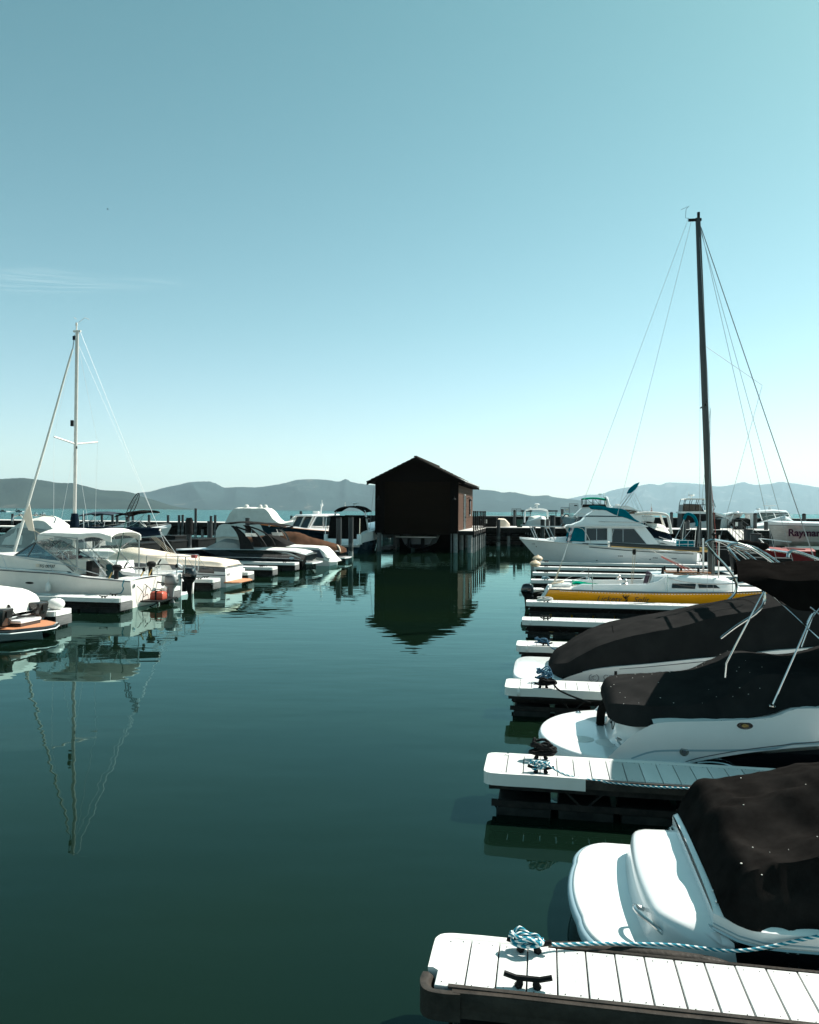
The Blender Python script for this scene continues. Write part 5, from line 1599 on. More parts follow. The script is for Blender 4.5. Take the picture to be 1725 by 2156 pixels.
    for u in (5.25, 7.3, 8.4):
        tt = X(u) / 10.6
        p = H.S(tt, .66, 1, .004); mb = MB()
        for k in range(3): mb.box(p[0] - .14 + .10 * k, p[0] - .06 + .10 * k, p[1] - .004, p[1] + .012, p[2] - .03, p[2] + .03)
        mb.build('hull_vent', 'print_grey', t)
    for u, z in ((3.75, .55), (6.2, .52), (7.0, .8), (-.2, 1.1)):
        p = H.S(X(u) / 10.6, (z + .12) / 1.6, 1, .004); mb = MB(); mb.lathe([(.035, -.01), (.035, .012)], (p[0], p[1], p[2]), 8, 'y'); mb.build('drain', 'black_matte', t)
    p = H.S(X(.05) / 10.6, .85, 1, .05)
    text('NV 1032 KF 4', .16, 'print_grey', t, (X(-.10), p[1] - .03, 1.42), (PI / 2 + .15, 0, PI + .38), name='registration')
    mb = MB(); mb.box(X(3.35), X(3.0), 1.50, 1.53, 1.50, 1.60); mb.build('name_plate', 'black_matte', t)
    # stern gear
    mb = MB()
    for z in (1.62, 1.85): mb.tube([(X(7.5), 1.48, z + .2), (X(8.2), 1.48, z), (X(9.0), 1.46, z), (X(9.6), 1.40, z)], .014, 5, 2)
    for u in (8.2, 8.7, 9.2, 9.55): mb.tube([(X(u), 1.45, 1.2), (X(u), 1.45, 1.85)], .013, 5)
    mb.tube([(X(9.78), 1.2, .55), (X(10.0), 1.2, .75), (X(10.0), 1.2, 1.0), (X(9.75), 1.2, 1.1)], .02, 5, 3); mb.tube([(X(9.85), 1.0, .7), (X(9.85), 1.3, .7)], .02, 5)
    mb.build('stern_rail', 'gelcoat', t)
    mb = MB(); mb.box(X(9.55), X(8.65), 1.15, 1.42, 1.50, 1.84); mb.box(X(9.3), X(8.7), .2, .6, 1.2, 1.85); mb.build('teal_seats', 'canvas_teal', t, bevel=.02)
    mb = MB(); mb.box(X(10.0), X(9.70), -1.3, 1.3, .38, .44); mb.build('swim_platform', 'gelcoat', t)
    mb = MB()
    mb.tube([(X(8.15), 1.3, 1.2), (X(8.9), 1.3, 2.9), (X(9.0), 1.3, 3.35), (X(9.3), 1.3, 3.42), (X(9.62), 1.3, 3.1), (X(9.72), 1.3, 2.7)], .022, 6, 4)
    mb.tube([(X(8.85), 1.25, 1.2), (X(9.0), 1.3, 3.2)], .02, 6); mb.tube([(X(8.95), 1.25, 1.9), (X(9.65), 1.28, 2.85)], .016, 5); mb.tube([(X(9.6), 1.25, 1.2), (X(9.7), 1.3, 2.9)], .018, 6)
    mb.build('davit_frame', 'alu', t)
    mb = MB(); mb.tube([(X(8.98), 1.3, 3.1), (X(9.1), 1.3, 3.40), (X(9.3), 1.3, 3.44), (X(9.55), 1.3, 3.28), (X(9.70), 1.3, 2.95), (X(9.7), 1.3, 2.7)], .085, 8, 5); mb.build('davit_cover', 'canvas_teal', t)
    return t
flybridge()

# ================================================================== LEFT HAND BOATS
def windows(t, polys, w, mat='dark_glass', frame=None, sides=(1,), off=.012, name='side_window'):
    for poly in polys:
        for s in sides:
            n = len(poly); mb = MB()
            mb.add([(x, s * (w(x, z) + off), z) for x, z in poly] + [(x, s * (w(x, z) - .02), z) for x, z in poly], [tuple(range(n))] + [(i, (i + 1) % n, (i + 1) % n + n, i + n) for i in range(n)])
            o = mb.build(name, mat, t)
            if frame:
                mb = MB(); mb.tube([(x, s * (w(x, z) + off + .004), z) for x, z in list(poly) + [poly[0]]], .016, 5); mb.build('window_frame', frame, o)

def sheet(root, poly3, mat, name, th=.006):
    """thin sheet of vinyl or cloth through 3D points (quad/poly), given a real thickness"""
    P = [Vector(p) for p in poly3]
    n = (P[1] - P[0]).cross(P[2] - P[0]).normalized() * th
    k = len(P); mb = MB()
    mb.add(P + [p + n for p in P], [tuple(range(k - 1, -1, -1)), tuple(range(k, 2 * k))] + [(i, (i + 1) % k, (i + 1) % k + k, i + k) for i in range(k)])
    return mb.build(name, mat, root)

def cruiser_left():
    u0, v0 = -13.58, 21.50
    X = lambda u: u0 - u
    t = thing('cabin_cruiser', 'white cabin cruiser with cream canvas top and clear side curtains, registration on its side', 'motorboat', u0, v0, 0, PI, 'boats on the left')
    H = Hull(8.8, 2.5, [(0, .97), (.18, 1.07), (.31, 1.20), (.5, 1.27), (.75, 1.36), (1, 1.5)], rake=1.3, tm=.45, p=2.3, tw=.93, wl=.85, z0=-.1, n=44)
    mb = MB(); H.shell(mb); mb.build('hull', 'gelcoat_old', t)
    mb = MB(); H.deck(mb, .04, cock=(.035, .255, .55, .2)); mb.build('deck', 'gelcoat', t)
    mb = MB(); H.stripe(mb, .955, .985, 0, .95, off=.02); mb.build('rub_rail', 'stripe_grey', t)
    mb = MB(); H.stripe(mb, .40, .408, .03, .9, off=.004); mb.build('chine_line', 'stripe_grey', t)
    w = lambda x, z: min(1.06, 1.02 - .10 * (z - 1.2)) * (1 if x < 5 else max(.25, 1 - (x - 5) * .16))
    mb = MB(); mb.body([(2.12, 1.14), (2.30, 1.24), (2.75, 1.60), (4.72, 1.76), (5.6, 1.80), (6.6, 1.76), (7.8, 1.50), (7.9, 1.3), (5, 1.2)], w); mb.build('cabin', 'gelcoat_old', t, ang=30)
    mb = MB(); mb.body([(2.3, 1.17), (2.4, 1.24), (7.4, 1.36), (7.4, 1.30)], lambda x, z: w(x, z) + .012); mb.build('teal_stripe', 'stripe_teal', t)
    # windscreen: raked glass on a dark frame
    base = [(4.80, .78), (4.78, 0), (4.80, -.78)]
    for s in (1, -1):
        sheet(t, [(4.76, s * .80, 1.76), (3.92, s * .78, 2.26), (2.78, s * .96, 1.60)], 'window_glass', 'side_glass')
        mb = MB(); mb.tube([(4.76, s * .81, 1.76), (3.92, s * .79, 2.27), (2.74, s * .97, 1.58), (2.28, s * 1.0, 1.24)], .024, 6)
        mb.tube([(4.76, s * .81, 1.75), (2.74, s * .97, 1.59)], .018, 5); mb.tube([(3.92, s * .79, 2.26), (4.2, s * .84, 1.72)], .022, 5); mb.build('windscreen_frame', 'stripe_grey', t)
    sheet(t, [(4.78, -.79, 1.77), (4.78, .79, 1.77), (3.93, .78, 2.27), (3.93, -.78, 2.27)], 'window_glass', 'windscreen')
    mb = MB(); mb.box(3.0, 3.9, -.75, .72, 1.2, 1.72); mb.build('dashboard', 'print_wine', t, bevel=.05)
    mb = MB(); mb.tube([(2.95 + .03 * math.sin(a), .45 + .2 * math.cos(a), 1.72 + .2 * math.sin(a)) for a in np.linspace(0, 2 * PI, 20)], .014, 6); mb.build('steering_wheel', 'gelcoat', t)
    # seats and inside
    for y in (.45,):
        mb = MB(); mb.box(1.75, 2.0, y - .28, y + .25, 1.02, 1.60); mb.box(1.95, 2.35, y - .26, y + .24, .95, 1.08); mb.build('helm_seat', 'black_matte', t, bevel=.05)
    mb = MB(); mb.plate([(.15, .95), (1.55, 1.12), (2.2, 1.55), (2.6, 1.58), (2.6, .8), (.15, .75)], -1.08, .04); mb.build('side_panel', 'canvas_cream', t)
    mb = MB(); mb.plate([(.3, .88), (1.5, .98), (2.0, 1.38), (2.2, 1.38), (2.2, .78), (.3, .75)], -1.03, .03); mb.build('side_lining', 'stripe_teal', t)
    mb = MB(); mb.box(.3, 1.0, -.4, .4, .55, .98); mb.build('engine_box', 'deck_white', t, bevel=.03)
    # canvas top
    top = MB(); rings = []
    for i in range(26):
        q = i / 25; x = .80 + 2.87 * q
        z = cr([.8, 1.3, 2.1, 3.0, 3.45, 3.67], [2.66, 2.78, 2.74, 2.76, 2.74, 2.66], x)
        R = []
        for k in range(13):
            a = -1 + 2 * k / 12
            R.append((x, a * 1.06, z - .10 * abs(a)**2.5 - .05 * abs(a)**8 + .012 * noise.noise(Vector((x * 6, a * 3, 1)))))
        R = [(x, -1.07, z - .30 + .04 * math.sin(x * 5))] + R + [(x, 1.07, z - .30 + .04 * math.sin(x * 5))]
        R += [(a, b * .97, c - .03) for a, b, c in reversed(R)]
        rings.append(R)
    top.loft(rings); top.build('canvas_top', 'canvas_cream', t, ang=60)
    for s in (1, -1):
        sheet(t, [(3.62, s * 1.03, 2.52), (2.10, s * 1.05, 2.44), (2.14, s * 1.02, 1.30), (2.76, s * .99, 1.60), (3.90, s * .82, 2.26)], 'clear_vinyl', 'side_curtain')
    sheet(t, [(2.08, -1.03, 2.44), (.86, -1.03, 2.5), (.86, -1.03, 1.45), (2.1, -1.02, 1.3)], 'clear_vinyl', 'aft_curtain')
    mb = MB()
    mb.tube([(3.64, 1.04, 2.55), (3.90, .83, 2.27), (2.76, 1.0, 1.60), (2.16, 1.03, 1.28)], .030, 6)
    mb.tube([(2.10, 1.06, 2.46), (2.13, 1.03, 1.28)], .034, 6); mb.tube([(3.64, 1.04, 2.54), (2.10, 1.06, 2.42)], .026, 6)
    mb.build('curtain_border', 'canvas_grey', t)
    mb = MB()
    for s in (1, -1):
        mb.tube([(3.4, s * 1.0, 2.5), (2.15, s * 1.0, 1.35)], .016, 6); mb.tube([(2.2, s * 1.0, 2.4), (3.0, s * 1.0, 1.75)], .014, 6)
        mb.tube([(2.05, s * 1.02, 2.0), (1.35, s * 1.0, 1.62)], .014, 6); mb.tube([(1.95, s * 1.02, 2.5), (1.55, s * 1.02, 1.75), (.98, s * 1.02, 1.12)], .014, 6)
        mb.tube([(.90, s * 1.03, 2.5), (1.75, s * 1.02, 1.90)], .013, 6); mb.tube([(2.05, s * 1.02, 2.1), (1.25, s * 1.02, 1.50)], .013, 6)
    mb.tube([(.86, -1.03, 2.58), (.86, -1.03, 1.0)], .022, 6); mb.tube([(.86, 1.0, 2.58), (.85, .96, 2.3)], .022, 6)
    mb.tube([(1.3, -.6, 2.6), (1.3, -.6, 1.75)], .006, 4)
    mb.build('canopy_frame', 'alu', t)
    # rails, fender, lettering, vents
    pts = [(2.0, 1.14, 1.42), (3.2, 1.18, 1.58), (5.4, 1.12, 1.84), (7.5, .6, 2.0)]
    mb = MB(); mb.tube(pts, .014, 6, 4)
    for x, z in ((3.2, 1.55), (5.0, 1.8)): mb.tube([(x, 1.16, z), (x - .25, 1.16, 1.22)], .012, 5)
    mb.tube([(2.05, 1.12, 1.36), (1.2, 1.14, 1.17), (1.1, 1.14, 1.09)], .014, 6, 3); mb.build('side_rail', 'alu', t)
    text('FG 00937', .15, 'print_black', t, (3.60, w(3.3, 1.38) + .018, 1.36), (PI / 2, 0, PI - .0), .12, 'registration')
    mb = MB(); mb.box(3.64, 3.76, w(3.6, 1.4) + .002, w(3.6, 1.4) + .012, 1.37, 1.49); mb.build('registration_sticker', 'canvas_tan', t)
    p = H.S(.44, .70, 1, .01); mb = MB(); mb.lathe([(.12, 0), (.11, .015), (.001, .02)], (0, 0, 0), 16, 'y'); mb.v = [(a * 1.4 + p[0], b * -1 + p[1] + .0, c * .33 + p[2] - .03) for a, b, c in mb.v]; mb.build('exhaust_vent', 'black_matte', t)
    mb = MB(); n = [(5.55, 1.02), (5.25, 1.00), (5.15, .92), (5.75, .93)]; mb.plate([(x, z) for x, z in n], H.S(.6, .8, 1)[1] + .0, .03); mb.build('hull_window', 'brown_glass', t)
    mb = MB(); mb.tube([(3.05, 1.28, 1.22), (3.05, 1.32, .85)], .008, 5); mb.lathe([(.02, .87), (.07, .82), (.09, .74), (.09, .58), (.05, .52)], (3.05, 1.33, 0), 12); mb.build('fender', 'vinyl_white', t)
    mb = MB(); mb.tube([(.22, 1.2, 1.0), (.24, 1.27, .82), (.20, 1.28, .70), (.28, 1.3, .55), (.45, 1.32, .52)], .018, 6, 4); mb.build('dock_line', 'canvas_teal', t)
    # rod gear on the gunwale
    for x, y in ((.62, 1.02), (.35, -.95)):
        mb = MB(); mb.cyl((x, y), .075, 1.0, 1.32, 10); mb.lathe([(.10, 1.30), (.16, 1.36), (.17, 1.46), (.10, 1.52)], (x - .03, y, 0), 12)
        mb.tube([(x + .1, y, 1.35), (x - .5, y, 1.42), (x - 1.1, y, 1.40)], .018, 5); mb.tube([(x - .3, y, 1.42), (x - .42, y, 1.60)], .03, 5)
        mb.lathe([(.05, 1.3), (.06, 1.38), (.03, 1.44)], (x - 1.05, y, 0), 8)
        mb.build('downrigger', 'black_matte', t)
    mb = MB()
    for x in (.15, .7, 1.25): mb.tube([(x, -1.08, 1.0), (x, -1.08, 1.28)], .013, 5)
    mb.tube([(1.3, -1.08, 1.28), (.1, -1.08, 1.30), (.02, -1.0, 1.28)], .014, 5); mb.build('stern_rail', 'chrome', t)
    for x, y in ((.9, 1.05), (.25, 0), (.2, -.5)):
        mb = MB(); mb.tube([(x, y, 1.0), (x - .14, y, 1.25)], .026, 7); mb.build('rod_holder', 'gold', t)
    # boarding step with the fuel tank
    mb = MB(); mb.box(-.72, -.04, -1.0, 0.55, .16, .21); mb.tube([(-.70, .45, .16), (-.06, .45, -.15)], .02, 5); mb.tube([(-.70, -.6, .16), (-.06, -.6, -.15)], .02, 5); mb.tube([(-.72, .55, .2), (-.72, .55, -.2)], .02, 5); mb.build('boarding_step', 'black_matte', t)
    mb = MB(); mb.lathe([(.07, -.0), (.07, .03), (.03, .04)], (-.03, .95, .78), 12, 'x'); mb.build('stern_light', 'chrome', t)
    for pts in ([(-.03, .75, .75), (-.18, .6, .5), (-.12, .55, .2)], [(-.02, .2, .78), (-.2, .1, .6), (-.1, -.15, .5), (-.3, -.4, .46)], [(-.02, .0, .70), (-.14, .3, .62), (-.2, .5, .42)]):
        mb = MB(); mb.tube(pts, .012, 5, 5); mb.build('cable', 'black_matte', t)
    return t
cruiser_left()
t = thing('fuel_tank', 'red portable fuel tank strapped on the boarding step of the white cruiser', 'fuel tank', -13.16, 21.55, .21, PI)
mb = MB(); rings = [[(x, y, z) for x, y in ((-.26 * s, -.18 * s), (.22 * s, -.18 * s), (.26 * s, 0), (.22 * s, .18 * s), (-.26 * s, .18 * s), (-.28 * s, 0))] for z, s in ((0, .92), (.03, 1), (.20, 1), (.27, .86), (.29, .6))]
mb.loft(rings); mb.build('tank', 'red_plastic', t, ang=50)
mb = MB(); mb.tube([(-.12, 0, .28), (-.10, 0, .35), (.10, 0, .35), (.12, 0, .28)], .018, 6, 3); mb.cyl((.0, .09), .04, .28, .32, 10); mb.build('handle', 'black_matte', t)
mb = MB(); mb.box(-.03, .03, -.19, .19, .0, .30); mb.build('strap', 'black_matte', t)
ob = outboard('grey outboard motor with pale cowling on the stern of the white cruiser', -13.02, 22.35, .10, PI, 'outboard_grey', 'outboard_grey', 1.08, 0, 'black_matte')
text('HONDA', .075, 'print_black', ob, (-.10 + .27, .178, .86), (PI / 2, 0, PI), .2)
text('9.9', .12, 'print_black', ob, (-.245, .08, .70), (PI / 2, 0, -PI / 2), 0)
outboard('large glossy black outboard motor on the sailboat stern, tiller pointing left', -13.42, 24.75, .02, PI, 'black_gloss', 'black_matte', 1.22, 0, None)

def sail_left():
    u0, v0 = -13.8, 25.2
    X = lambda u: u0 - u
    t = thing('sailboat', 'white sailboat with cream mast, furled jib and navy boom cover', 'sailboat', u0, v0, 0, PI, 'boats on the left')
    H = Hull(8.0, 2.5, [(0, .92), (.4, .86), (1, 1.15)], rake=1.0, tm=.45, p=2.0, tw=.72, wl=.8, z0=-.1, n=40)
    mb = MB(); H.shell(mb); mb.build('hull', 'gelcoat', t)
    mb = MB(); H.deck(mb, .05, cock=(.05, .33, .5, .45)); mb.build('deck', 'gelcoat', t)
    mb = MB(); H.stripe(mb, .9, .95, 0, 1, off=.01); mb.build('sheer_stripe', 'stripe_grey', t)
    mb = MB(); mb.body([(2.7, .85), (2.75, 1.32), (5.2, 1.28), (6.2, 1.0), (6.3, .9)], lambda x, z: .8 - .12 * max(0, x - 4)); mb.build('cabin', 'gelcoat', t)
    m0, m1 = Vector((5.02, 0, 1.25)), Vector((4.95, 0, 10.95))
    mb = MB(); rings = []
    for i in range(9):
        p = m0.lerp(m1, i / 8); rings.append([p + Vector(((.074) * math.cos(a), .055 * math.sin(a), 0)) for a in np.linspace(0, 2 * PI, 13)[:-1]])
    mb.loft(rings); mast = mb.build('mast', 'mast_cream', t)
    mb = MB(); mb.box(4.78, 5.12, -.03, .03, 10.9, 10.98); mb.cyl((4.98, 0), .03, 10.98, 11.18, 8); mb.lathe([(.03, 11.16), (.05, 11.2), (.04, 11.3)], (4.98, 0, 0), 8); mb.tube([(4.9, 0, 11.3), (4.6, 0, 11.5), (4.4, 0, 11.42)], .010, 4); mb.tube([(4.98, 0, 11.45), (5.1, 0, 11.52)], .010, 4); mb.build('masthead', 'gelcoat_old', mast)
    mb = MB(); mb.tube([(4.99, 0, 6.2), (5.35, .95, 6.42)], .035, 6); mb.tube([(4.99, 0, 6.2), (4.55, -.95, 6.36)], .035, 6); mb.build('spreader', 'mast_cream', mast)
    mb = MB(); mb.box(5.10, 5.20, -.05, .05, 6.95, 7.2); mb.cyl((4.96, 0), .05, 6.0, 6.12, 8); mb.build('mast_light', 'black_matte', mast)
    mb = MB(); rings = []
    for i in range(15):
        q = i / 14; p = Vector((4.90 - 3.75 * q, 0, 2.50 + .12 * q)); hh = .44 - .24 * q; zz = p.z - .10 + .05 * q
        rings.append([(p.x, .13 * math.cos(a), zz + hh * (.75 if math.sin(a) > 0 else .8) * math.sin(a) + .01 * noise.noise(Vector((q * 30, a, 0)))) for a in np.linspace(0, 2 * PI, 13)[:-1]])
    mb.loft(rings); mb.build('boom_cover', 'canvas_navy', t, ang=60)
    mb = MB(); rings = [[(5.0 + r * math.cos(a), r * math.sin(a), z) for a in np.linspace(0, 2 * PI, 11)[:-1]] for z, r in ((2.2, .2), (2.6, .21), (3.0, .17), (3.28, .13))]
    mb.loft(rings); mb.build('mast_cover', 'canvas_navy', t, ang=60)
    mb = MB(); mb.tube([(1.15, 0, 2.60), (1.28, 0, 2.62)], .09, 8); mb.build('boom_end', 'mast_cream', t)
    # furled jib
    mb = MB(); mb.tube([(7.95, 0, 1.2), (7.75, 0, 1.8), (7.0, 0, 4.2), (6.2, 0, 6.75), (5.4, 0, 9.4), (5.15, 0, 10.2)], [.070, .034], 8, 3); mb.build('furled_jib', 'canvas_light', t, ang=60)
    mb = MB(); mb.add([(7.33, .06, 3.1), (7.05, .05, 3.65), (6.85, .0, 2.5), (7.10, .05, 2.55), (7.33, .08, 3.1), (7.05, .07, 3.65), (6.85, .02, 2.5), (7.10, .07, 2.55)], [(0, 1, 2, 3), (7, 6, 5, 4), (0, 4, 5, 1), (1, 5, 6, 2), (2, 6, 7, 3), (3, 7, 4, 0)]); mb.build('jib_clew', 'canvas_tan', t)
    mb = MB(); mb.tube([(5.15, 0, 10.2), (5.07, 0, 10.8)], .012, 5); mb.cyl((5.08, 0), .07, 10.58, 10.74, 8); mb.build('furler_swivel', 'canvas_navy', t)
    def wire(a, b, r=.008, mat='wire_pale', name='stay'):
        mb = MB(); mb.tube([a, b], r, 5); mb.build(name, mat, t)
    wire((.75, 0, 1.62), (4.80, 0, 10.9), .007); wire((1.2, 0, 2.7), (4.85, 0, 10.3), .004, 'wire_pale', 'topping_lift')
    wire((6.88, 0, 2.55), (4.2, .2, 1.3), .014, 'rope_tan', 'jib_sheet'); wire((6.86, 0, 2.55), (6.3, .5, 1.1), .012, 'rope_tan', 'jib_sheet')
    for s, sx, sz in ((1, 5.35, 6.42), (-1, 4.55, 6.36)):
        wire((sx, s * .95, sz), (5.0, 0, 10.8), .005); wire((sx, s * .95, sz), (5.0 + s * .2, s * 1.15, .95), .005); wire((5.0 + s * .3, s * 1.1, .95), (5.0, 0, 6.2), .005)
    for k, dx in enumerate((0, .06, .12, .18)):
        wire((1.55 + dx, 0, 2.5), (.10 + dx * 1.4, -.1 + .06 * k, 1.35), .008, 'rope_tan', 'mainsheet')
    wire((1.2, 0, 2.65), (-.1, .2, 1.1), .010, 'wire_pale', 'lift_line')
    mb = MB()
    for y in (-.85, .85):
        mb.tube([(1.3, y, 1.60), (-.15, y * .9, 1.60), (-.28, y * .7, 1.58)], .014, 6)
        mb.tube([(-.28, y * .75, 1.58), (-.25, y * .75, .9)], .02, 6); mb.tube([(-.05, y, 1.6), (-.0, y, .92)], .018, 6); mb.tube([(-.28, y * .6, 1.55), (-.6, y * .6, 1.1)], .01, 5); mb.tube([(1.3, y, 1.6), (1.3, y, .92)], .014, 6)
    mb.tube([(-.28, .6, 1.58), (-.28, -.6, 1.58)], .014, 6); mb.build('stern_pulpit', 'chrome', t)
    mb = MB(); mb.box(-.45, -.27, -.1, .1, 1.50, 1.62); mb.build('lifebuoy_light', 'pink_red', t)
    mb = MB(); mb.tube([(.1, .5, 1.25), (-.1, .55, 1.15)], .07, 8); mb.tube([(.9, .4, 1.1), (1.1, .45, 1.05), (1.2, .35, 1.1)], .06, 8, 3); mb.build('stern_fenders', 'gelcoat', t)
    mb = MB(); rings = [[(.55 + .35 * q, .1 + .7 * q, 1.0 + .5 * math.sin(q * 2.4)), (1.05, .3 + .5 * q, 1.42 - .4 * q), (1.2, .9 * q, .95)] for q in np.linspace(0, 1, 7)]
    mb.loft(rings); mb.build('sail_bag', 'canvas_light', t, ang=70)
    mb = MB(); mb.plate([(-.18, -.1), (-.02, -.1), (.0, .75), (-.14, .75)], -.35, .04); mb.build('rudder', 'gelcoat_old', t)
    mb = MB(); mb.tube([(4.35, .3, 1.3), (4.42, .3, 3.4)], .012, 5); mb.tube([(4.3, -.5, 1.3), (3.9, -.5, 3.0)], .01, 5); mb.build('antenna', 'gelcoat', t)
    return t
sail_left()

# landing net standing in a holder
t = thing('landing_net', 'black landing net on a long green handle standing above the stern of the cruiser', 'fishing net', -14.95, 22.3, 1.0, 0)
hb, ht = Vector((-.30, 0, .35)), Vector((.10, 0, 2.05))
mb = MB(); mb.tube([hb - Vector((.12, 0, .35)), hb + Vector((.05, 0, .25))], .02, 7); mb.build('grip', 'alu', t)
mb = MB(); mb.tube([hb, ht], .018, 7); mb.build('handle', 'green_metal', t)
ax = Vector((.46, 0, .89)).normalized(); sd = Vector((-.72, .66, .22)).normalized(); nn = ax.cross(sd)
def hoop(a, k=1): return ht + Vector((.0, 0, .05)) + ax * (.55 + .55 * -math.cos(a)) + sd * (.30 * math.sin(a)) * k
mb = MB(); mb.tube([hoop(a) for a in np.linspace(0, 2 * PI, 30)], .014, 6); mb.tube([ht, hoop(PI)], .012, 5); mb.build('hoop', 'net_black', t)
mb = MB()
def npt(a, d):
    c = hoop(0) .lerp(hoop(PI), .46); p = c + (hoop(a) - c) * (1 - d * .75)
    return p + Vector((-.22, .12, -.18)) * math.sin(d * PI / 2)
for i in range(20):
    a = 2 * PI * i / 20; mb.tube([npt(a + .5 * d, d) for d in np.linspace(0, 1, 7)], .0022, 3); mb.tube([npt(a - .5 * d, d) for d in np.linspace(0, 1, 7)], .0022, 3)
o = mb.build('netting', 'net_black', t)

t = thing('fender', 'round white fender ball resting on the nearest left dock', 'fender', -13.62, 16.08, .48)
mb = MB(); mb.lathe([(.05, .0), (.16, .015), (.23, .09), (.25, .17), (.22, .26), (.13, .32), (.05, .33)], n=28)
mb.v = [(x * (1 + .012 * math.sin(9 * math.atan2(y, x))), y * (1 + .012 * math.sin(9 * math.atan2(y, x))), z) for x, y, z in mb.v]
mb.build('ball', 'vinyl_white', t, ang=70); mb = MB(); mb.tube([(0, 0, .32), (.03, 0, .36), (-.01, .02, .36)], .012, 5); mb.build('eyelet', 'rope_white', t)
rope_coil(-14.35, 15.75, .50, 'rope_black', 'black rope on the cleat next to the round white fender', 41, .12, 5, .018, tail=[(-14.2, 15.5, .47), (-14.3, 15.35, .2), (-14.5, 15.2, .2)])
rope_coil(-14.45, 27.3, .50, 'rope_teal', 'teal rope heap on the dock in front of the tan-covered boat', 43, .14, 5, .02)
rope_coil(-14.5, 31.4, .50, 'rope_black', 'dark rope heap on the dock right of the tan-covered boat', 44, .14, 5, .02)
t = thing('step_box', 'small white step box on the dock right of the tan-covered boat', 'dock step', -14.0, 31.3, .48)
mb = MB(); mb.box(-.35, .3, -.2, .2, 0, .16); mb.lathe([(.08, .16), (.1, .22), (.05, .3)], (0, 0, 0), 10); mb.build('box', 'vinyl_white', t, bevel=.02)
mb = MB(); mb.box(-.30, .25, -.17, .17, .161, .17); mb.build('tread', 'deck_white', t)

def covered(name, label, u0, v0, L, B, sheer, rows, hullmat, covmat, rot=PI, rake=.9, amp=.02, seed=1, group='boats on the left', stripe=None, tw=.9, extra=None, deckmat='gelcoat', fs=2.0, cov='canvas_cover', bottom=None):
    t = thing(name, label, 'motorboat', u0, v0, 0, rot, group)
    H = Hull(L, B, sheer, rake=rake, tm=.42, p=2.3, tw=tw, wl=.86, z0=-.1, n=36)
    mb = MB()
    if bottom: H.shell(mb, 0, bottom[0])
    else: H.shell(mb)
    mb.build('hull', bottom[1] if bottom else hullmat, t)
    if bottom: mb = MB(); H.shell(mb, bottom[0], 1, bottom=False); mb.build('topsides', hullmat, t)
    mb = MB(); H.deck(mb, .06); mb.build('deck', deckmat, t)
    mb = MB(); H.rail(mb, .018, .985, off=.012); mb.build('rub_rail', 'alu', t)
    if stripe:
        for q0, q1, m_ in stripe: mb = MB(); H.stripe(mb, q0, q1, .0, .92, off=.006); mb.build('stripe', m_, t)
    if rows:
        mb = MB(); cover(mb, rows, n=70, amp=amp, seed=seed, m=10, fs=fs, hang=5); mb.build(cov, covmat, t, ang=55)
    if extra: extra(t, H)
    return t

# bottom left: white cover, teak-topped platform
def ex(t, H):
    P = [(.05, 1.08), (-.40, 1.0), (-.88, .22), (-.92, -.15), (-.72, -.62), (-.2, -.95), (.05, -1.0)]
    mb = MB(); mb.plate(P, .22, .10, axis='z'); mb.build('swim_platform', 'black_gloss', t, bevel=.02)
    mb = MB(); mb.plate([(x * .93, y * .90) for x, y in P], .322, .010, axis='z'); mb.build('teak_pad', 'teak', t)
    mb = MB(); mb.tube([(a * 1.01 - .005, b * 1.01, .235) for a, b in P], .016, 6); mb.build('platform_trim', 'gelcoat', t)
    for y in (.82, -.70):
        mb = MB(); mb.taper(-.22, .30, y - .25, y + .22, .40, .86, .75); o = mb.build('transom_seat', 'brown_glass', t, bevel=.05)
        mb = MB(); mb.box(-.245, -.225, y - .12, y + .1, .62, .80); mb.build('pad', 'box_plastic', o)
    mb = MB(); mb.box(-.35, .1, -.38, .5, .42, .50); mb.build('step', 'gelcoat', t, bevel=.02); mb = MB(); mb.box(-.33, .1, -.36, .48, .32, .42); mb.build('step_base', 'brown_glass', t)
    mb = MB(); mb.tube([(-.3, -.2, .55), (0, .2, .60), (.1, .4, .9)], .03, 6, 4); mb.build('strap', 'black_matte', t)
covered('towboat', 'white-covered boat at the left edge with a teak-topped swim platform', -13.32, 14.05, 6.5, 2.35, [(0, .58), (.4, .72), (1, 1.0)],
        [(.12, 1.10, .66, 1.0, .84, .90), (.30, 1.18, .62, 1.08, 1.02, 1.10), (.75, 1.19, .62, 1.08, 1.18, 1.27), (1.2, 1.2, .64, 1.1, 1.22, 1.36), (3, 1.15, .7, .95, 1.3, 1.45), (5, .8, .85, .5, 1.1, 1.2), (6.3, .25, .95, .1, 1.02, 1.05)],
        'black_gloss', 'canvas_light', seed=12, extra=ex, amp=.014)

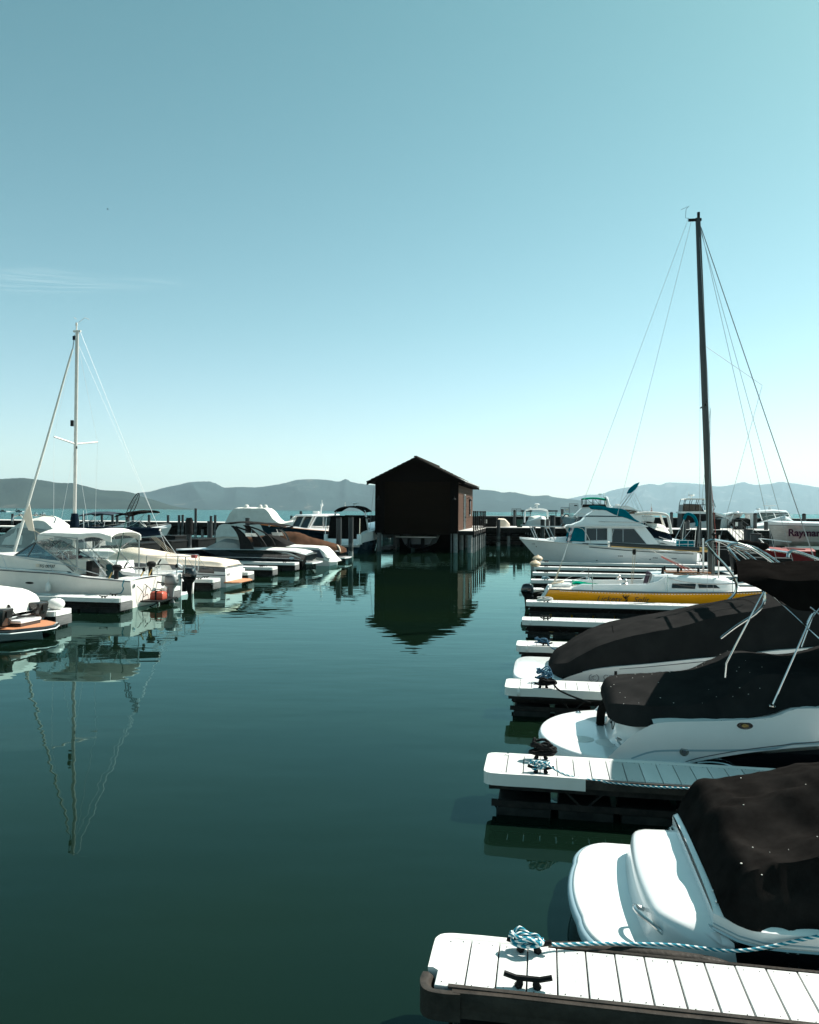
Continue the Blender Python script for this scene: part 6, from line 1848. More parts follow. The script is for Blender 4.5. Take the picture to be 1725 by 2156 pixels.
def ex(t, H):
    mb = MB(); mb.plate([(.05, 1.1), (-.35, 1.15), (-.62, .9), (-.66, -.6), (-.4, -1.0), (.05, -1.05)], .20, .06, axis='z'); mb.build('swim_platform', 'teak', t, bevel=.015)
    p = H.S(.06, .6, 1, .01); text('SPORT', .14, 'print_grey', t, (.95, p[1] + .02, .62), (PI / 2, 0, PI), .3)
    text('WAKE', .14, 'print_grey', t, (-.01, .9, .52), (PI / 2, 0, -PI / 2), .2)
    mb = MB(); H.stripe(mb, .72, .92, .08, .2, off=.012, sides=(1,)); mb.build('dark_swoosh', 'black_gloss', t)
covered('ski_boat', 'white ski boat under a smooth tan cover, teak swim platform behind', -13.35, 29.25, 6.4, 2.35, [(0, .90), (.35, .98), (1, 1.1)],
        [(.02, 1.0, .93, .8, .98, 1.0), (.2, 1.12, .93, .98, 1.10, 1.16), (1.0, 1.17, .96, 1.0, 1.18, 1.26), (2.2, 1.15, 1.0, .9, 1.22, 1.34), (3.2, 1.12, 1.0, .85, 1.30, 1.46), (4.3, 1.0, 1.02, .7, 1.42, 1.62), (5.1, .85, 1.05, .5, 1.5, 1.68), (5.9, .5, 1.08, .25, 1.3, 1.4), (6.3, .2, 1.1, .1, 1.12, 1.15)],
        'gelcoat', 'canvas_tan', seed=4, amp=.012, extra=ex, stripe=[(.62, .66, 'stripe_grey'), (.80, .97, 'stripe_grey')])

def ex(t, H):
    X = lambda u: -12.98 - u
    # grey windscreen cover
    mb = MB(); cover(mb, [(X(-16.95), .9, 1.16, .75, 1.2, 1.25), (X(-17.5), 1.0, 1.16, .8, 1.48, 1.62), (X(-18.3), 1.0, 1.15, .75, 1.55, 1.72), (X(-18.9), .9, 1.12, .7, 1.35, 1.48), (X(-19.5), .6, 1.1, .4, 1.15, 1.2)], n=30, amp=.012, seed=8); mb.build('windscreen_cover', 'canvas_grey', t)
    # curved black tower
    for s in (-1, 1):
        mb = MB(); rings = []
        for q in np.linspace(0, 1, 9):
            z = 1.12 + 1.42 * q
            xa = X(-16.99) + .35 * q**1.6 + .33 * q**4; wd = .68 * (1 - q)**.9 + .22
            y = s * (1.16 - .18 * q)
            rings.append([(xa - wd + .02, y - .05, z), (xa, y - .05, z), (xa, y + .05, z), (xa - wd + .02, y + .05, z)])
        mb.loft(rings); mb.build('tower_leg', 'black_matte', t, bevel=.02)
        mb = MB(); mb.tube([(X(-17.35), s * .98, 2.48), (X(-16.5), s * 1.0, 2.2), (X(-15.9), s * 1.1, 1.75), (X(-15.65), s * 1.12, 1.3)], .05, 7, 4); mb.build('tower_brace', 'black_matte', t)
    for (xa, xb, ya, yb, z0, z1) in ((X(-18.5), X(-16.1), -1.15, 1.15, 2.60, 2.68), (X(-16.6), X(-14.4), -1.15, 1.1, 2.62, 2.5)):
        mb = MB(); rings = []
        for i in range(13):
            q = i / 12; x = xa + (xb - xa) * q; zc = z0 + (z1 - z0) * q + .10 * math.sin(PI * q)
            R = [(x, ya + (yb - ya) * k / 8, zc + .05 * (1 - (k / 4 - 1)**2)) for k in range(9)]
            rings.append(R + [(a, b, c - .035) for a, b, c in reversed(R)])
        mb.loft(rings); mb.build('bimini_top', 'canvas_charcoal', t, ang=60)
    for s, x in ((1, X(-16.35)), (-1, X(-15.5))):
        mb = MB()
        for k in range(4): mb.box(x - .42 + .02 * k, x + .30, s * 1.12 + .05 * k, s * 1.12 + .03 + .05 * k, 1.92 + .05 * k, 1.97 + .05 * k)
        mb.tube([(x, s * 1.0, 2.3), (x - .1, s * 1.25, 1.9)], .03, 5); mb.build('board_rack', 'alu', t)
    mb = MB(); cover(mb, [(.02, 1.0, .62, .85, .80, .84), (.3, 1.1, .68, 1.0, 1.02, 1.08), (1.2, 1.2, .98, 1.1, 1.14, 1.2), (2.8, 1.22, 1.12, 1.1, 1.18, 1.24), (3.3, 1.2, 1.14, 1.05, 1.18, 1.22)], n=30, amp=.008, seed=5); mb.build('stern_cover', 'canvas_light', t)
    mb = MB(); H.stripe(mb, lambda q: .62, lambda q: .635, .02, .85, off=.01); mb.build('stripe', 'gelcoat', t)
    p = H.S(.10, .62, 1, .01); mb = MB(); mb.lathe([(.11, 0), (.11, .015), (.001, .018)], (0, 0, 0), 16, 'y'); mb.v = [(a * 1.4 + p[0], -b + p[1], c * .7 + p[2] + .05) for a, b, c in mb.v]; mb.build('badge', 'stripe_blue', t)
    mb = MB(); mb.tube([(.75, p[1] + .03, .86), (1.1, p[1] + .05, .93), (1.5, p[1] + .05, .95)], .012, 5); mb.tube([(.7, p[1] + .03, .84), (1.45, p[1] + .05, .86)], .012, 5); mb.build('side_vent', 'alu', t)
    mb = MB(); mb.plate([(.05, 1.05), (-.35, 1.0), (-.5, .5), (-.5, -.7), (.05, -1.0)], .36, .08, axis='z'); mb.build('swim_platform', 'gelcoat', t)
covered('wakeboard_boat', 'long black-hulled wakeboard boat with curved black tower and grey covers', -12.98, 40.35, 8.6, 2.5, [(0, .90), (.12, 1.10), (.38, 1.16), (.7, 1.12), (1, .98)],
        None, 'gelcoat', None, rake=1.4, extra=ex, bottom=(.97, 'black_gloss'))

def ex(t, H):
    mb = MB(); mb.body([(.3, .5), (.6, 1.0), (1.6, 1.02), (1.4, .62)], lambda x, z: 1.245); mb.build('dark_panel', 'canvas_slate', t)
    for s in (-1,):
        mb = MB(); mb.tube([(3.2, -1.0, 1.15), (3.5, -.95, 1.9), (4.0, -.9, 2.3)], .06, 7, 4); mb.tube([(2.9, -.6, 2.4), (4.2, -.6, 2.2)], .06, 6); mb.build('tower_leg', 'black_gloss', t)
    mb = MB(); cover(mb, [(2.6, 1.1, 1.15, .9, 1.2, 1.25), (3.3, 1.1, 1.15, .8, 1.5, 1.62), (4.2, 1.1, 1.1, .7, 1.85, 1.95), (5.0, 1, 1.1, .6, 1.5, 1.6), (5.8, .7, 1.05, .3, 1.2, 1.25)], n=30, amp=.015, seed=2); mb.build('bow_cover', 'canvas_charcoal', t)
covered('wakeboard_boat', 'boat under a white cover that slopes to the water, right of the black wakeboard boat', -12.55, 43.85, 7.2, 2.4, [(0, .5), (.2, .95), (1, 1.05)],
        [(-.35, .7, .25, .5, .34, .36), (-.1, 1.0, .25, .8, .45, .48), (.35, 1.2, .42, 1.05, .88, .92), (.75, 1.24, .60, 1.1, 1.14, 1.2), (1.6, 1.24, .95, 1.1, 1.17, 1.24), (3.0, 1.2, 1.02, 1.0, 1.2, 1.27), (3.6, 1.1, 1.05, .9, 1.2, 1.25)], 'gelcoat', 'canvas_light', seed=14, amp=.012, extra=ex)
def ex(t, H):
    mb = MB(); mb.plate([(.05, 1), (-.4, .9), (-.55, .3), (-.5, -.7), (.05, -.95)], .25, .07, axis='z'); mb.build('swim_platform', 'gelcoat', t)
    mb = MB(); mb.tube([(.2, .6, 1.12), (.0, .8, .95), (-.1, .9, .7)], .06, 6, 3); mb.build('bundled_fender', 'canvas_tan', t)
covered('covered_boat', 'boat under a peaked brown canvas cover', -12.95, 47.6, 8.0, 2.4, [(0, .75), (.4, .95), (1, 1.15)],
        [(-.1, .9, .62, .75, .85, .95), (.3, 1.15, .70, .9, 1.0, 1.15), (1.2, 1.22, .85, .8, 1.15, 1.38), (2.2, 1.22, .90, .6, 1.35, 1.62), (3.4, 1.22, .95, .5, 1.75, 2.0), (4.3, 1.2, .98, .6, 1.72, 1.96), (5.2, 1.1, 1.0, .6, 1.5, 1.72), (6.6, .8, 1.05, .45, 1.45, 1.6), (7.8, .3, 1.12, .15, 1.2, 1.25)],
        'black_gloss', 'canvas_brown', seed=16, amp=.035, extra=ex, fs=1.6)

# dock boxes on the left walkway
def dockbox(label, u, v, w, d, h, mat='box_plastic', z=.48, rot=0, grp='dark dock boxes on the left walkway', k=.88):
    t = thing('dock_box', label, 'dock box', u, v, z, rot, grp)
    mb = MB(); mb.taper(-w / 2, w / 2, -d / 2, d / 2, 0, h - .12, k); mb.build('bin', mat, t, bevel=.015)
    mb = MB(); mb.box(-w / 2 - .03, w / 2 + .03, -d / 2 - .03, d / 2 + .03, h - .12, h - .03); mb.taper(-w / 2 - .01, w / 2 + .01, -d / 2 - .01, d / 2 + .01, h - .03, h + .0, 1.04)
    mb.build('lid', mat, t, bevel=.012)
    return t
for k, (u, v, w, d, h) in enumerate([(-23.5, 34.3, .9, 1.7, .85), (-23.4, 36.6, .9, 1.7, .92), (-23.35, 39.7, .95, 2.6, .98), (-24.6, 43.0, .9, 2.2, 1.15), (-23.4, 43.9, .95, 2.9, .96), (-24.5, 46.4, .9, 2.2, 1.2), (-23.35, 47.9, .95, 3.0, .95), (-23.4, 31.8, .9, 1.6, .8)]):
    dockbox('%s of the dark dock boxes on the left walkway, counted away from the camera' % ordn[[1, 2, 3, 4, 5, 6, 7, 0][k]], u, v, w, d, h)
for k, v in enumerate((26.0, 30.2, 34.4, 38.6, 42.8, 47.0)):
    dockbox('%s dark dock box from the near end of the right floating walkway' % ordn[k], 11.2, v, 1.7, .9, .95, grp='dark dock boxes on the right walkway')

# ------------------------------------------------------------------ boats across the back
def tall_cover_left():
    def ex(t, H):
        mb = MB(); cover(mb, [(1.6, 1.1, 1.3, .9, 1.7, 1.85), (2.2, 1.2, 1.3, 1.0, 2.3, 2.6), (3.0, 1.2, 1.3, .9, 2.75, 3.05), (4.0, 1.1, 1.3, .9, 2.7, 2.85), (4.9, 1.1, 1.3, .8, 2.35, 2.45), (5.6, .9, 1.3, .6, 1.9, 2.0)], n=30, amp=.03, seed=31); mb.build('cabin_cover', 'canvas_light', t)
        mb = MB(); mb.tube([(2.2, .9, 2.6), (2.3, .8, 3.0), (4.6, .8, 3.05), (4.9, .9, 2.7)], .04, 6, 3); mb.build('light_bar', 'chrome', t)
        for k in range(4):
            mb = MB(); mb.lathe([(.05, 0), (.13, .04), (.13, .14), (.1, .18)], (2.8 + .5 * k, .85, 3.12), 10, 'x'); mb.build('spot_light', 'chrome', t)
        mb = MB(); mb.tube([(5.0, -.8, 2.8), (5.9, -.8, 2.3)], .05, 6); mb.tube([(5.3, -.8, 2.6), (5.5, -.8, 3.0)], .03, 5); mb.build('rod_rack', 'chrome', t)
    covered('covered_boat', 'boat under a tall grey and white cover with chrome lamps, behind the cream canopy', -25.6, 38.2, 7.2, 2.5, [(0, 1.0), (.4, 1.1), (1, 1.3)],
        [(0, 1.1, 1.0, 1.0, 1.5, 1.6), (.6, 1.22, 1.0, 1.1, 1.9, 2.05), (2, 1.24, 1.05, 1.1, 2.1, 2.3), (3.6, 1.2, 1.1, 1.0, 2.3, 2.5), (4.6, 1.1, 1.1, .9, 2.3, 2.45), (5.6, .9, 1.15, .7, 1.9, 2.0), (7.0, .3, 1.25, .15, 1.4, 1.45)], 'gelcoat', 'canvas_grey', seed=33, extra=ex)
tall_cover_left()

def ex(t, H):
    mb = MB(); mb.tube([(.2, -1.2, 1.2), (.8, -1.1, 2.1), (2.0, -1.0, 2.2), (3.2, -1.0, 1.9)], .05, 6, 4); mb.tube([(1.0, -1.1, 2.1), (2.2, -1.1, 1.0)], .09, 6); mb.build('tower_leg', 'black_gloss', t)
    mb = MB(); mb.box(.1, 3.3, -1.1, 1.1, 2.12, 2.2); mb.build('bimini_top', 'canvas_light', t, bevel=.03)
covered('wakeboard_boat', 'white tower boat cut off by the left edge, behind the furled jib', -35.2, 46, 7, 2.4, [(0, .95), (.4, 1.0), (1, 1.2)], None, 'gelcoat', None, extra=ex, stripe=[(.55, .8, 'black_gloss')])
def ex(t, H):
    mb = MB(); cover(mb, [(.1, 1, .95, .9, 1.1, 1.2), (2, 1.1, 1.0, .9, 1.3, 1.4), (5, .6, 1.1, .3, 1.2, 1.25)], n=20, seed=4); mb.build('canvas_cover', 'canvas_light', t)
covered('covered_boat', 'low cream covered boat left of the cruiser windscreen', -19.6, 33.0, 5.6, 2.2, [(0, .9), (.4, .95), (1, 1.1)], None, 'gelcoat', None, extra=ex)

def bowrider(label, u0, v0, L, rot, canv, cov=None, bx=(1.45, 4.4, 3.0, .38)):
    t = thing('bowrider', label, 'motorboat', u0, v0, 0, rot, 'boats behind the left docks')
    H = Hull(L, 2.4, [(0, 1.0), (.4, 1.25), (.7, 1.65), (1, 1.95)], rake=1.2, tm=.45, p=2.2, tw=.9, wl=.8, z0=-.1, n=30)
    mb = MB(); H.shell(mb); mb.build('hull', 'gelcoat', t)
    mb = MB(); H.deck(mb, .2, cock=(.06, .55, .7, .2)); mb.build('deck', 'gelcoat', t)
    for s in (-1, 1):
        sheet(t, [(L * .62, s * .1, 1.9), (L * .40, s * 1.0, 1.6), (L * .36, s * .95, 2.15), (L * .50, s * .3, 2.45)], 'window_glass', 'windscreen')
        mb = MB(); mb.tube([(L * .15, s * 1.02, 1.7), (L * .36, s * .97, 2.2), (L * .50, s * .3, 2.5), (L * .62, s * .1, 1.95)], .03, 6, 3); mb.build('windscreen_frame', 'gelcoat', t)
    mb = MB(); mb.box(L * .12, L * .32, -.7, -.3, .8, 1.5); mb.box(L * .36, L * .44, -.8, .8, .9, 1.7); mb.box(L * .16, L * .28, .2, .7, .8, 1.55); mb.build('seats', 'gelcoat_old', t, bevel=.05)
    mb = MB(); mb.box(L * .30, L * .34, -.2, .3, 1.0, 1.5); mb.build('helm_panel', 'canvas_tan', t)
    bimini(t, bx[0], bx[1], 1.15, bx[2], canv, .16, .16, (L * .36, 1.15, 1.4), slope=bx[3])
    if cov: mb = MB(); cover(mb, [(.1, 1.1, .9, .9, 1.2, 1.3), (1.5, 1.15, 1.1, 1.0, 1.6, 1.8), (3, 1.1, 1.3, .8, 2.0, 2.2), (4.6, .7, 1.7, .4, 1.9, 1.95)], n=30, amp=.05, seed=7); mb.build('canvas_cover', cov, t)
    mb = MB(); mb.tube([(L * .62, .8, 1.95), (L * .8, .55, 2.15), (L * .96, 0, 2.25), (L * .8, -.55, 2.15), (L * .62, -.8, 1.95)], .016, 5, 4); mb.build('bow_rail', 'chrome', t)
    for x in (.80, .87): p = H.S(x, .78, -1, .01); mb = MB(); mb.lathe([(.07, -.01), (.07, .02)], p, 10, 'y'); mb.build('porthole', 'alu', t)
    return t
bowrider('open white bowrider with a black bimini, its bow pointing right', -36.6, 58, 6.0, 0, 'canvas_black')
bowrider('boat with slate blue bimini and draped navy cover, left of the black-bimini bowrider', -39.4, 56.5, 5.6, 0, 'canvas_slate', 'canvas_slate', (1.9, 5.0, 3.05, .1))

def picnic():
    t = thing('picnic_boat', 'navy hulled picnic boat with white cabin and radar dome, a person at its window', 'motorboat', -17.3, 66.0, 0, math.radians(-124), 'boats behind the left docks')
    H = Hull(9.6, 3.1, [(0, 1.55), (.4, 1.72), (.7, 1.95), (1, 2.28)], rake=1.3, tm=.45, p=2.1, tw=.88, wl=.78, z0=-.1, n=40)
    mb = MB(); H.shell(mb); mb.build('hull', 'navy_gloss', t)
    mb = MB(); H.deck(mb, .14, cock=(.04, .3, .6, .2)); mb.build('deck', 'gelcoat', t)
    mb = MB(); H.rail(mb, .045, .99, off=.02); mb.build('toe_rail', 'trim_wood', t)
    w = lambda x, z: (1.25 - .12 * (z - 1.5)) * (1 if x < 5.2 else 1 - .12 * (x - 5.2))
    mb = MB(); mb.body([(2.2, 1.6), (4.9, 1.9), (6.8, 2.1), (7.6, 2.1), (7.6, 1.7)], lambda x, z: w(x, z) * (1 if x < 5 else max(.3, 1 - .3 * (x - 5)))); mb.build('trunk', 'gelcoat', t)
    for s in (-1, 1):
        mb = MB(); mb.plate([(1.2, 1.25), (2.6, 2.3), (2.4, 3.05), (4.6, 3.05), (5.4, 1.9), (5.4, 1.5)], s * 1.16 - .03, .06); mb.build('cabin_side', 'gelcoat', t)
    windows(t, [[(2.9, 2.1), (2.75, 2.9), (3.7, 2.95), (3.7, 2.05)], [(3.85, 2.05), (3.85, 2.95), (4.5, 2.95), (5.05, 2.1)]], lambda x, z: 1.2, 'window_glass', 'gelcoat', (-1, 1))
    mb = MB(); mb.loft([[(1.9, -1.28, 3.05), (5.1, -1.2, 2.98), (5.1, 1.2, 2.98), (1.9, 1.28, 3.05)], [(1.95, -1.25, 3.18), (5.0, -1.15, 3.08), (5.0, 1.15, 3.08), (1.95, 1.25, 3.18)]]); mb.build('roof', 'gelcoat', t, bevel=.04)
    for a, b in ((-1.12, -.08), (.08, 1.12)):
        sheet(t, [(5.42, a * .97, 1.98), (5.50, b * .97, 1.98), (4.92, b, 2.92), (4.84, a, 2.92)], 'smoke_glass', 'windscreen')
    mb = MB()
    for y in (-1.16, 0, 1.16): mb.tube([(5.5, y, 1.92), (4.9, y, 3.0)], .055, 6)
    mb.tube([(5.5, -1.16, 1.92), (5.6, 0, 1.92), (5.5, 1.16, 1.92)], .05, 6); mb.tube([(4.9, -1.16, 2.98), (4.95, 0, 2.98), (4.9, 1.16, 2.98)], .05, 6); mb.build('window_posts', 'canvas_cream', t)
    mb = MB(); mb.cyl((3.6, 0), .30, 3.18, 3.42, 16); mb.build('radar_dome', 'gelcoat', t)
    mb = MB(); mb.tube([(3.1, 0, 3.15), (3.0, 0, 3.9), (2.9, 0, 4.15)], .07, 7); mb.lathe([(.05, 3.8), (.14, 3.9), (.12, 4.05)], (3.05, .1, 0), 10); mb.cyl((2.95, 0), .03, 4.1, 4.4, 6); mb.build('signal_mast', 'gelcoat', t)
    mb = MB(); mb.lathe([(.06, 0), (.12, .1), (.06, .22)], (8.9, .4, 2.1), 10, 'x'); mb.lathe([(.06, 0), (.12, .1), (.06, .22)], (8.3, -.6, 2.0), 10, 'x'); mb.build('bow_fitting', 'chrome', t)
    return t
picnic()
def person_in_boat():
    t = thing('person', 'person in a grey-blue shirt and pale cap sitting behind the picnic boat windscreen', 'person', -19.55, 61.9, 1.55, math.radians(-110))
    me = MB()
    def ringz(z, rx, ry, cx=0): return [(cx + rx * math.cos(a), ry * math.sin(a), z) for a in np.linspace(0, 2 * PI, 15)[:-1]]
    me.loft([ringz(0, .15, .20), ringz(.2, .14, .18), ringz(.42, .13, .22), ringz(.50, .09, .18), ringz(.54, .06, .07, .02), ringz(.59, .058, .06, .03), ringz(.64, .085, .07, .04), ringz(.72, .105, .08, .03), ringz(.80, .09, .075, .02), ringz(.84, .04, .04, .02)])
    me.tube([(0, .2, .45), (.06, .27, .25), (.25, .18, .18)], [.055, .035], 7); me.tube([(0, -.2, .45), (.06, -.27, .25), (.25, -.18, .18)], [.055, .035], 7)
    me.build('body', 'skin', t, ang=80)
    mb = MB(); mb.loft([ringz(-.01, .17, .22), ringz(.2, .16, .20), ringz(.42, .145, .235), ringz(.51, .10, .19), ringz(.535, .07, .085, .02)]); mb.tube([(0, .2, .46), (.06, .28, .26)], .065, 7); mb.tube([(0, -.2, .46), (.06, -.28, .26)], .065, 7); mb.build('shirt', 'canvas_slate', t, ang=80)
    mb = MB(); mb.loft([ringz(.765, .112, .087, .025), ringz(.83, .10, .08, .02), ringz(.87, .04, .04, .01)]); mb.box(.10, .20, -.06, .06, .77, .785); mb.build('cap', 'canvas_light', t, ang=60)
person_in_boat()

def tent_boat():
    t = thing('covered_boat', 'large boat shrouded in a tall pale grey tent cover, lumps on its top', 'motorboat', -32.6, 73.5, 0, 0, 'boats behind the left docks')
    mb = MB(); cover(mb, [(0, 1.5, .6, 1.4, 1.2, 1.3), (.4, 1.55, .6, 1.5, 1.9, 2.0), (.9, 1.6, .7, 1.5, 2.05, 2.15), (1.5, 1.6, .7, 1.35, 3.1, 3.3), (1.9, 1.6, .7, 1.2, 3.6, 3.72), (3.2, 1.6, .7, 1.1, 3.64, 3.74), (5.0, 1.6, .7, 1.1, 3.62, 3.72), (5.5, 1.6, .7, 1.2, 3.3, 3.45), (6.1, 1.6, .8, 1.3, 2.5, 2.7), (6.9, 1.5, .9, 1.2, 2.1, 2.3), (8.2, 1.1, 1.1, .8, 2.3, 2.5), (9.2, .3, 1.4, .2, 1.9, 2.0)], n=80, amp=.05, seed=41, m=12, fs=1.0, hang=8, flat=True)
    mb.build('tent_cover', 'canvas_light', t, ang=50)
    for x, r in ((2.9, .28), (4.4, .22), (4.95, .24)):
        mb = MB(); mb.lathe([(r, 3.5), (r * .9, 3.85), (r * .5, 4.0), (.02, 4.02)], (x, -.4, 0), 12); mb.build('lump', 'canvas_light', t, ang=60)
    H = Hull(9.4, 3.1, [(0, 1.0), (.5, 1.3), (1, 1.8)], rake=1.2, n=20); mb = MB(); H.shell(mb); H.deck(mb); mb.build('hull', 'gelcoat_old', t)
tent_boat()
covered('covered_boat', 'low boat under a smooth white cover right of the tall tent cover', -27.4, 80, 6, 2.6, [(0, 1.2), (1, 1.6)], [(0, 1.2, 1.0, 1.1, 2.0, 2.2), (1, 1.3, 1.2, 1.1, 2.7, 2.9), (3, 1.3, 1.2, 1.0, 2.7, 2.85), (5, .8, 1.3, .5, 2.0, 2.1), (6, .2, 1.5, .1, 1.6, 1.62)], 'gelcoat', 'canvas_light', rot=0, seed=44, group='boats behind the left docks')

def black_canvas_cruiser():
    t = thing('cabin_cruiser', 'cruiser seen from the stern, enclosed in black canvas, between grey piles and boathouse', 'motorboat', -15.75, 58.4, 0, PI / 2 - .12, 'boats behind the left docks')
    H = Hull(9.0, 3.3, [(0, .95), (.06, 1.5), (.3, 1.75), (.6, 1.95), (1, 2.2)], rake=1.4, tm=.4, p=2.2, tw=.94, wl=.84, z0=-.1, n=40, trk=.35)
    mb = MB(); H.shell(mb, 0, .55); mb.build('hull', 'navy_gloss', t)
    mb = MB(); H.shell(mb, .55, 1, bottom=False); mb.build('topsides', 'gelcoat', t)
    mb = MB(); H.deck(mb, .25, t0=.02); mb.build('deck', 'gelcoat', t)
    mb = MB(); mb.box(-.6, .1, -1.5, 1.5, .62, .78); mb.build('swim_platform', 'gelcoat', t, bevel=.05)
    mb = MB(); mb.box(.08, .2, -1.5, 1.5, .7, 1.15); mb.box(-.05, .5, 1.35, 1.6, .7, 1.5); mb.box(-.05, .5, -1.6, -1.3, .7, 1.55); mb.build('transom', 'gelcoat', t, bevel=.04)
    mb = MB(); mb.body([(.25, 1.15), (.4, 2.95), (2.2, 3.05), (2.4, 2.4), (3.2, 1.9), (3.2, 1.2)], lambda x, z: 1.42 - .1 * (z - 1)); mb.build('cockpit_enclosure', 'canvas_black', t, bevel=.06)
    mb = MB(); rings = [[(.1 + 2 * q, y, 3.05 - .10 * (y / 1.5)**4 - .02 + (.02 if abs(y) < 1 else 0)) for y in np.linspace(-1.6, 1.45, 9)] + [(.1 + 2 * q, y, 2.97 - .10 * (y / 1.5)**4) for y in np.linspace(1.45, -1.6, 9)] for q in (0, 1)]
    mb.loft(rings); mb.build('aft_awning', 'canvas_black', t)
    mb = MB(); mb.tube([(.15, 1.45, 2.95), (.0, 1.5, 1.4)], .03, 6); mb.tube([(.15, 1.45, 2.9), (.6, 1.55, 1.9)], .02, 5); mb.build('awning_pole', 'chrome', t)
    mb = MB(); mb.tube([(.15, -1.5, 2.9), (.1, -1.5, 1.4)], .03, 6); mb.build('awning_pole', 'chrome', t)
    mb = MB(); rings = []
    for y in np.linspace(-1.35, 1.35, 13):
        z = 3.85 - .42 * (abs(y) / 1.35)**2.6
        rings.append([(1.6, y, z), (3.4, y, z + .05), (3.4, y, z - .04), (1.6, y, z - .12)])
    mb.loft(rings); mb.build('bimini_top', 'canvas_black', t)
    mb = MB(); mb.tube([(2.3, 1.5, 1.6), (1.9, 1.4, 3.0), (1.9, 1.25, 3.5)], .08, 7, 3); mb.tube([(2.3, -1.5, 1.6), (1.9, -1.4, 3.0), (1.9, -1.25, 3.5)], .08, 7, 3); mb.build('radar_arch', 'gelcoat', t)
    mb = MB(); mb.cyl((2.2, -.3), .03, 3.8, 4.05, 6); mb.lathe([(.05, 4.03), (.28, 4.08), (.25, 4.14), (.05, 4.18)], (2.2, -.3, 0), 14); mb.cyl((2.2, .6), .02, 3.8, 4.2, 6); mb.lathe([(.08, 3.85), (.08, 3.92)], (2.2, .6, 0), 8); mb.build('satellite_dome', 'gelcoat', t)
    mb = MB(); mb.tube([(2.5, -1.55, 2.0), (2.8, -1.75, 5.4)], .015, 5); mb.build('antenna', 'print_grey', t)
    return t
black_canvas_cruiser()

def lift_boat():
    t = thing('lift_boat', 'twin outboard boat hanging in the shade beneath the boathouse', 'motorboat', -10.4, 64.0, 0, PI / 2)
    H = Hull(8, 3.2, [(0, 1.25), (.5, 1.35), (1, 1.5)], rake=1.2, tw=.92, z0=.55, keel=.2, wl=.75, n=20)
    mb = MB(); H.shell(mb); H.deck(mb); mb.build('hull', 'stripe_grey', t)
    mb = MB(); mb.box(-.9, .1, -1.85, 1.75, 1.18, 1.26); mb.build('swim_platform', 'gelcoat', t)
    for y in (-.6, .6):
        mb = MB(); mb.tube([(-.5, y, 1.1), (-.6, y, .5), (-.65, y, .35)], .16, 8); mb.lathe([(.05, 0), (.16, .05), (.05, .1)], (-.85, y, .38), 8, 'x'); mb.build('stern_drive', 'black_matte', t)
    mb = MB(); mb.box(-1.2, 3, 2.2, 3.0, .1, .35); mb.build('lift_bunk', 'wood_grey', t)
lift_boat()

# ------------------------------------------------------------------ right background
def house_boat_parts(t, poly, w, mat='gelcoat', name='cabin', **k):
    mb = MB(); mb.body(poly, w); return mb.build(name, mat, t, **k)
def white_bow_on():
    t = thing('cabin_cruiser', 'small white cruiser with a radar arch behind the pier, bow towards the camera', 'motorboat', -.5, 93.5, 0, -PI / 2 + .10, 'boats behind the right pier')
    H = Hull(8.5, 2.9, [(0, 1.6), (.5, 2.2), (1, 2.75)], rake=1.6, tw=.9, wl=.7, n=30)
    mb = MB(); H.shell(mb, 0, .62); mb.build('hull', 'canvas_cream', t); mb = MB(); H.shell(mb, .62, 1, bottom=False); H.deck(mb, .25); mb.build('topsides', 'gelcoat', t)
    mb = MB(); cover(mb, [(2.6, 1.2, 2.3, 1.0, 2.5, 2.6), (3.4, 1.2, 2.3, .9, 2.9, 3.05), (4.6, 1.1, 2.4, .7, 2.9, 3.0), (5.6, .8, 2.5, .5, 2.7, 2.75)], n=24, amp=.06, seed=51); mb.build('windscreen_cover', 'canvas_light', t)
    mb = MB(); mb.tube([(1.6, -1.38, 2.2), (1.7, -1.36, 3.3), (1.7, -1.15, 3.72), (1.7, 0, 3.86), (1.7, 1.15, 3.72), (1.7, 1.36, 3.3), (1.6, 1.38, 2.2)], .10, 8, 4); mb.build('radar_arch', 'gelcoat', t)
    mb = MB(); mb.cyl((1.7, .1), .06, 3.85, 4.3, 8); mb.lathe([(.2, 4.3), (.3, 4.34), (.3, 4.44), (.2, 4.5)], (1.7, .1, 0), 14); mb.lathe([(.1, 3.85), (.2, 3.92), (.15, 4.02)], (1.7, -.75, 0), 12); mb.tube([(1.7, .05, 4.2), (1.7, -.5, 3.9)], .03, 5); mb.build('radar', 'gelcoat', t)
    mb = MB(); mb.tube([(5.5, 1.2, 2.6), (5.6, 1.2, 3.05), (7.6, .5, 3.3), (8.4, 0, 3.35), (7.6, -.5, 3.3), (5.6, -1.2, 3.05), (5.5, -1.2, 2.6)], .018, 5, 4); mb.build('bow_rail', 'chrome', t)
    return t
white_bow_on()
def dinghy(label, u, v, L, B, z, rot, mat):
    t = thing('dinghy', label, 'dinghy', u, v, z, rot)
    mb = MB(); cover(mb, [(0, B * .35, .1, B * .25, .5, .6), (L * .15, B * .5, .05, B * .4, .8, .9), (L * .6, B * .5, .05, B * .35, .75, .85), (L, B * .3, .05, B * .2, .3, .35)], n=24, amp=.01); mb.build('hull', mat, t)
    mb = MB(); mb.tube([(L * .02, 0, .62), (L * .5, 0, .92), (L * .98, 0, .36)], .03, 6, 4); mb.build('keel', mat, t)
dinghy('small upturned cream dinghy on the pier right of the black dock box', -4.2, 77.2, 1.35, 1.2, 1.9, 0, 'canvas_tan')
GR = 'boxes on the right pier'
b = dockbox('black dock box with a white notice, right of the row of black posts', -4.85, 77.2, 1.35, 1.0, 1.02, z=1.9, grp=GR)
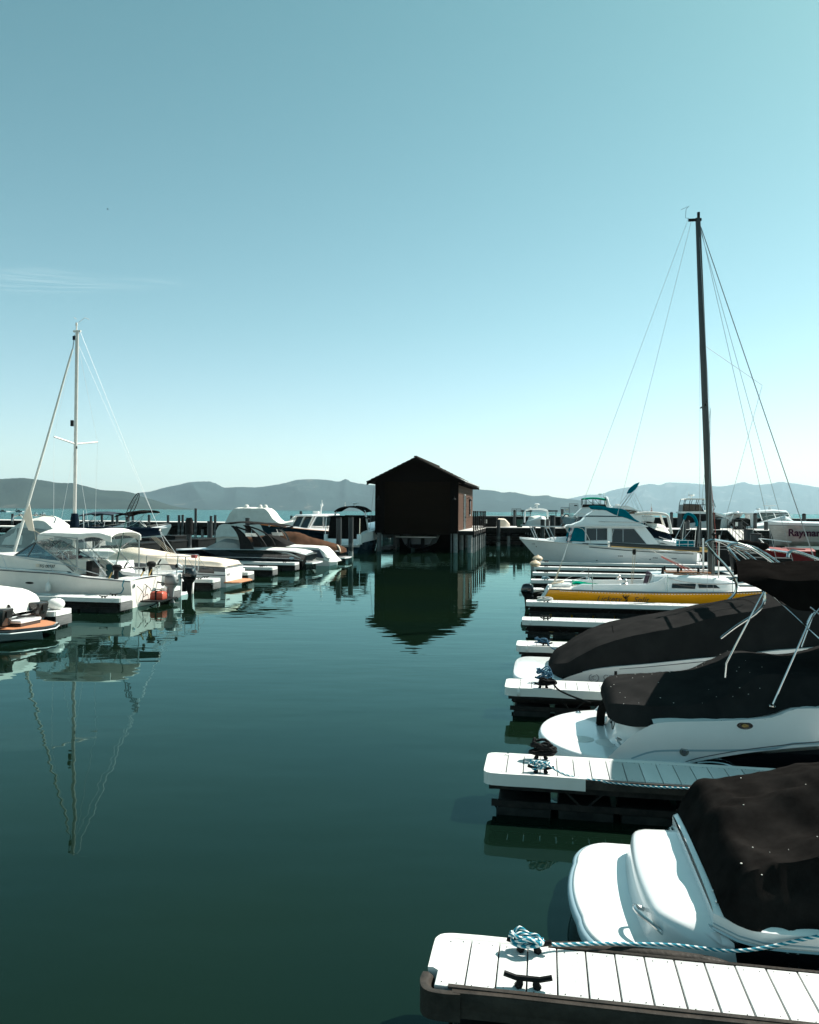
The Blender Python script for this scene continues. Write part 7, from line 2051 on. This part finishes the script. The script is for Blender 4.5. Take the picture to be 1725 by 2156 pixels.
mb = MB(); mb.box(-.62, -.28, -.535, -.525, .38, .76); n = mb.build('notice', 'sign_white', b); mb = MB(); mb.box(-.58, -.34, -.54, -.536, .58, .64); mb.build('heading_bar', 'canvas_brown', n)
dockbox('green box on the pier just left of the white boat behind it', -1.85, 77.6, .6, .6, .78, 'box_green', z=1.9, grp=GR)
dockbox('black bin on the pier below the large flybridge yacht', 17.4, 77.3, .75, .75, 1.03, z=1.9, grp=GR, k=.8)
b = dockbox('wide dark locker with a small sign on the pier beside the gangway', 19.6, 77.4, 1.2, .9, 1.0, z=1.9, grp=GR)
mb = MB(); mb.box(-.5, -.25, -.47, -.46, .35, .75); mb.build('notice', 'sign_white', b)

def railing(name, label, u, v, z, w, h, nb, cat, frame=.03):
    t = thing(name, label, cat, u, v, z)
    mb = MB(); mb.tube([(0, 0, 0), (0, 0, h), (w, 0, h), (w, 0, 0)], frame, 5); mb.tube([(0, 0, .1), (w, 0, .1)], frame, 5); mb.build('frame', 'steel_dark', t)
    mb = MB()
    for k in range(1, nb):
        if name == 'gate': mb.tube([(w * k / nb, 0, 0), (w * k / nb, 0, h)], .018, 4)
        else: mb.tube([(0, 0, h * k / nb), (w, 0, h * k / nb)], .018, 4)
    if name != 'gate': mb.tube([(w / 2, 0, 0), (w / 2, 0, h)], .02, 4)
    mb.build('bars', 'steel_dark', t)
    return t
railing('railing', 'short metal railing on the breakwater left of the white arch boat', -4.1, 113, 2.84, 1.35, 1.1, 7, 'railing')
g = railing('gate', 'tall barred metal gate with a small sign on the breakwater', 4.2, 113, 2.84, 1.25, 1.9, 9, 'gate')
mb = MB(); mb.box(.7, 1.15, -.05, -.03, 1.55, 1.7); mb.build('sign', 'black_matte', g)
g = railing('gate', 'lower barred side panel with a tan sign left of the tall metal gate', 3.0, 113, 2.84, 1.15, 1.35, 7, 'gate')
mb = MB(); mb.box(.7, 1.1, -.05, -.03, .9, 1.15); mb.build('sign', 'canvas_tan', g)
def bench(label, u):
    t = thing('bench', label, 'bench', u, 113, 2.84, 0, 'benches on the breakwater')
    mb = MB()
    for y in (-.25, -.05, .15): mb.box(0, 1.45, y, y + .14, .42, .47)
    mb.build('seat', 'beam_dark', t)
    mb = MB(); mb.box(-.1, 1.55, .3, .35, .62, .74); mb.box(-.1, 1.55, .32, .37, .80, .92); mb.build('backrest', 'beam_dark', t)
    for x in (.15, 1.3):
        mb = MB(); mb.box(x - .05, x + .05, -.25, .3, 0, .42); mb.box(x - .05, x + .05, .25, .33, .4, .92); mb.build('leg', 'beam_dark', t)
bench('dark wooden bench seen through the arch of the small white cruiser', -2.7); bench('dark wooden bench standing clear on the breakwater, right of the small white cruiser', 1.0)

def green_fly():
    u0, v0 = 9.6, 68.5
    X = lambda u: u0 - u
    t = thing('flybridge_cruiser', 'white flybridge boat with green canvas roof and a covered pale blue bow', 'motorboat', u0, v0, 0, PI, 'boats behind the right pier')
    H = Hull(7.4, 3.2, [(0, 1.8), (.5, 2.3), (.8, 2.75), (1, 3.0)], rake=1.2, tw=.9, wl=.7, n=30)
    mb = MB(); H.shell(mb); H.deck(mb, .2); mb.build('hull', 'gelcoat_old', t)
    mb = MB(); H.shell(mb, .80, 1.03, t0=.45, t1=1, bottom=False, nq=3); mb.v = [(x, y * 1.02, z) for x, y, z in mb.v]; mb.build('bow_cover', 'stripe_blue', t)
    mb = MB(); H.stripe(mb, .74, .80, .4, 1, off=.05); mb.build('rub_band', 'stripe_teal', t)
    w = lambda x, z: 1.35 - .16 * (z - 2)
    house_boat_parts(t, [(X(3.3), 2.6), (X(3.6), 3.1), (X(7.4), 3.3), (X(7.4), 2.3)], lambda x, z: w(x, z) - .02, 'dark_glass', 'window_band')
    house_boat_parts(t, [(X(3.3), 3.22), (X(4.05), 3.95), (X(7.2), 4.0), (X(7.4), 3.1), (X(3.6), 3.1)], w, name='flybridge')
    mb = MB(); mb.body([(X(3.98), 3.95), (X(4.05), 4.2), (X(6.0), 4.2), (X(6.1), 3.95)], lambda x, z: 1.15); mb.build('weather_cloth', 'black_matte', t)
    mb = MB(); rings = [[(X(4.0) - 2.2 * q, y, 4.76 + .12 * math.sin(PI * q) - .1 * (y / 1.1)**2 - .05 * q) for y in np.linspace(-1.1, 1.1, 7)] + [(X(4.0) - 2.2 * q, y, 4.70 + .12 * math.sin(PI * q) - .1 * (y / 1.1)**2 - .05 * q) for y in np.linspace(1.1, -1.1, 7)] for q in np.linspace(0, 1, 7)]
    mb.loft(rings); mb.build('bimini_top', 'canvas_green', t)
    mb = MB()
    for u in (4.0, 4.35, 5.0, 5.6, 6.1):
        for s in (-1, 1): mb.tube([(X(u), s * 1.08, 4.68), (X(u), s * 1.1, 4.15)], .028, 5)
    mb.tube([(X(4.4), 1.1, 4.65), (X(4.95), 1.1, 4.2)], .02, 5); mb.tube([(X(5.1), 1.1, 4.65), (X(5.5), 1.1, 4.2)], .02, 5); mb.tube([(X(4.0), 1.1, 4.7), (X(4.0), -1.1, 4.7)], .02, 5)
    mb.build('bimini_frame', 'black_matte', t)
    mb = MB(); mb.tube([(X(6.9), 1.2, 3.4), (X(6.3), 1.15, 4.2), (X(6.15), .9, 4.8), (X(6.15), -.9, 4.8), (X(6.3), -1.15, 4.2), (X(6.9), -1.2, 3.4)], .10, 7, 3); mb.cyl((X(5.6), 0), .02, 4.8, 5.1, 6); mb.box(X(5.75), X(5.45), -.2, .2, 5.1, 5.18); mb.cyl((X(5.95), 0), .04, 4.8, 5.25, 6)
    mb.build('radar_arch', 'gelcoat', t)
    mb = MB(); mb.tube([(X(5.8), 1.5, 2.9), (X(4.4), 1.35, 3.3), (X(3.0), .9, 3.45), (X(2.3), .2, 3.5)], .018, 5, 3)
    for u in (3.0, 3.7, 4.4): mb.tube([(X(u), 1.2, 3.38), (X(u), 1.25, 2.7)], .015, 5)
    mb.build('bow_rail', 'chrome', t)
    mb = MB(); mb.tube([(X(2.2), .3, 2.9), (X(2.6), .3, 3.3), (X(2.9), .2, 3.1)], .06, 6, 3); mb.tube([(X(2.1), -.2, 2.2), (X(2.7), -.2, 3.0)], .04, 5); mb.build('bow_gear', 'chrome', t)
green_fly()

def arch_boat():
    u0, v0 = 10.4, 55.2
    X = lambda u: u0 - u
    t = thing('cabin_cruiser', 'white cruiser with a slanted arch and dark blue draped cover behind the flybridge stern', 'motorboat', u0, v0, 0, PI, 'boats behind the right pier')
    H = Hull(7.5, 2.9, [(0, 1.3), (.5, 1.9), (1, 2.5)], rake=1.3, tw=.9, wl=.75, n=30)
    mb = MB(); H.shell(mb); H.deck(mb, .2); mb.build('hull', 'gelcoat', t)
    house_boat_parts(t, [(X(4.6), 2.2), (X(5.0), 3.3), (X(5.6), 3.95), (X(6.6), 4.0), (X(7.3), 3.7), (X(7.6), 3.3), (X(7.6), 2.2)], lambda x, z: 1.15)
    windows(t, [[(X(6.0), 3.4), (X(6.4), 3.72), (X(7.1), 3.68), (X(7.4), 3.42)]], lambda x, z: 1.16)
    mb = MB(); mb.tube([(X(7.1), 1.2, 3.40), (X(8.0), 1.25, 3.48), (X(9.2), 1.25, 3.38), (X(9.45), 1.25, 3.0), (X(9.65), 1.25, 2.0)], .10, 8, 4); mb.tube([(X(7.1), -1.2, 3.40), (X(9.2), -1.25, 3.38), (X(9.65), -1.25, 2.0)], .10, 8); mb.build('arch', 'gelcoat_old', t)
    mb = MB(); mb.body([(X(7.2), 3.42), (X(7.3), 3.52), (X(9.2), 3.42), (X(9.3), 3.34)], lambda x, z: 1.2); mb.build('hardtop', 'gelcoat', t, bevel=.03)
    mb = MB(); cover(mb, [(X(9.75), 1.1, 1.3, .9, 1.7, 1.8), (X(9.4), 1.3, 1.2, 1.0, 2.0, 2.2), (X(8.8), 1.35, 1.3, 1.0, 2.4, 2.55), (X(7.9), 1.3, 1.5, 1.0, 2.6, 2.75), (X(7.0), 1.2, 1.9, .9, 2.4, 2.5)], n=30, amp=.06, seed=61); mb.build('canvas_cover', 'canvas_navy', t)
    mb = MB(); cover(mb, [(X(9.6), .8, 2.0, .6, 2.1, 2.2), (X(9.2), 1.25, 2.1, .8, 2.5, 2.6), (X(8.5), 1.3, 2.3, .8, 2.62, 2.72), (X(8.0), 1.1, 2.6, .6, 2.7, 2.75)], n=20, amp=.03, seed=62); mb.build('seat_cover', 'canvas_light', t)
    mb = MB(); mb.tube([(X(7.5), .8, 3.0), (X(8.0), .8, 3.08), (X(8.5), .8, 3.0)], .22, 9, 4); mb.build('liferaft', 'gelcoat', t)
    mb = MB(); mb.cyl((X(8.35), .4), .012, 3.4, 4.15, 6); mb.build('flag_staff', 'chrome', t)
    mb = MB(); mb.plate([(X(8.35), 4.05), (X(8.5), 3.5), (X(8.4), 3.42), (X(8.25), 3.45)], .38, .03); mb.build('flag', 'flag_cloth', t)
    mb = MB(); mb.cyl((X(6.0), 0), .18, 3.98, 4.12, 12); mb.cyl((X(5.3), .3), .12, 3.8, 4.1, 10); mb.build('radar_dome', 'gelcoat', t)
arch_boat()

def big_fly():
    t = thing('motor_yacht', 'largest flybridge yacht behind the pier, upper deck enclosed in clear panels', 'motorboat', 16.0, 89.2, 0, .0, 'boats behind the right pier')
    H = Hull(6.6, 3.8, [(0, 2.2), (.4, 2.6), (1, 3.4)], rake=2.6, tw=.95, wl=.7, n=30)
    mb = MB(); H.shell(mb, 0, .5); mb.build('hull', 'gelcoat_old', t); mb = MB(); H.shell(mb, .5, 1, bottom=False); H.deck(mb, .2); mb.build('topsides', 'gelcoat', t)
    house_boat_parts(t, [(-.2, 1.9), (-.15, 3.45), (3.2, 3.45), (3.6, 2.6)], lambda x, z: 1.6, 'black_matte', 'saloon')
    house_boat_parts(t, [(-.3, 3.45), (-.3, 3.66), (3.0, 3.7), (4.4, 3.25), (5.0, 2.7), (3.2, 3.4)], lambda x, z: 1.72, name='flybridge_floor')
    house_boat_parts(t, [(-.1, 3.66), (-.05, 4.45), (1.8, 4.45), (2.2, 3.7)], lambda x, z: 1.5, 'smoke_glass', 'enclosure')
    mb = MB()
    for x in (0, .6, 1.3, 2.0): 
        for s in (-1, 1): mb.tube([(x, s * 1.52, 3.66), (x, s * 1.5, 4.5), (x + .15, s * 1.4, 5.1)], .035, 5)
    mb.tube([(-.05, -1.52, 4.5), (3.2, -1.5, 4.4)], .035, 5)
    for x in (2.6, 3.1): mb.tube([(x, -1.4, 5.1), (x + .3, -1.3, 4.2), (x + .15, -1.4, 3.8)], .028, 5)
    mb.tube([(2.0, -1.4, 5.1), (2.3, -1.4, 3.8)], .028, 5); mb.build('enclosure_frame', 'black_matte', t)
    sheet(t, [(2.0, -1.4, 5.05), (3.2, -1.35, 5.05), (3.5, -1.3, 4.25), (2.2, -1.4, 3.85)], 'clear_vinyl', 'clear_panel')
    mb = MB(); mb.body([(.1, 5.0), (.3, 5.14), (3.0, 5.14), (3.25, 5.06)], lambda x, z: 1.45); mb.build('bimini_top', 'canvas_cream', t)
    mb = MB(); mb.cyl((1.0, -.5), .05, 5.1, 5.4, 8); mb.lathe([(.3, 5.4), (.34, 5.5), (.3, 5.6)], (1.0, -.5, 0), 14); mb.cyl((.85, .4), .02, 5.1, 5.9, 6); mb.build('radar', 'gelcoat', t)
    mb = MB(); cover(mb, [(2.3, 1.5, 3.4, 1.3, 3.7, 3.8), (3.2, 1.4, 3.1, 1.1, 3.6, 3.7), (4.2, 1.2, 3.0, .8, 3.2, 3.3)], n=20, amp=.04, seed=71); mb.build('windscreen_cover', 'canvas_light', t)
big_fly()
def hardtop():
    t = thing('sport_boat', 'white hardtop boat with a black covered cockpit, right of the gangway head', 'motorboat', 21.0, 88.8, 0, 0, 'boats behind the right pier')
    H = Hull(6.6, 2.8, [(0, 1.9), (.4, 2.1), (1, 3.0)], rake=1.4, tw=.95, n=24)
    mb = MB(); H.shell(mb); H.deck(mb, .2); mb.build('hull', 'gelcoat', t)
    mb = MB(); mb.body([(-.4, 3.44), (.3, 3.62), (2.6, 3.56), (2.7, 3.46), (2.4, 3.38), (.4, 3.46), (-.3, 3.36)], lambda x, z: 1.2); mb.build('hardtop', 'gelcoat', t, bevel=.03)
    mb = MB(); mb.plate([(2.0, 3.45), (2.66, 3.5), (2.55, 2.2), (2.1, 1.95)], -1.2, .08); mb.plate([(2.0, 3.45), (2.66, 3.5), (2.55, 2.2), (2.1, 1.95)], 1.12, .08); mb.plate([(-.3, 2.5), (.0, 2.6), (.35, 3.4), (.2, 3.4)], -1.2, .08); mb.build('arch', 'gelcoat', t)
    mb = MB(); cover(mb, [(.2, 1.2, 2.0, 1.0, 2.5, 2.6), (.9, 1.25, 2.0, 1.0, 2.9, 3.0), (1.9, 1.2, 2.1, 1.0, 2.8, 2.95), (2.6, 1.1, 2.2, .8, 2.5, 2.6)], n=20, seed=73, amp=.04); mb.build('canvas_cover', 'canvas_black', t)
    mb = MB(); mb.lathe([(.18, 3.58), (.2, 3.64), (.1, 3.72)], (.95, 0, 0), 12); mb.build('dome', 'gelcoat', t)
hardtop()
def sport():
    t = thing('sport_cruiser', 'white sport cruiser with a dark windscreen and radar, far right behind the pier', 'motorboat', 27.0, 96.5, 0, -PI / 2 - .05, 'boats behind the right pier')
    H = Hull(9.5, 3.8, [(0, 2.0), (.5, 2.4), (1, 2.9)], rake=2, tw=.95, wl=.7, n=30)
    mb = MB(); H.shell(mb); H.deck(mb, .35); mb.build('hull', 'gelcoat', t)
    mb = MB(); rings = []
    for x, w, h in ((.5, 1.6, 3.9), (1.2, 1.75, 4.0), (3.2, 1.75, 4.0), (3.8, 1.6, 3.85)):
        rings.append([(x, -w, 3.55), (x, -w * .85, h - .12), (x, 0, h), (x, w * .85, h - .12), (x, w, 3.55)])
    mb.loft(rings); mb.build('hardtop', 'gelcoat', t, ang=50)
    sheet(t, [(5.3, -1.5, 2.75), (5.5, 1.5, 2.75), (3.8, 1.55, 3.55), (3.8, -1.55, 3.55)], 'dark_glass', 'windscreen', .03)
    for s in (-1, 1):
        mb = MB(); mb.plate([(1.0, 2.6), (1.0, 3.6), (3.8, 3.6), (5.3, 2.7)], s * 1.62 - .03, .06); mb.build('side_glass', 'dark_glass', t)
    mb = MB()
    for y in (-1.55, 0, 1.55): mb.tube([(5.4, y, 2.72), (3.75, y, 3.6)], .06, 6)
    mb.build('window_posts', 'gelcoat', t)
    mb = MB(); mb.cyl((1.8, 0), .22, 3.95, 4.3, 12, .12); mb.box(1.7, 1.9, -.75, .65, 4.38, 4.48); mb.cyl((1.6, -.3), .012, 4.3, 5.1, 5); mb.lathe([(.1, 3.9), (.25, 4.05), (.22, 4.12)], (1.8, -1.3, 0), 10); mb.build('radar', 'gelcoat', t)
    mb = MB(); mb.tube([(5, 1.7, 3.0), (7.8, 1.2, 3.3), (9.3, 0, 3.45), (7.8, -1.2, 3.3), (5, -1.7, 3.0)], .02, 5, 4); mb.build('bow_rail', 'chrome', t)
sport()
def metal_boat():
    u0, v0 = 21.6, 49.6
    t = thing('metal_boat', 'bare metal boat with large dark lettering on its side, raised at the right edge', 'motorboat', u0, v0, 0, PI, 'boats behind the right pier')
    H = Hull(6.6, 2.6, [(0, 2.85), (1, 2.95)], rake=.4, tm=.6, p=3.2, tw=.95, wl=.8, z0=1.75, keel=1.4, wp=1.0, n=40)
    mb = MB(); H.shell(mb, 0, .86); mb.build('hull', 'brushed_hull', t)
    mb = MB(); H.shell(mb, .86, 1, bottom=False, nq=2); H.deck(mb, .08); mb.build('gunwale', 'gelcoat', t)
    mb = MB(); H.stripe(mb, .83, .86, 0, 1, off=.006); mb.build('stripe', 'stripe_grey', t)
    text('Raymarine', .62, 'print_wine', t, (5.72, 1.36, 2.10), (PI / 2, 0, PI), 0, 'hull_lettering', .020)
    for x in (5.7, 4.9): mb = MB(); mb.lathe([(.04, 0), (.05, .03), (.02, .05)], (x, 1.28, 2.9), 8); mb.build('rail_fitting', 'chrome', t)
    mb = MB(); mb.box(.2, 5.2, -1.2, -.9, 1.25, 1.45); mb.box(.2, 5.2, .9, 1.2, 1.25, 1.45)
    for x in (.6, 4.6): mb.box(x, x + .25, -1.15, 1.15, -1, 1.25)
    mb.build('cradle', 'alu', t)
metal_boat()
def red_boat():
    t = thing('sport_boat', 'low red boat in front of the bare metal hull, pale rail on its bow', 'motorboat', 16.7, 46.5, 0, PI, 'boats behind the right pier')
    H = Hull(2.9, 2.0, [(0, 1.26), (.5, 1.26), (1, 1.34)], rake=.5, tw=.9, wl=.8, n=30)
    mb = MB(); H.shell(mb); mb.build('hull', 'red_gloss', t); mb = MB(); H.deck(mb, .12); mb.build('deck', 'pink_red', t)
    mb = MB(); mb.tube([(1.4, 1.0, 1.80), (2.5, .6, 1.92), (3.0, 0, 1.95), (2.5, -.6, 1.92), (1.4, -1.0, 1.8)], .03, 6, 4); mb.tube([(2.6, .3, 1.5), (2.95, 0, 1.94)], .025, 5); mb.tube([(2.6, -.3, 1.5), (2.95, 0, 1.94)], .025, 5); mb.build('bow_rail', 'gelcoat', t)
    mb = MB(); mb.box(.5, 1.5, -.6, .7, 1.33, 1.42); mb.build('engine_cover', 'pink_red', t, bevel=.05)
    mb = MB(); mb.tube([(2.0, 1.0, 1.44), (.1, 1.0, 1.48)], .02, 5); mb.build('side_rail', 'alu', t)
red_boat()

def gangway():
    t = thing('gangway', 'pale gangway with dark handrails sloping from the pier down to the floating docks', 'gangway', 0, 0)
    a, b = Vector((18.7, 75.6, 1.93)), Vector((16.2, 57.5, .72)); d = (b - a); w = Vector((d.y, -d.x, 0)).normalized() * .62
    mb = MB(); q = [a - w, a + w, b + w, b - w]; mb.add(q + [p - Vector((0, 0, .10)) for p in q], [(0, 1, 2, 3), (7, 6, 5, 4), (0, 4, 5, 1), (1, 5, 6, 2), (2, 6, 7, 3), (3, 7, 4, 0)]); mb.build('ramp', 'plank_top', t)
    for s in (-1, 1):
        mb = MB(); o = w * s * .98
        for h in (1.0, .52): mb.tube([a + o + Vector((0, 0, h)), b + o + Vector((0, 0, h))], .022, 5)
        for k in range(7): p = a.lerp(b, k / 6) + o; mb.tube([p, p + Vector((0, 0, 1.0))], .022, 5)
        mb.build('handrail', 'steel_dark', t)
    mb = MB(); mb.box(15.0, 17.6, 54.5, 57.6, .3, .6); mb.build('landing', 'plank_top', t)
gangway()

# ------------------------------------------------------------------ things out on the lake and in the air
for k, (u, v, s) in enumerate(((-445, 600, 1.0), (-428, 597, 1.0))):
    t = thing('speedboat', ['dark speedboat with a white wake on the lake, nearest the left edge', 'second dark speedboat on the lake, a figure standing at its bow, by the furled jib'][k], 'motorboat', u, v, 0, PI, 'speedboats on the lake')
    H = Hull(7, 2.2, [(0, .9), (.6, 1.0), (1, 1.4)], rake=1.5, n=12); mb = MB(); H.shell(mb); H.deck(mb); mb.build('hull', 'navy_gloss', t)
    mb = MB(); mb.box(2.5, 4, -.8, .8, .95, 1.7); mb.build('windscreen', 'dark_glass', t)
    mb = MB(); rings = [[(-.2 - 9 * q, -.5 - 1.4 * q, .02), (-.2 - 9 * q, 0, .9 * (1 - q)**2 + .05), (-.2 - 9 * q, .5 + 1.4 * q, .02)] for q in np.linspace(0, 1, 6)]
    mb.loft(rings); mb.build('wake', 'gelcoat', t)
    if k: mb = MB(); mb.lathe([(.15, 1.2), (.2, 1.9), (.25, 2.5), (.1, 2.7), (.14, 2.85), (.02, 3.05)], (5.2, 0, 0), 8); mb.build('standing_figure', 'black_matte', t)
t = thing('channel_marker', 'small dark channel marker standing alone in the lake', 'marker buoy', -59.5, 170, 0)
mb = MB(); mb.cyl((0, 0), .28, -1, .9, 10); mb.build('float', 'black_matte', t); mb = MB(); mb.cyl((0, 0), .2, .9, 1.5, 10, .05); mb.build('top_mark', 'print_wine', t)
t = thing('bird', 'tiny dark bird flying in the upper left of the sky', 'bird', -39.0, 62, 30.9, .4)
mb = MB(); mb.loft([[(x, r * math.cos(a), r * math.sin(a)) for a in np.linspace(0, 2 * PI, 9)[:-1]] for x, r in ((-.35, .01), (-.2, .05), (0, .08), (.18, .06), (.26, .04), (.34, .008))])
for s in (-1, 1): mb.add([(-.1, 0, .03), (.12, 0, .03), (.10, s * .35, .16), (-.05, s * .32, .15), (.0, s * .72, .05)], [(0, 1, 2, 3), (3, 2, 4)])
mb.v = [(x * .32, y * .32, z * .32) for x, y, z in mb.v]
mb.build('body', 'black_matte', t)
